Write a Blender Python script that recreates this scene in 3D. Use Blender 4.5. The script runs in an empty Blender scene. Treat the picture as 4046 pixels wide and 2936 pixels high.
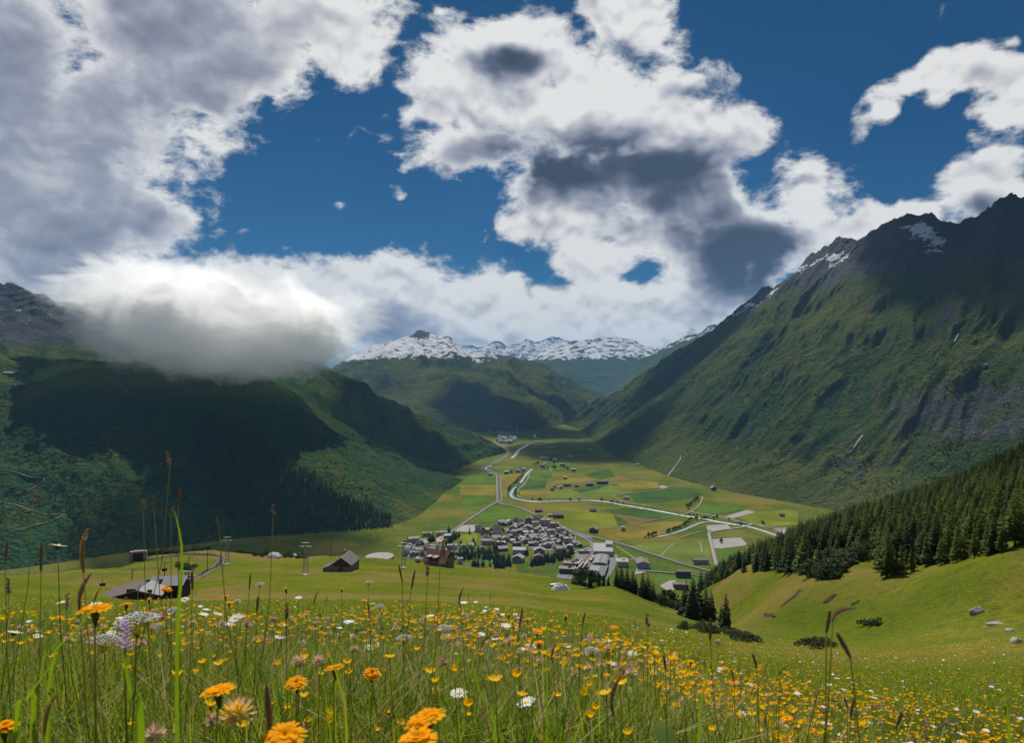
import bpy, math, random
import numpy as np
from mathutils import Vector, Matrix, Euler

random.seed(7)
rng = np.random.default_rng(11)
SC = bpy.context.scene
COL = SC.collection

# ------------------------------------------------------------------ camera
FPX, CX, HY = 2785.0, 2023.0, 1516.0          # focal length, centre and horizon row, in photograph pixels
cam_d = bpy.data.cameras.new('camera')
cam = bpy.data.objects.new('camera', cam_d); COL.objects.link(cam)
cam.location = (0, 0, 0)
cam.rotation_euler = (math.pi / 2, 0, 0)
cam_d.sensor_width = 36.0
cam_d.lens = 36.0 * FPX / 4046.0
cam_d.shift_y = (HY - 1468.0) / 4046.0
cam_d.clip_start = 0.05
cam_d.clip_end = 120000
cam_d.dof.use_dof = True
cam_d.dof.focus_distance = 5.0
cam_d.dof.aperture_fstop = 9.0
SC.camera = cam

# ------------------------------------------------------------------ sun, exposure, render
SUN_AZ, SUN_EL = math.radians(-6), math.radians(50)
sun_dir = Vector((math.sin(SUN_AZ) * math.cos(SUN_EL), math.cos(SUN_AZ) * math.cos(SUN_EL), math.sin(SUN_EL)))
sd = bpy.data.lights.new('sun', 'SUN')
sd.energy = 5.0; sd.angle = math.radians(0.53); sd.color = (1.0, 0.95, 0.86)
sun = bpy.data.objects.new('sun', sd); COL.objects.link(sun)
sun.rotation_euler = sun_dir.to_track_quat('Z', 'Y').to_euler()
sun.location = (0, 0, 50)
SC.view_settings.view_transform = 'Standard'
SC.view_settings.look = 'None'
SC.view_settings.exposure = 0.25
SC.view_settings.gamma = 1.0
SC.view_settings.use_curve_mapping = False
cy = SC.cycles
cy.max_bounces = 16; cy.diffuse_bounces = 2; cy.glossy_bounces = 1; cy.transmission_bounces = 3
cy.transparent_max_bounces = 8; cy.volume_bounces = 14
cy.use_denoising = True
try: cy.denoiser = 'OPENIMAGEDENOISE'
except Exception: pass
cy.caustics_reflective = False; cy.caustics_refractive = False
cy.volume_step_rate = 1.0; cy.volume_max_steps = 256

# ------------------------------------------------------------------ node helper
class NT:
    """terse wrapper to write node graphs as expressions"""
    def __init__(s, tree): s.t = tree; s.n = tree.nodes; s.l = tree.links
    def put(s, sock, val):
        if isinstance(val, bpy.types.NodeSocket): s.l.new(val, sock)
        elif val is not None:
            if hasattr(sock.default_value, '__len__') and not hasattr(val, '__len__'):
                val = (val,) * len(sock.default_value)
            elif hasattr(val, '__len__') and len(val) == 3 and len(sock.default_value) == 4:
                val = tuple(val) + (1.0,)
            sock.default_value = val
    def math(s, op, a, b=None, c=None, clamp=False):
        n = s.n.new('ShaderNodeMath'); n.operation = op; n.use_clamp = clamp
        for i, v in enumerate((a, b, c)):
            if v is not None: s.put(n.inputs[i], v)
        return n.outputs[0]
    def add(s, a, b): return s.math('ADD', a, b)
    def sub(s, a, b): return s.math('SUBTRACT', a, b)
    def mul(s, a, b): return s.math('MULTIPLY', a, b)
    def vec(s, op, a, b=None):
        n = s.n.new('ShaderNodeVectorMath'); n.operation = op
        s.put(n.inputs[0], a)
        if b is not None: s.put(n.inputs['Scale'] if op == 'SCALE' else n.inputs[1], b)
        return n.outputs['Value'] if op in ('LENGTH', 'DOT_PRODUCT', 'DISTANCE') else n.outputs[0]
    def step(s, x, a, b, o0=0.0, o1=1.0):
        n = s.n.new('ShaderNodeMapRange'); n.interpolation_type = 'SMOOTHSTEP'
        s.put(n.inputs[0], x); s.put(n.inputs[1], a); s.put(n.inputs[2], b); s.put(n.inputs[3], o0); s.put(n.inputs[4], o1)
        return n.outputs[0]
    def noise(s, v=None, scale=1, detail=4, rough=0.55, dist=0.0, dim='3D', lac=2.0, col=False):
        n = s.n.new('ShaderNodeTexNoise'); n.noise_dimensions = dim
        if v is not None: s.put(n.inputs['Vector'], v)
        n.inputs['Scale'].default_value = scale; n.inputs['Detail'].default_value = detail
        n.inputs['Roughness'].default_value = rough; n.inputs['Distortion'].default_value = dist
        n.inputs['Lacunarity'].default_value = lac
        return n.outputs['Color'] if col else n.outputs[0]
    def voro(s, v=None, scale=1, feat='F1', out=0, detail=0.0, rough=0.5, rand=1.0):
        n = s.n.new('ShaderNodeTexVoronoi'); n.feature = feat
        if v is not None: s.put(n.inputs['Vector'], v)
        n.inputs['Scale'].default_value = scale; n.inputs['Randomness'].default_value = rand
        if 'Detail' in n.inputs: n.inputs['Detail'].default_value = detail; n.inputs['Roughness'].default_value = rough
        return n.outputs[out]
    def mix(s, f, a, b):
        n = s.n.new('ShaderNodeMix'); n.data_type = 'RGBA'
        s.put(n.inputs[0], f); s.put(n.inputs[6], a); s.put(n.inputs[7], b)
        return n.outputs[2]
    def ramp(s, f, stops):
        n = s.n.new('ShaderNodeValToRGB'); e = n.color_ramp.elements
        while len(e) < len(stops): e.new(0.5)
        for k, (p, c) in zip(e, stops):
            k.position = p; k.color = tuple(c) + (1.0,) if len(c) == 3 else c
        s.put(n.inputs[0], f); return n.outputs[0]
    def attr(s, name, what='Fac'):
        n = s.n.new('ShaderNodeAttribute'); n.attribute_name = name; return n.outputs[what]
    def xyz(s, v):
        n = s.n.new('ShaderNodeSeparateXYZ'); s.put(n.inputs[0], v); return n.outputs
    def comb(s, x, y, z):
        n = s.n.new('ShaderNodeCombineXYZ')
        for i, v in enumerate((x, y, z)): s.put(n.inputs[i], v)
        return n.outputs[0]
    def mapping(s, v, loc=(0,0,0), rot=(0,0,0), sc=(1,1,1), kind='POINT'):
        n = s.n.new('ShaderNodeMapping'); n.vector_type = kind
        s.put(n.inputs[0], v); n.inputs[1].default_value = loc; n.inputs[2].default_value = rot; n.inputs[3].default_value = sc
        return n.outputs[0]
    def pos(s): return s.n.new('ShaderNodeNewGeometry').outputs['Position']
    def normal(s): return s.n.new('ShaderNodeNewGeometry').outputs['Normal']
    def obj(s): return s.n.new('ShaderNodeTexCoord').outputs['Object']
    def bump(s, h, strength, dist):
        n = s.n.new('ShaderNodeBump'); n.inputs['Strength'].default_value = strength; n.inputs['Distance'].default_value = dist
        s.put(n.inputs['Height'], h); return n.outputs[0]
# ------------------------------------------------------------------ sky: Nishita blue in the world
SKY_STRENGTH = 0.05
def build_world():
    w = bpy.data.worlds.new('World'); SC.world = w; w.use_nodes = True
    t = w.node_tree; t.nodes.clear(); N = NT(t)
    sky = t.nodes.new('ShaderNodeTexSky'); sky.sky_type = 'NISHITA'; sky.sun_disc = False
    sky.sun_elevation = SUN_EL; sky.sun_rotation = SUN_AZ
    sky.altitude = 2000; sky.air_density = 1.0; sky.dust_density = 0.3; sky.ozone_density = 4.0
    blue = N.vec('MULTIPLY', sky.outputs[0], (0.11, 0.42, 0.58))
    d = t.nodes.new('ShaderNodeTexCoord').outputs['Generated']
    o = N.xyz(d)
    # broken cumulus goes on round the rest of the sky, beyond the cloud sheet in front
    q = N.vec('SCALE', d, N.math('DIVIDE', 1.0, N.math('MAXIMUM', N.add(o[2], 0.25), 0.1)))
    n = N.noise(q, 2.6, 3, 0.6)
    ahead = N.mul(N.step(o[1], 0.45, 0.62), N.step(o[2], 0.62, 0.50))
    cov = N.mul(N.mul(N.step(n, 0.50, 0.60), N.sub(1.0, ahead)), N.step(o[2], -0.02, 0.05))
    col = N.mix(cov, blue, (8.0, 8.2, 8.8))
    bg = t.nodes.new('ShaderNodeBackground'); t.links.new(col, bg.inputs[0]); bg.inputs[1].default_value = SKY_STRENGTH
    out = t.nodes.new('ShaderNodeOutputWorld'); t.links.new(bg.outputs[0], out.inputs[0])
    w.cycles.sampling_method = 'MANUAL'; w.cycles.sample_map_resolution = 256
build_world()
# ------------------------------------------------------------------ numpy noise
def _hash(ix, iy, seed):
    h = (ix.astype(np.int64) * 374761393 + iy.astype(np.int64) * 668265263 + seed * 982451653) & 0x7fffffff
    h = ((h ^ (h >> 13)) * 1274126177) & 0x7fffffff
    return (h ^ (h >> 16)) & 0xffff
def perlin(x, y, seed=0):
    x = np.asarray(x, float); y = np.asarray(y, float)
    ix = np.floor(x); iy = np.floor(y); fx = x - ix; fy = y - iy
    ux = fx * fx * fx * (fx * (fx * 6 - 15) + 10); uy = fy * fy * fy * (fy * (fy * 6 - 15) + 10)
    def g(ox, oy):
        a = _hash(ix + ox, iy + oy, seed) * (2 * np.pi / 65536)
        return np.cos(a) * (fx - ox) + np.sin(a) * (fy - oy)
    a = g(0, 0); b = g(1, 0); c = g(0, 1); d = g(1, 1)
    return (a + (b - a) * ux + (c - a) * uy + (a - b - c + d) * ux * uy) * 1.5
def fbm(x, y, oct=5, seed=0, gain=0.5, ridged=False):
    s = 0; a = 1.0; tot = 0; f = 1.0
    for k in range(oct):
        n = perlin(x * f + 17.3 * k, y * f - 9.1 * k, seed + k)
        if ridged: n = 1 - 2 * np.abs(n)
        s = s + a * n; tot += a; a *= gain; f *= 2.03
    return s / tot
def sstep(x, a, b):
    t = np.clip((x - a) / (b - a), 0, 1); return t * t * (3 - 2 * t)
def resample(P, n, smooth=True):
    """n points along a polyline, Catmull-Rom"""
    P = np.asarray(P, float); m = len(P)
    t = np.linspace(0, m - 1, n); i = np.clip(t.astype(int), 0, m - 2); f = (t - i)[:, None]
    if not smooth or m < 3: return P[i] * (1 - f) + P[i + 1] * f
    p0 = P[np.maximum(i - 1, 0)]; p1 = P[i]; p2 = P[i + 1]; p3 = P[np.minimum(i + 2, m - 1)]
    return 0.5 * (2 * p1 + (p2 - p0) * f + (2 * p0 - 5 * p1 + 4 * p2 - p3) * f ** 2 + (3 * p1 - p0 - 3 * p2 + p3) * f ** 3)

# ------------------------------------------------------------------ places: photograph pixel + distance -> metres
FLOOR = -320.0
def at(X, Y, dist):
    return ((X - CX) / FPX * dist, dist, (HY - Y) / FPX * dist)
def on_floor(X, Y, z=FLOOR):
    d = z * FPX / (HY - Y); return ((X - CX) / FPX * d, d, z)

# ------------------------------------------------------------------ mesh / object helpers
def link(name, me, parent=None, loc=(0, 0, 0), rotz=0.0):
    o = bpy.data.objects.new(name, me); COL.objects.link(o); o.location = loc
    if rotz: o.rotation_euler = (0, 0, rotz)
    if parent is not None: o.parent = parent
    return o
def tag(o, label=None, cat=None, group=None, kind=None):
    if label: o['label'] = label
    if cat: o['category'] = cat
    if group: o['group'] = group
    if kind: o['kind'] = kind
    return o
def thing(name, label, cat, loc=(0, 0, 0), rotz=0.0, group=None):
    return tag(link(name, None, None, loc, rotz), label, cat, group)
def np_mesh(name, verts, faces, mat=None, smooth=True, attrs=None, mats=None, midx=None):
    me = bpy.data.meshes.new(name)
    verts = np.asarray(verts, np.float32).reshape(-1, 3)
    if isinstance(faces, np.ndarray):
        k = faces.shape[1]; nf = len(faces)
        me.vertices.add(len(verts)); me.vertices.foreach_set('co', verts.ravel())
        me.loops.add(nf * k); me.loops.foreach_set('vertex_index', faces.astype(np.int32).ravel())
        me.polygons.add(nf); me.polygons.foreach_set('loop_start', np.arange(0, nf * k, k, dtype=np.int32))
        me.update(calc_edges=True)
    else:
        me.from_pydata([tuple(map(float, v)) for v in verts], [], faces); me.update()
    for m in (mats or ([mat] if mat else [])): me.materials.append(m)
    if midx is not None: me.polygons.foreach_set('material_index', np.asarray(midx, np.int32))
    if smooth: me.polygons.foreach_set('use_smooth', np.ones(len(me.polygons), bool))
    for an, av in (attrs or {}).items():
        a = me.attributes.new(an, 'FLOAT', 'POINT'); a.data.foreach_set('value', np.asarray(av, np.float32).ravel())
    me.update(); return me
def grid_faces(nr, nc):
    i = np.arange(nr * nc).reshape(nr, nc)
    return np.stack([i[:-1, :-1], i[:-1, 1:], i[1:, 1:], i[1:, :-1]], -1).reshape(-1, 4)
class MB:
    """collects simple solids; build() links them as one mesh"""
    def __init__(s): s.v = []; s.f = []; s.mi = []; s.m = 0
    def quad(s, *p):
        b = len(s.v); s.v += [tuple(q) for q in p]; s.f.append(tuple(range(b, b + len(p)))); s.mi.append(s.m); return s
    def box(s, c, size, rz=0.0, rx=0.0, top=1.0):
        b = len(s.v); hx, hy, hz = size[0] / 2, size[1] / 2, size[2] / 2
        R = Matrix.Rotation(rz, 3, 'Z') @ Matrix.Rotation(rx, 3, 'X')
        for z in (-1, 1):
            k = top if z > 0 else 1
            for x, y in ((-1, -1), (1, -1), (1, 1), (-1, 1)):
                p = R @ Vector((x * hx * k, y * hy * k, z * hz)); s.v.append((c[0] + p.x, c[1] + p.y, c[2] + p.z))
        for q in ((3, 2, 1, 0), (4, 5, 6, 7), (0, 1, 5, 4), (1, 2, 6, 5), (2, 3, 7, 6), (3, 0, 4, 7)):
            s.f.append(tuple(b + i for i in q)); s.mi.append(s.m)
        return s
    def prism(s, poly, h0, h1):
        b = len(s.v); n = len(poly)
        s.v += [(x, y, h0) for x, y in poly] + [(x, y, h1) for x, y in poly]
        s.f.append(tuple(range(b + n - 1, b - 1, -1))); s.f.append(tuple(range(b + n, b + 2 * n)))
        for i in range(n): s.f.append((b + i, b + (i + 1) % n, b + n + (i + 1) % n, b + n + i))
        s.mi += [s.m] * (n + 2); return s
    def tube(s, pts, r, sides=6, caps=True):
        pts = [Vector(p) for p in pts]; n = len(pts); b = len(s.v)
        rr = r if hasattr(r, '__len__') else [r] * n
        for i, p in enumerate(pts):
            d = (pts[min(i + 1, n - 1)] - pts[max(i - 1, 0)]).normalized()
            a = d.cross(Vector((0, 0, 1)) if abs(d.z) < 0.95 else Vector((1, 0, 0))).normalized(); c = d.cross(a)
            for k in range(sides):
                t = 2 * math.pi * k / sides; q = p + (a * math.cos(t) + c * math.sin(t)) * rr[i]; s.v.append(tuple(q))
        for i in range(n - 1):
            for k in range(sides):
                k2 = (k + 1) % sides
                s.f.append((b + i * sides + k, b + i * sides + k2, b + (i + 1) * sides + k2, b + (i + 1) * sides + k)); s.mi.append(s.m)
        if caps:
            s.f.append(tuple(b + k for k in range(sides))[::-1]); s.f.append(tuple(b + (n - 1) * sides + k for k in range(sides))); s.mi += [s.m] * 2
        return s
    def mesh(s, name, mat, smooth=False):
        return np_mesh(name, s.v, s.f, None, smooth, None, mat if isinstance(mat, (list, tuple)) else [mat], s.mi)
    def build(s, name, mat, parent=None, loc=(0, 0, 0), rotz=0.0, smooth=False):
        return link(name, s.mesh(name, mat, smooth), parent, loc, rotz)

def new_mat(name):
    m = bpy.data.materials.new(name); m.use_nodes = True
    t = m.node_tree; t.nodes.clear(); N = NT(t)
    b = t.nodes.new('ShaderNodeBsdfPrincipled'); o = t.nodes.new('ShaderNodeOutputMaterial')
    t.links.new(b.outputs[0], o.inputs[0])
    b.inputs['Specular IOR Level'].default_value = 0.25; b.inputs['Roughness'].default_value = 0.8
    return m, N, b
def flat_mat(name, col, rough=0.8, var=0.25, scale=1.0, bump=0.0, metal=0.0, spec=0.25, per_obj=0.0):
    """paint, stone, metal: one colour with uneven wear"""
    m, N, b = new_mat(name)
    n = N.noise(N.obj(), scale, 4, 0.6)
    c = N.mix(n, tuple(x * (1 - var) for x in col), tuple(min(1, x * (1 + var)) for x in col))
    if per_obj:
        r = N.n.new('ShaderNodeObjectInfo').outputs['Random']
        c = N.mix(N.mul(r, per_obj), c, tuple(min(1, x * 0.45) for x in col))
    N.put(b.inputs['Base Color'], c)
    b.inputs['Roughness'].default_value = rough; b.inputs['Metallic'].default_value = metal; b.inputs['Specular IOR Level'].default_value = spec
    if bump: N.put(b.inputs['Normal'], N.bump(N.noise(N.obj(), scale * 4, 3, 0.6), 0.5, bump))
    return m
# ------------------------------------------------------------------ the cumulus ahead: a far cloud sheet, shapes in view directions of the place
def build_clouds():
    U, V = np.meshgrid(np.linspace(-1.3, 1.3, 520), np.linspace(-0.06, 0.86, 190))
    wx = fbm(U * 7, V * 7, 3, 5) * 0.022; wy = fbm(U * 7 + 31, V * 7, 3, 6) * 0.018
    wx += fbm(U * 22, V * 22, 3, 7) * 0.014; wy += fbm(U * 22 + 9, V * 22, 3, 8) * 0.012
    def field(blobs, k=0.12):
        acc = np.zeros_like(U)
        for cx, cyy, rx, ry, rot in blobs:
            small = k < 0.15 and rx * ry < 2600; wt = 0.16 if small else 1.0
            if small: rx, ry = rx * 1.7, ry * 1.9
            a = math.radians(-rot); dx = U + wx - (cx - 1134) / 1561; dy = V + wy - (850 - cyy) / 1561
            e = np.hypot((dx * math.cos(a) + dy * math.sin(a)) / (rx / 1561), (-dx * math.sin(a) + dy * math.cos(a)) / (ry / 1561))
            acc += np.exp(-np.minimum(e + 1 - wt, 4) / k)
        return 1 + k * np.log(np.maximum(acc, 1e-30))
    clouds = [(60,240,430,300,0),(420,50,350,150,0),(690,40,170,120,0),(770,110,70,80,0),(880,40,30,60,20),(150,560,240,190,0),(340,490,75,90,-35),
        (230,430,150,120,40),(-160,420,300,500,0),(440,200,130,55,25),(580,140,130,70,0),(340,340,60,22,20),
        (330,690,330,110,0),(600,650,230,85,0),(790,650,210,80,0),(1000,690,220,90,0),(1095,650,85,66,0),(1250,690,150,62,0),
        (1400,700,190,66,0),(1550,690,150,76,0),(1000,745,620,70,0),(0,640,300,100,0),
        (1130,100,190,75,0),(1030,200,120,80,0),(1290,170,190,110,10),(1250,265,290,90,5),(1080,325,180,62,0),(1490,265,170,80,20),(1630,295,70,55,10),
        (1400,380,280,95,5),(1560,420,130,100,0),(1240,450,130,85,35),(1300,570,85,65,0),(1180,520,65,45,25),(1400,40,115,80,0),(1310,0,60,45,0),
        (860,275,75,20,-15),(960,250,80,36,-10),(1235,40,36,30,0),
        (1600,470,110,75,0),(1640,530,130,85,0),(1500,470,150,55,10),(1450,530,90,50,10),(1580,580,140,90,0),(1700,540,170,95,0),(1780,420,110,85,10),(1870,400,50,22,15),(1900,500,190,50,-8),(1660,650,120,60,0),
        (1895,305,26,44,10),(1945,250,44,22,-30),(2085,230,44,26,0),(2080,150,115,32,-22),(2200,165,130,50,5),(2230,235,70,46,-20),
        (2170,395,110,80,-15),(2220,450,120,60,0),(2040,480,80,34,-10),(2090,30,14,40,20),(2260,85,30,16,0),(1735,355,24,16,0),
        (715,320,42,14,-12),(745,455,24,12,0),(888,430,36,18,15),(1085,525,19,28,0),(1040,455,18,9,0),(945,468,12,10,0),(970,440,20,12,0)]
    darks = [(1140,140,120,50,5),(1475,400,250,115,12),(1590,430,140,115,0),(1250,370,280,66,8),(1690,560,200,115,0),(1620,500,140,95,30),(1500,440,200,80,10),
        (2170,460,75,55,0)]
    greys = [(20,250,440,330,0),(-40,150,300,200,0),(400,60,320,120,0),(180,520,220,170,0),(450,190,120,60,0),(400,720,200,80,0),(1250,340,250,60,5),(1130,410,80,60,0),(1700,600,130,90,0),
        (830,730,110,40,0)]
    M = field(clouds); K = field(darks, 0.35); G = field(greys, 0.25)
    edge = sstep(np.abs(U), 1.28, 0.95) * sstep(V, 0.84, 0.62)
    far = fbm(U * 3, V * 3, 3, 21) * 1.6 - 0.1                       # broken cumulus beyond the frame
    w = sstep(np.abs(U), 0.78, 0.95) + sstep(V, 0.56, 0.7); w = np.clip(w, 0, 1)
    M = np.maximum(M, -1.7) * (1 - w) + far * w
    M = M * edge - 1.7 * (1 - edge)
    R = 60000.0; L = np.sqrt(1 + U * U + V * V)
    P = np.stack([U / L * R, R / L, V / L * R], -1)
    m = bpy.data.materials.new('cloud'); m.use_nodes = True
    t = m.node_tree; t.nodes.clear(); N = NT(t)
    d = N.vec('NORMALIZE', N.pos())
    warp = N.vec('SCALE', N.vec('SUBTRACT', N.noise(d, 9.0, 2, 0.5, col=True), (0.5, 0.5, 0.5)), 0.035)
    ds = N.mapping(N.vec('ADD', d, warp), sc=(1.0, 1.0, 1.3))
    up = N.vec('ADD', ds, (0.0, -0.004, 0.017))
    def turb(v, det):
        a = N.noise(v, 8.5, det, 0.56)
        b = N.math('ABSOLUTE', N.sub(N.noise(v, 15.0, 3, 0.5), 0.5))         # billows
        return a, N.add(N.mul(N.sub(a, 0.5), CL_T), N.mul(N.sub(0.12, b), CL_B))
    f1, t1 = turb(ds, 8); f2, t2 = turb(up, 3)
    f3 = N.noise(ds, 8.5, 3, 0.56)
    Ma = N.mul(N.attr('cover'), CL_M)
    D = N.add(N.add(Ma, t1), CL_O); D2 = N.add(N.add(Ma, t2), CL_O)
    wisp = N.noise(N.mapping(ds, sc=(1, 1, 1.5)), 30.0, 7, 0.66)
    alpha = N.step(N.add(D, N.mul(N.sub(wisp, 0.5), 2.0)), -0.22, 0.62)
    relief_shade = N.mul(N.add(N.mul(N.sub(D2, D), 0.6), N.mul(N.sub(f2, f3), 1.7)), CL_R)  # self-shade painted into the cloud emission: darker where denser above
    gm = N.step(N.attr('grey'), -0.2, 0.4)
    relief_shade = N.mul(relief_shade, N.sub(1.0, N.mul(gm, 0.55)))
    thick = N.step(D, 0.6, 3.4)
    soft = N.mul(N.sub(f3, 0.5), 1.6)
    sh = N.add(N.mul(N.step(N.add(N.attr('dark'), N.add(N.mul(soft, 0.55), N.mul(N.sub(f1, 0.5), 0.7))), -0.15, 0.85), N.add(0.40, N.mul(N.add(f1, N.sub(f3, 0.5)), 0.62))),
               N.mul(N.step(N.add(N.attr('grey'), N.add(N.mul(soft, 0.45), N.mul(N.sub(f1, 0.5), 0.35))), -0.45, 0.45), 0.42))
    sh = N.mul(sh, N.step(D, 0.15, 1.1))                                     # thin rims stay bright
    sh = N.math('ADD', N.add(sh, N.add(N.mul(thick, 0.16), N.mul(N.sub(wisp, 0.5), 0.22))), relief_shade, clamp=True)
    ccol = N.ramp(sh, [(0.0, (0.68, 0.68, 0.67)), (0.16, (0.54, 0.545, 0.56)), (0.42, (0.27, 0.285, 0.345)), (0.75, (0.085, 0.10, 0.145)), (1.0, (0.04, 0.052, 0.08))])
    em = t.nodes.new('ShaderNodeEmission'); t.links.new(ccol, em.inputs[0])
    tr = t.nodes.new('ShaderNodeBsdfTransparent'); mx = t.nodes.new('ShaderNodeMixShader')
    t.links.new(alpha, mx.inputs[0]); t.links.new(tr.outputs[0], mx.inputs[1]); t.links.new(em.outputs[0], mx.inputs[2])
    o = t.nodes.new('ShaderNodeOutputMaterial'); t.links.new(mx.outputs[0], o.inputs[0])
    m.cycles.emission_sampling = 'NONE'
    me = np_mesh('sky', P, grid_faces(*U.shape), m, True, {'cover': M, 'dark': K, 'grey': G})
    tag(link('sky', me), kind='structure')
CL_T, CL_B, CL_M, CL_O, CL_R = 4.0, 1.5, 1.6, 0.10, 0.62
build_clouds()
# ------------------------------------------------------------------ ground materials
def grass_ground(name, c0, c1, c2, scale, dry=(0.19, 0.155, 0.045), bump=0.3, flowers=False):
    m, N, b = new_mat(name)
    p = N.pos()
    a = N.noise(p, scale, 5, 0.6); f = N.noise(p, scale * 14, 4, 0.65); g = N.noise(p, scale * 90, 2, 0.6)
    c = N.mix(N.step(a, 0.36, 0.64), c0, c1)
    c = N.mix(N.step(f, 0.45, 0.72), c, c2)
    c = N.mix(N.mul(N.step(N.noise(N.vec('ADD', p, (311, 7, 0)), scale * 0.6, 4, 0.6), 0.46, 0.64), 0.85), c, dry)
    c = N.mix(N.mul(N.step(g, 0.35, 0.65), 0.45), c, N.vec('SCALE', c, 0.45))
    if flowers:
        for k, (colr, sc, r, reg) in enumerate((((0.75, 0.42, 0.02), 7.0, 0.16, 0.12), ((0.7, 0.7, 0.66), 5.0, 0.10, 0.17), ((0.8, 0.5, 0.03), 3.0, 0.12, 0.23))):
            q = N.vec('ADD', p, (k * 13.7, 0, 0))
            n = N.n.new('ShaderNodeTexVoronoi'); n.voronoi_dimensions = '2D'; n.feature = 'F1'; n.inputs['Scale'].default_value = sc
            N.put(n.inputs['Vector'], q)
            dot = N.step(n.outputs[0], r, r * 0.55)
            patch = N.step(N.noise(q, reg * 0.35, 3, 0.5), 0.46, 0.60)
            right = N.step(N.math('DIVIDE', N.xyz(p)[0], N.math('MAXIMUM', N.xyz(p)[1], 1.0)), -0.05 if k else 0.12, 0.35)
            near = N.step(N.xyz(p)[1], 130.0, 60.0)
            c = N.mix(N.mul(N.mul(dot, N.mul(patch, near)), right), c, colr)
    N.put(b.inputs['Base Color'], c)
    b.inputs['Roughness'].default_value = 0.95; b.inputs['Specular IOR Level'].default_value = 0.0
    cl = N.noise(N.mapping(p, sc=(1, 1, 2)), scale * 34, 3, 0.6)
    c = N.mix(N.mul(N.step(cl, 0.40, 0.66), 0.55), c, N.vec('MULTIPLY', c, (1.45, 1.25, 1.0)))
    N.put(b.inputs['Base Color'], c)
    h = N.add(N.add(f, N.mul(g, 0.5)), N.mul(cl, 0.8))
    N.put(b.inputs['Normal'], N.bump(h, 1.0, bump * 3.0))
    return m

def mountain_mat(name, grass=((0.055, 0.085, 0.022), (0.12, 0.125, 0.03)), shrub=(0.018, 0.040, 0.016), rock=((0.045, 0.047, 0.052), (0.15, 0.15, 0.15)), s=1.0, snow_n=0.022, dry=(0.17, 0.14, 0.055)):
    m, N, b = new_mat(name)
    p = N.pos()
    n1 = N.noise(p, 0.004 * s, 5, 0.6); n2 = N.noise(p, 0.022 * s, 6, 0.68); n3 = N.noise(p, 0.11 * s, 3, 0.65)
    c = N.mix(N.step(n1, 0.35, 0.65), grass[0], grass[1])
    c = N.mix(N.mul(N.step(N.noise(N.vec('ADD', p, (900, 50, 3)), 0.006 * s, 4, 0.6), 0.52, 0.72), 0.55), c, dry)
    c = N.mix(N.mul(N.step(n3, 0.3, 0.7), 0.5), c, N.vec('SCALE', c, 0.5))
    sh = N.step(N.add(N.attr('shrub'), N.mul(N.sub(N.add(N.mul(n2, 0.6), N.mul(n3, 0.4)), 0.5), 2.4)), 0.22, 0.78)
    c = N.mix(sh, c, N.mix(n3, shrub, tuple(x * 2.4 for x in shrub)))
    steep = N.sub(1.0, N.xyz(N.normal())[2])
    rk = N.step(N.add(N.add(N.attr('rock'), N.mul(N.step(steep, 0.22, 0.55), 0.55)), N.mul(N.sub(n2, 0.5), 2.6)), 0.52, 0.80)
    rc = N.mix(N.noise(N.mapping(p, sc=(1, 1, 0.35)), 0.05 * s, 6, 0.7), rock[0], rock[1])
    c = N.mix(rk, c, rc)
    sn = N.noise(N.mapping(p, rot=(0, 0, 0.6), sc=(1, 1, 2.2)), snow_n * s, 7, 0.62)
    sm = N.step(N.add(N.attr('snow'), N.mul(N.sub(sn, 0.5), 3.6)), 0.50, 0.62)
    c = N.mix(sm, c, (0.80, 0.82, 0.86))
    N.put(b.inputs['Base Color'], c)
    b.inputs['Roughness'].default_value = 0.95; b.inputs['Specular IOR Level'].default_value = 0.0
    h = N.add(N.add(N.mul(n2, 1.0), N.mul(n3, 0.5)), N.mul(sh, 0.25))
    N.put(b.inputs['Normal'], N.bump(h, 1.0, 40.0 / s))
    return m

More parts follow.
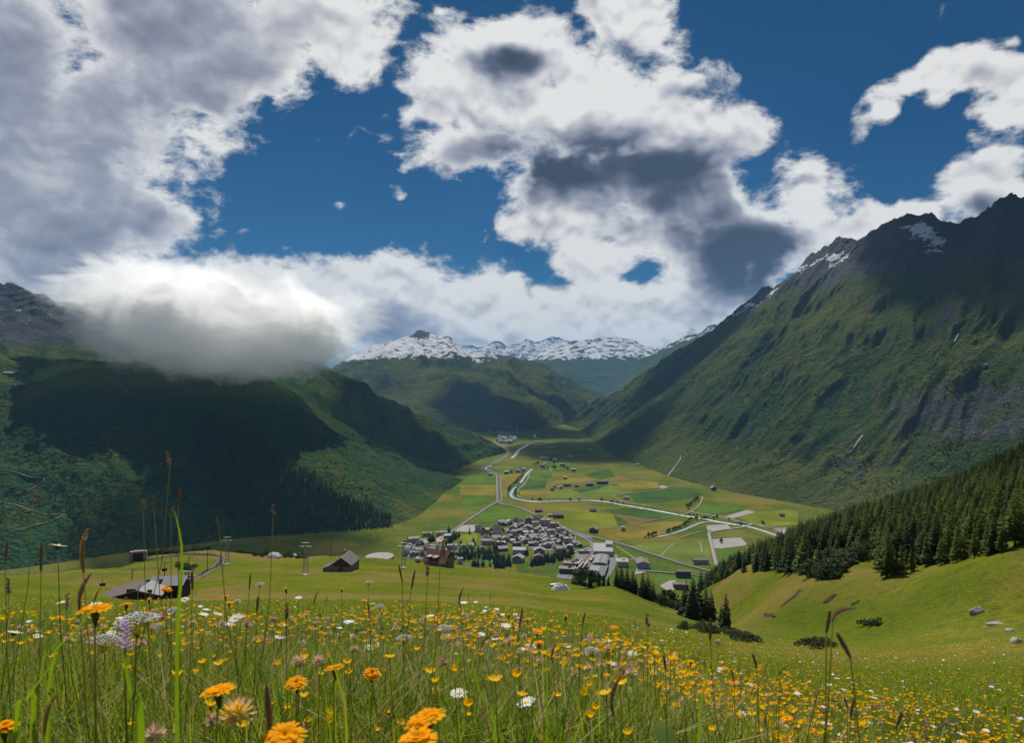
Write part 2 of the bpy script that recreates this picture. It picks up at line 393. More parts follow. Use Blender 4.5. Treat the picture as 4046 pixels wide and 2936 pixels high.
# ------------------------------------------------------------------ mountains: slopes between a foot line and a crest line
def slope_sheet(name, crest, foot, ns, nt, mat, prof=1.15, back=0.45, back_drop=0.9, gully=(0, 1, 1), rough=(0, 1), crest_rough=(0, 1), masks=None, seed=0, tsub=1.0, bench=None):
    C = resample(crest, ns); Fo = resample(foot, ns)
    t = np.concatenate([np.linspace(0, 1, nt) ** tsub, 1 + np.linspace(0, back, max(4, nt // 10))[1:]])
    T, S = np.meshgrid(t, np.linspace(0, 1, ns), indexing='ij')
    Ci = np.broadcast_to(C, T.shape + (3,)); Fi = np.broadcast_to(Fo, T.shape + (3,))
    XY = Fi[..., :2] + (Ci[..., :2] - Fi[..., :2]) * T[..., None]
    pr = np.where(T <= 1, np.clip(T, 0, 1) ** prof, 1 - (T - 1) * back_drop)
    Z = Fi[..., 2] + (Ci[..., 2] - Fi[..., 2]) * pr
    x, y = XY[..., 0], XY[..., 1]
    L = np.concatenate([[0], np.cumsum(np.hypot(*np.diff((C[:, :2] + Fo[:, :2]) / 2, axis=0).T))])
    LL = np.broadcast_to(L, T.shape)
    win = np.clip(T, 0, 1) * (1 - np.clip(T, 0, 1)) * 4
    win0 = sstep(T, 0, 0.12)
    ga, gl, gs = gully
    if ga:
        w = fbm(x / (gl * 4), y / (gl * 4), 3, seed + 40) * gl * 1.4
        g = fbm((LL + w + T * gs) / gl, T * 1.4 + 5, 4, seed + 1, 0.5, True)
        g2 = fbm((LL + w * 0.6 + T * gs * 0.5) / (gl * 0.33), T * 2.5 + 9, 3, seed + 5, 0.5, True)
        Z = Z + (ga * (g - 0.35) + 0.30 * ga * (g2 - 0.3)) * (0.30 + 0.70 * win) * win0 * (T < 1.0001)
        gul = -(0.6 * (g - 0.4) + 0.5 * (g2 - 0.35))
    else: gul = np.zeros_like(T)
    ra, rl = rough
    rr = fbm(x / rl, y / rl, 7, seed + 2, 0.5)
    if ra: Z = Z + ra * rr * win0 * (0.35 + 0.65 * win)
    if bench:
        ba, bl = bench; gate = sstep(fbm(x / 500, y / 500, 3, seed + 7), -0.35, 0.25)
        Z = Z + ba * np.sin((Z + 90 * rr + 40 * fbm(x / 90, y / 90, 3, seed + 8)) * 2 * np.pi / bl) * win0 * gate * sstep(T, 1.0, 0.9)
    ca, cl = crest_rough
    if ca: Z = Z + ca * fbm(x / cl, y / cl, 5, seed + 3, 0.55, True) * sstep(T, 0.72, 0.98) 
    A = {'rock': np.zeros_like(T), 'snow': np.zeros_like(T), 'shrub': 0.45 * gul * win0}
    if masks: masks(A, T, S, x, y, Z, rr)
    me = np_mesh(name, np.stack([x, y, Z], -1), grid_faces(*T.shape), mat, True, A)
    o = tag(link(name, me), kind='structure')
    return o, (T, S, x, y, Z)

def hit_slope(G, X0, Y0):
    T, S, x, y, Z = G
    d = np.where(T <= 1, (x / y * FPX + CX - X0) ** 2 + (HY - Z / y * FPX - Y0) ** 2, 1e18); i, j = np.unravel_index(np.argmin(d), d.shape)
    return (float(x[i, j]), float(y[i, j]), float(Z[i, j]))
def P(l): return [at(*q) for q in l]
M_right = mountain_mat('alpine_slope_right', ((0.066, 0.100, 0.028), (0.118, 0.135, 0.036)), (0.024, 0.052, 0.022), dry=(0.115, 0.105, 0.05))
M_left = mountain_mat('alpine_slope_left', ((0.055, 0.10, 0.026), (0.11, 0.14, 0.032)), (0.022, 0.054, 0.022), dry=(0.13, 0.12, 0.045))
M_mid = mountain_mat('alpine_slope_middle', s=0.55, snow_n=0.022)
M_far = mountain_mat('alpine_slope_far', ((0.05, 0.085, 0.03), (0.09, 0.115, 0.04)), (0.03, 0.05, 0.03), s=0.35, snow_n=0.016)

# right wall of the valley
def m_right(A, T, S, x, y, Z, rr):
    X = x / y * FPX + CX; Y = HY - Z / y * FPX
    A['rock'] += 1.2 * sstep(T, 0.66, 0.88) * sstep(S, 0.78, 0.60) + 0.35 * sstep(T, 0.6, 0.9) * sstep(S, 0.6, 0.1)
    band = np.exp(-((T - 0.885 - 0.03 * rr) / 0.058) ** 2)
    A['snow'] += 1.58 * band * sstep(S, 0.34, 0.42) * sstep(S, 0.80, 0.70) - 0.95
    A['snow'] += 1.7 * np.exp(-((T - 0.93) / 0.05) ** 2) * np.exp(-((S - 0.27) / 0.05) ** 2)
    A['snow'] += 1.1 * np.exp(-(((X - 3700) / 90) ** 2 + ((Y - 1010) / 70) ** 2))
    A['rock'] += 0.85 * np.exp(-(((X - 3800) / 330) ** 2 + ((Y - 1640) / 150) ** 2)) + 0.55 * np.exp(-(((X - 3370) / 130) ** 2 + ((Y - 1880) / 110) ** 2))
    A['rock'] += 0.35 * np.exp(-(((X - 3950) / 260) ** 2 + ((Y - 1230) / 70) ** 2)) 
    A['shrub'] += 0.18 + 0.35 * sstep(T, 0.05, 0.2) * sstep(T, 0.62, 0.35) - 0.5 * sstep(T, 0.75, 0.9) - 0.45 * sstep(T, 0.06, 0.0)
crest_R = P([(4900,700,1750),(4420,760,2100),(4046,798,2480),(3994,791,2530),(3943,812,2570),(3910,850,2670),(3863,875,2740),(3790,897,2810),(3732,891,2880),(3666,864,2980),(3593,868,3090),(3520,886,3220),(3462,919,3330),(3420,950,3420),(3374,959,3500),(3331,946,3580),(3294,962,3660),(3265,991,3740),(3200,1028,3900),(3156,1079,4010),(3105,1123,4150),(3068,1145,4270),(3017,1152,4400),(2996,1181,4470),(2952,1203,4580),(2908,1232,4680),(2879,1276,4750),(2792,1327,4900),(2719,1371,5030),(2631,1422,5150),(2500,1516,5290),(2390,1588,5400),(2300,1640,5470),(2230,1682,5530)])
footy = np.interp(np.linspace(0, 1, len(crest_R)), [0, 1], [1000, 5450])
foot_R = [(float(np.interp(q, [900, 1400, 1782, 2053, 2376, 3116, 4547, 5000, 5560], [1150, 980, 800, 646, 540, 440, 455, 450, 400])), float(q), FLOOR - 4) for q in
          np.interp(np.arange(len(crest_R)), [0, 2, 12, 20, 27, 33], [1050, 1500, 2300, 3400, 4700, 5500])]
right_mountain, RG = slope_sheet('right_mountain', crest_R, foot_R, 620, 330, M_right, prof=1.12, gully=(58, 260, 240), rough=(60, 420), crest_rough=(34, 150), masks=m_right, seed=3, tsub=0.9, bench=(8, 170))

# first left slope, under the low cloud
def m_left(A, T, S, x, y, Z, rr):
    X = x / y * FPX + CX; Y = HY - Z / y * FPX
    A['shrub'] += 0.62 - 0.95 * sstep(T, 0.72, 0.95) - 0.35 * sstep(X, 1150, 1500) * sstep(T, 0.5, 0.9) - 0.8 * sstep(Y, 1900, 2010) * sstep(X, 1500, 1700)
    A['shrub'] += -0.6 * np.exp(-(((X - 250) / 260) ** 2 + ((Y - 1500 - (250 - X) * 0.55) / 50) ** 2))
    A['rock'] += -0.35; A['snow'] -= 1.0
crest_L = P([(-900,1330,1800),(-400,1370,1900),(0,1400,2050),(270,1420,2120),(532,1442,2180),(760,1455,2270),(930,1478,2330),(1057,1503,2390),(1166,1554,2440),(1312,1656,2500),(1500,1765,2550),(1695,1830,2590),(1891,1858,2640)])
foot_L = [(-1500,900,FLOOR-6),(-1150,1020,FLOOR-6),(-863,1188,FLOOR-6),(-740,1300,FLOOR-6),(-610,1400,FLOOR-6),(-502,1468,FLOOR-6),(-400,1510,FLOOR-6),(-310,1540,FLOOR-6),(-240,1600,FLOOR-6),(-200,1780,FLOOR-6),(-175,2080,FLOOR-6),(-145,2350,FLOOR-6),(-122,2640,FLOOR-6)]
left_mountain, LG = slope_sheet('left_mountain', crest_L, foot_L, 520, 300, M_left, prof=1.05, gully=(26, 170, 80), rough=(38, 300), crest_rough=(8, 200), masks=m_left, seed=12, back=0.6, back_drop=0.15)

# second left slope and the dark peak behind it
def m_left2(A, T, S, x, y, Z, rr):
    X = x / y * FPX + CX
    A['shrub'] += 0.5 - 0.9 * sstep(X, 900, 500)
    hi = sstep(Z, 150, 330)
    A['rock'] += 1.3 * sstep(X, 520, 380) * sstep(Z, 90, 200) - 0.2; A['snow'] += -0.85 + 0.80 * sstep(X, 420, 200) * sstep(Z, 60, 200) * sstep(Z, 420, 330)
crest_L2 = P([(-700,1000,3300),(-300,1080,3250),(0,1125,3200),(90,1150,3180),(175,1175,3150),(240,1205,3130),(300,1212,3110),(365,1235,3100),(600,1290,3050),(900,1365,3000),(1100,1415,3000),(1253,1450,3000),(1332,1473,3050),(1385,1500,3080),(1451,1533,3100),(1498,1578,3120),(1597,1612,3150),(1650,1652,3170),(1762,1691,3200),(1861,1724,3230),(1960,1764,3255),(2002,1795,3275)])
foot_L2 = [(float(a), float(b_), FLOOR - 6) for a, b_ in zip(np.interp(np.arange(22), [0, 2, 8, 11, 15, 18, 21], [-2300, -2000, -1300, -800, -400, -200, -30]), np.interp(np.arange(22), [0, 8, 11, 15, 18, 21], [1900, 1900, 2100, 2450, 2620, 3240]))]
slope_sheet('left_back_mountain', crest_L2, foot_L2, 420, 220, M_left, prof=1.1, gully=(30, 190, 90), rough=(42, 320), crest_rough=(24, 130), masks=m_left2, seed=21)

# snow peak in the middle
def m_mid(A, T, S, x, y, Z, rr):
    X = x / y * FPX + CX; Y = HY - Z / y * FPX
    A['snow'] += -1.2 + 1.95 * sstep(Z, 90, 300) * sstep(X, 2150, 1880) + 0.15 * sstep(X, 1750, 1550) * sstep(Z, 150, 350)
    A['snow'] -= 1.2 * np.exp(-(((X - 1656) / 40) ** 2 + ((Y - 1318) / 16) ** 2))
    A['rock'] += 1.3 * sstep(Z, 170, 360) - 0.25; A['shrub'] += 0.15 - 0.3 * sstep(Z, 0, 200)
crest_M = P([(1100,1540,7800),(1230,1510,7850),(1345,1465,7900),(1392,1418,7950),(1478,1375,8000),(1557,1345,8000),(1623,1322,8000),(1656,1309,8000),(1696,1322,8000),(1729,1338,8000),(1775,1342,8000),(1808,1365,8000),(1848,1392,8000),(1914,1400,8000),(1994,1410,8000),(2053,1432,8000),(2126,1447,8000),(2225,1492,8000),(2324,1540,8000),(2390,1580,8000),(2420,1600,8000)])
foot_M = [(float(a), float(b_), FLOOR - 6) for a, b_ in zip(np.interp(np.arange(21), [0, 7, 14, 17, 20], [-2600, -700, 60, 500, 1050]), np.interp(np.arange(21), [0, 7, 14, 16, 18, 20], [4600, 4500, 4650, 5300, 6400, 7700]))]
mid_mountain, MG = slope_sheet('middle_mountain', crest_M, foot_M, 520, 260, M_mid, prof=1.12, gully=(150, 700, 300), rough=(150, 1000), crest_rough=(26, 300), masks=m_mid, seed=33, bench=(12, 260))

# dome and range at the end of the valley, snow ridge behind the right wall
def m_far(A, T, S, x, y, Z, rr):
    A['snow'] += -1.0 + 1.7 * sstep(Z, 260, 520); A['rock'] += 0.8 * sstep(Z, 300, 600) - 0.3; A['shrub'] += 0.1
crest_D = P([(1990,1500,14500),(2090,1440,14400),(2130,1400,14300),(2200,1365,14200),(2259,1352,14100),(2305,1344,14000),(2358,1337,14000),(2451,1337,14000),(2504,1343,14000),(2543,1366,14000),(2609,1381,14000),(2700,1410,14000)])
foot_D = [(float(a), 10500.0, -330.0) for a in np.linspace(-300, 2900, 12)]
slope_sheet('far_snow_dome', crest_D, foot_D, 300, 160, M_far, prof=0.95, gully=(110, 900, 200), rough=(90, 1300), crest_rough=(26, 500), masks=m_far, seed=41)
def m_range(A, T, S, x, y, Z, rr):
    A['snow'] += 0.15 + 0.6 * sstep(Z, 300, 900) - 0.5 * sstep(T, 0.9, 1.0); A['rock'] += 0.9; A['shrub'] -= 1
crest_F = P([(1500,1430,20000),(1700,1400,20000),(1829,1366,20000),(1895,1371,20000),(1935,1366,20000),(1965,1349,20000),(2001,1369,20000),(2027,1364,20000),(2060,1361,20000),(2084,1348,20000),(2127,1357,20000),(2160,1341,20000),(2193,1333,20000),(2226,1344,20000),(2300,1360,20000),(2400,1380,20000)])
foot_F = [(float(a), 16000.0, -330.0) for a in np.linspace(-4500, 2800, 16)]
slope_sheet('far_snow_range', crest_F, foot_F, 320, 140, M_far, prof=0.9, gully=(220, 1300, 300), rough=(130, 1500), crest_rough=(60, 420), masks=m_range, seed=52)
def m_c(A, T, S, x, y, Z, rr):
    A['snow'] += -1.1 + 1.5 * sstep(T, 0.75, 0.92) * sstep(Z, 380, 520); A['rock'] += 0.6 * sstep(Z, 400, 600) - 0.3; A['shrub'] += 0.0
crest_C = P([(3300,1180,8200),(3100,1220,8600),(2960,1250,8900),(2879,1276,9200),(2821,1285,9500),(2762,1311,9800),(2682,1343,10200),(2609,1388,10800),(2500,1440,11200),(2430,1500,11400)])
foot_C = [(float(a), float(b_), -330.0) for a, b_ in zip(np.linspace(1300, 1250, 10), np.linspace(6000, 11000, 10))]
slope_sheet('far_right_ridge', crest_C, foot_C, 240, 160, M_far, prof=1.0, gully=(60, 500, 200), rough=(60, 700), crest_rough=(26, 300), masks=m_c, seed=61)

# ------------------------------------------------------------------ valley floor, one sheet to the far end of the valley
M_floor = grass_ground('valley_grass', (0.075, 0.12, 0.018), (0.13, 0.155, 0.02), (0.06, 0.10, 0.02), 0.006, (0.20, 0.17, 0.035), 1.5)
def build_floor():
    yy = np.concatenate([np.linspace(700, 6000, 200), np.geomspace(6050, 21000, 40)])
    uu = np.linspace(-1.0, 1.0, 160)
    Y, Uq = np.meshgrid(yy, uu, indexing='ij'); X = np.clip(Uq * Y, -6800, 6800) + Uq * 10
    Z = FLOOR + np.maximum(0, Y - 5600) * 0.006 - np.maximum(0, Y - 12000) * 0.006
    tag(link('valley_floor', np_mesh('valley_floor', np.stack([X, Y, Z], -1), grid_faces(*Y.shape), M_floor)), kind='structure')
build_floor()

# ------------------------------------------------------------------ the meadow hill we stand on, with its gully and the forested spur
NEAR = {
 -700: [(1,3855),(3,2834),(10,2477),(30,2400),(60,2375),(100,2345),(150,2320),(200,2300),(260,2280),(330,2330),(450,2500),(700,2530),(1000,2420)],
 0:    [(1,3855),(3,2834),(10,2477),(30,2402),(60,2380),(100,2350),(150,2325),(200,2300),(260,2275),(330,2330),(450,2500),(700,2530),(1000,2420)],
 350:  [(1,3855),(3,2834),(10,2477),(30,2404),(60,2388),(100,2368),(150,2340),(200,2310),(250,2272),(290,2246),(340,2260),(450,2440),(700,2530),(1000,2420)],
 550:  [(1,3855),(3,2834),(10,2477),(30,2406),(60,2394),(100,2384),(150,2374),(200,2356),(250,2300),(300,2255),(360,2222),(410,2198),(470,2260),(600,2500),(760,2530),(1000,2420)],
 800:  [(1,3855),(3,2834),(10,2477),(30,2406),(60,2394),(100,2380),(150,2360),(200,2335),(260,2286),(320,2238),(380,2200),(440,2162),(500,2240),(640,2500),(780,2530),(1000,2420)],
 1050: [(1,3855),(3,2834),(10,2477),(30,2408),(60,2396),(100,2378),(150,2352),(200,2328),(260,2290),(320,2252),(380,2215),(430,2186),(500,2250),(640,2500),(780,2530),(1000,2420)],
 1340: [(1,3855),(3,2840),(10,2480),(30,2412),(60,2398),(100,2375),(150,2345),(200,2318),(250,2285),(310,2252),(360,2218),(410,2192),(480,2250),(640,2480),(780,2530),(1000,2420)],
 1600: [(1,3855),(3,2845),(10,2490),(30,2420),(60,2404),(100,2378),(150,2348),(200,2318),(250,2290),(300,2262),(350,2235),(395,2206),(470,2270),(640,2480),(780,2530),(1000,2420)],
 1850: [(1,3860),(3,2855),(10,2500),(30,2430),(60,2414),(100,2388),(150,2358),(200,2330),(250,2303),(300,2277),(345,2255),(385,2243),(450,2320),(640,2500),(780,2530),(1000,2420)],
 2060: [(1,3865),(3,2865),(10,2515),(30,2448),(60,2432),(100,2402),(150,2366),(200,2340),(250,2318),(300,2290),(360,2264),(420,2340),(560,2500),(780,2530),(1000,2420)],
 2230: [(1,3870),(3,2880),(10,2535),(30,2470),(60,2452),(100,2425),(150,2390),(200,2366),(250,2348),(300,2325),(355,2286),(420,2380),(560,2500),(780,2530),(1000,2420)],
 2440: [(1,3880),(3,2900),(10,2565),(30,2500),(60,2470),(100,2446),(150,2412),(200,2368),(250,2328),(290,2308),(330,2360),(420,2480),(560,2540),(780,2530),(1000,2420)],
 2620: [(1,3950),(3,2990),(7,2720),(10,2640),(20,2568),(30,2533),(60,2502),(100,2490),(150,2462),(200,2430),(260,2392),(310,2440),(420,2520),(560,2540),(780,2530),(1000,2420)],
 2780: [(1,4050),(3,3060),(7,2770),(10,2680),(20,2600),(30,2566),(60,2530),(100,2512),(150,2490),(200,2468),(225,2462),(240,2440),(258,2400),(300,2372),(400,2335),(480,2318),(540,2360),(700,2480),(1000,2420)],
 2900: [(1,4150),(3,3120),(7,2800),(10,2715),(20,2630),(30,2594),(60,2556),(100,2532),(150,2506),(190,2486),(212,2478),(220,2425),(230,2350),(242,2285),(300,2268),(400,2252),(470,2245),(540,2330),(700,2480),(1000,2420)],
 3200: [(1,4400),(3,3240),(7,2850),(10,2760),(20,2665),(30,2624),(60,2576),(100,2548),(125,2530),(132,2470),(139,2380),(147,2285),(170,2250),(210,2205),(270,2160),(330,2124),(400,2118),(470,2250),(700,2440),(1000,2420)],
 3500: [(1,4600),(3,3350),(7,2890),(10,2795),(20,2692),(30,2642),(60,2588),(90,2555),(108,2535),(113,2500),(119,2430),(125,2360),(131,2290),(150,2240),(190,2190),(240,2120),(300,2060),(370,2025),(430,2018),(520,2180),(700,2420),(1000,2420)],
 3800: [(1,4700),(3,3400),(7,2900),(10,2800),(20,2692),(30,2638),(60,2572),(80,2520),(95,2470),(100,2400),(106,2320),(112,2235),(140,2195),(180,2130),(230,2060),(290,1990),(350,1935),(400,1916),(480,2050),(700,2400),(1000,2420)],
 4046: [(1,4700),(3,3400),(7,2900),(10,2800),(20,2692),(30,2631),(60,2545),(80,2480),(90,2440),(96,2360),(102,2260),(108,2155),(140,2100),(180,2020),(230,1950),(290,1880),(350,1825),(400,1800),(480,1980),(700,2400),(1000,2420)],
 4900: [(1,4700),(3,3400),(7,2900),(10,2800),(20,2692),(30,2613),(60,2500),(80,2420),(90,2380),(96,2280),(102,2160),(108,2040),(140,1950),(200,1850),(290,1720),(350,1650),(400,1620),(480,1850),(700,2400),(1000,2420)]}
def _near_table():
    ly = np.linspace(0, math.log(1000), 260); xs = sorted(NEAR); cols = []
    for X in xs:
        a = np.array(NEAR[X], float)
        cols.append(np.interp(ly, np.log(a[:, 0]), (HY - a[:, 1]) / FPX + 0.55 / a[:, 0]))       # slope below eye height, smooth to the feet
    cols = np.array(cols); XX = np.linspace(-700, 4900, 281)
    T = np.array([np.interp(XX, xs, cols[:, k]) for k in range(len(ly))]).T                       # [X, ly]
    for _ in range(6):
        T[1:-1] = T[1:-1] * 0.5 + (T[:-2] + T[2:]) * 0.25
    for _ in range(2):
        T[:, 1:-1] = T[:, 1:-1] * 0.5 + (T[:, :-2] + T[:, 2:]) * 0.25
    return T
NT_TAB = _near_table()
def near_h(x, y, rough=True):
    """ground height of the meadow hill"""
    x = np.asarray(x, float); y = np.asarray(y, float)
    yc = np.clip(y, 1.0, 1000.0)
    fx = np.clip(((x / np.maximum(yc, 2.5) * FPX + CX) + 700) / 20.0, 0, 279.999); fy = np.clip(np.log(yc) / math.log(1000) * 259, 0, 258.999)
    i = fx.astype(int); j = fy.astype(int); a = fx - i; b = fy - j
    s = NT_TAB[i, j] * (1 - a) * (1 - b) + NT_TAB[i + 1, j] * a * (1 - b) + NT_TAB[i, j + 1] * (1 - a) * b + NT_TAB[i + 1, j + 1] * a * b
    z = s * y - 0.55
    if rough:
        r = np.maximum(y, 1.0)
        z = z + fbm(x / 1.7, y / 1.7, 2, 70) * 0.05 * np.exp(-r / 60) + fbm(x / 9, y / 9, 3, 71) * 0.5 * sstep(r, 15, 120) + fbm(x / 32, y / 32, 4, 72) * 2.0 * sstep(r, 60, 250)
    return z
M_meadow = grass_ground('meadow_grass', (0.080, 0.112, 0.012), (0.125, 0.138, 0.014), (0.065, 0.090, 0.014), 0.03, (0.165, 0.125, 0.042), 0.10, True)
def build_meadow():
    yy = np.concatenate([np.linspace(-3, 1, 14), np.geomspace(1.12, 1000, 420)])
    uu = np.concatenate([np.linspace(-1.1, 1.1, 430)])
    Y, Uq = np.meshgrid(yy, uu, indexing='ij'); X = Uq * (np.maximum(Y, 0) + 4.0)
    Z = near_h(X, Y)
    Z = Z - 3 * sstep(Y, 900, 1000)
    tag(link('meadow_hill', np_mesh('meadow_hill', np.stack([X, Y, Z], -1), grid_faces(*Y.shape), M_meadow)), kind='structure')
build_meadow()

# ------------------------------------------------------------------ the air of the valley
def build_haze():
    mb = MB(); mb.box((0, 10000, 525), (15000, 28000, 1850))
    m = bpy.data.materials.new('air'); m.use_nodes = True; t = m.node_tree; t.nodes.clear()
    v = t.nodes.new('ShaderNodeVolumePrincipled'); o = t.nodes.new('ShaderNodeOutputMaterial'); t.links.new(v.outputs[0], o.inputs['Volume'])
    v.inputs['Color'].default_value = (0.26, 0.56, 1.0, 1); v.inputs['Density'].default_value = HAZE
    v.inputs['Anisotropy'].default_value = 0.0
    tag(mb.build('haze', m), kind='stuff')
HAZE = 2.8e-5
build_haze()
# ------------------------------------------------------------------ pixels of the enlarged views -> photograph pixels
def cv(ox, oy, s): return lambda p: (ox + p[0] / s, oy + p[1] / s)
cA = cv(1500, 1950, 2.52); cB = cv(2200, 1800, 2.52); c8 = cv(1900, 1800, 3.78); c4 = cv(1900, 1660, 5.154); c3 = cv(2180, 2120, 4.2); v1 = cv(1580, 2020, 5.67); v2 = cv(1940, 2020, 5.67)
def fl(conv, pts, z=FLOOR): return [on_floor(*conv(p), z) for p in pts]

# ------------------------------------------------------------------ fields, lots, roads, river
def field_mat(name, col, mow=0.0):
    m, N, b = new_mat(name); p = N.pos()
    a = N.noise(p, 0.012, 4, 0.6); f = N.noise(p, 0.2, 3, 0.6)
    c = N.mix(N.step(a, 0.3, 0.7), tuple(x * 0.72 for x in col), tuple(x * 1.2 for x in col))
    c = N.mix(N.mul(N.step(f, 0.4, 0.7), 0.4), c, tuple(x * 0.55 for x in col))
    if mow:
        s = N.math('SINE', N.vec('DOT_PRODUCT', p, (0.5 * mow, 0.22 * mow, 0)))
        c = N.mix(N.mul(N.step(s, -0.2, 0.6), 0.28), c, tuple(x * 0.7 for x in col))
    N.put(b.inputs['Base Color'], c); b.inputs['Roughness'].default_value = 0.9; b.inputs['Specular IOR Level'].default_value = 0.0
    N.put(b.inputs['Normal'], N.bump(f, 0.6, 1.0)); return m
GOLD = field_mat('field_gold', (0.175, 0.145, 0.026)); TAN = field_mat('field_tan', (0.175, 0.125, 0.042), 1.0)
LIME = field_mat('field_lime', (0.145, 0.165, 0.018)); GREEN = field_mat('field_green', (0.078, 0.128, 0.018)); DEEP = field_mat('field_deep', (0.05, 0.095, 0.022), 1.0)
OLIVE = field_mat('field_olive', (0.115, 0.125, 0.026)); MILK = field_mat('field_mown', (0.125, 0.165, 0.03), 1.3)
def gravel_mat(name, col):
    m, N, b = new_mat(name); p = N.pos(); n = N.noise(p, 0.35, 5, 0.7); g = N.noise(p, 0.03, 3, 0.6)
    c = N.mix(n, tuple(x * 0.6 for x in col), tuple(x * 1.3 for x in col)); c = N.mix(N.mul(N.step(g, 0.45, 0.7), 0.4), c, tuple(x * 0.6 for x in col))
    N.put(b.inputs['Base Color'], c); N.put(b.inputs['Normal'], N.bump(n, 0.5, 0.3)); return m
GRAVEL = gravel_mat('gravel', (0.25, 0.225, 0.21)); DARKGRAVEL = gravel_mat('ballast', (0.16, 0.125, 0.11)); ASPH = gravel_mat('asphalt', (0.13, 0.127, 0.127)); TRACKM = gravel_mat('track', (0.26, 0.23, 0.17)); RUBBLE = gravel_mat('rubble', (0.24, 0.225, 0.22))
def poly_sheet(name, pts, z, mat, kind='structure', smooth_n=0):
    if smooth_n: pts = [tuple(q) for q in resample(list(pts) + [pts[0]], smooth_n)[:-1]]
    c = np.mean(np.array(pts), 0); v = [(p[0], p[1], z) for p in pts] + [(p[0], p[1], z - 0.9) for p in pts]; n = len(pts)
    f = [tuple(range(n))] + [(i, n + i, n + (i + 1) % n, (i + 1) % n) for i in range(n)]
    return tag(link(name, np_mesh(name, v, f, mat, False)), kind=kind)
fieldlist = [
 (GOLD, c8, [(292,300),(620,265),(580,340),(430,480),(385,570),(400,640),(300,600)]), (GREEN, c8, [(-200,305),(225,297),(228,430),(-200,440)]), (GOLD, c8, [(-300,455),(228,442),(215,600),(-320,590)]),
 (GREEN, c8, [(-250,605),(215,605),(198,680),(-60,840),(-300,800)]), (GREEN, c8, [(745,262),(1070,250),(1050,330),(975,384),(700,384)]), (DEEP, c8, [(700,392),(975,390),(960,500),(600,505)]),
 (GOLD, c8, [(1000,400),(1500,310),(1800,370),(1500,410),(1050,500),(970,500)]), (GOLD, c8, [(560,530),(1000,512),(1060,560),(850,640),(600,610)]), (LIME, c8, [(1050,950),(1300,905),(1650,865),(1990,882),(2060,1058),(1750,1112),(1500,1140),(1180,1042)]),
 (GREEN, c8, [(250,715),(330,745),(500,775),(760,880),(900,950),(600,940),(400,985),(0,1030),(-60,890)]), (OLIVE, c8, [(320,650),(480,660),(700,700),(620,770),(500,755),(330,725)]), (LIME, c8, [(1100,860),(1400,800),(1610,830),(1650,855),(1300,895),(1100,930)]),
 (OLIVE, c8, [(130,180),(420,120),(560,190),(420,210),(150,208)]), (MILK, c8, [(1060,560),(1360,520),(1500,560),(1900,450),(2268,480),(2268,560),(1950,610),(1300,640),(880,645)]), (OLIVE, c8, [(1500,420),(1850,400),(2268,350),(2268,440),(1900,440)]),
 (DEEP, c8, [(1360,515),(1540,470),(1900,440),(1720,520),(1480,560)]), (GREEN, c8, [(940,160),(1100,90),(1400,100),(1250,200),(1080,230),(1060,200)]), (DEEP, c8, [(1530,290),(1900,200),(2010,310),(1800,360),(1620,320)]),
 (GOLD, cB, [(430,742),(1000,655),(1300,660),(1230,700),(1080,780),(830,830),(600,858),(400,790)]), (TAN, cB, [(580,585),(960,640),(735,688)]), (DEEP, cB, [(560,590),(728,690),(612,703)]), (LIME, cB, [(0,502),(300,560),(555,592),(608,705),(420,738),(250,745),(60,690),(0,680)]),
 (LIME, cB, [(1790,622),(1970,566),(2268,548),(2400,560),(2400,690),(2268,700),(2030,716),(1900,664)]), (OLIVE, cB, [(1545,775),(1700,742),(1900,735),(2100,800),(2160,860),(1900,900),(1720,822),(1545,832)]), (GREEN, cB, [(1575,940),(1880,925),(1760,1010),(1620,1130),(1600,1060)]),
 (MILK, cB, [(700,905),(900,880),(1500,850),(1560,1100),(1300,1085),(1050,1010),(860,950)]), (GREEN, cB, [(600,905),(850,985),(780,1040),(690,1040),(610,960)]), (GREEN, cB, [(960,1060),(1270,1120),(1500,1190),(1300,1180),(930,1150)]), (GREEN, cB, [(900,1175),(1300,1200),(1500,1225),(1400,1300),(980,1300)]),
 (DEEP, cB, [(420,545),(760,525),(1190,575),(1230,595),(1000,632),(600,580)]), (GREEN, cB, [(1360,560),(1480,480),(1700,480),(1900,520),(1680,585),(1500,590)]), (DEEP, cB, [(750,400),(1050,340),(1350,330),(1460,390),(1300,430),(1000,470),(780,470)]),
 (OLIVE, cB, [(580,190),(800,150),(1000,260),(850,260),(700,220)]), (GOLD, cB, [(580,280),(800,250),(1020,270),(1000,330),(700,350)]), (GOLD, cB, [(-10,250),(250,200),(420,240),(260,280),(0,290)]),
 (LIME, cA, [(815,415),(985,395),(960,490),(850,520),(790,480)]), (GREEN, cA, [(880,680),(1140,665),(1100,735),(1000,745),(900,730)]), (GREEN, cA, [(1340,705),(1480,695),(1490,770),(1400,790)]), (OLIVE, v2, [(1960,620),(2220,700),(2240,790),(2060,810),(1900,760)]), (GREEN, cA, [(590,300),(800,300),(740,350),(600,380)])]
for k, (m, cvf, pts) in enumerate(fieldlist):
    poly_sheet('field', fl(cvf, pts), FLOOR + 0.20 + 0.012 * k, m)
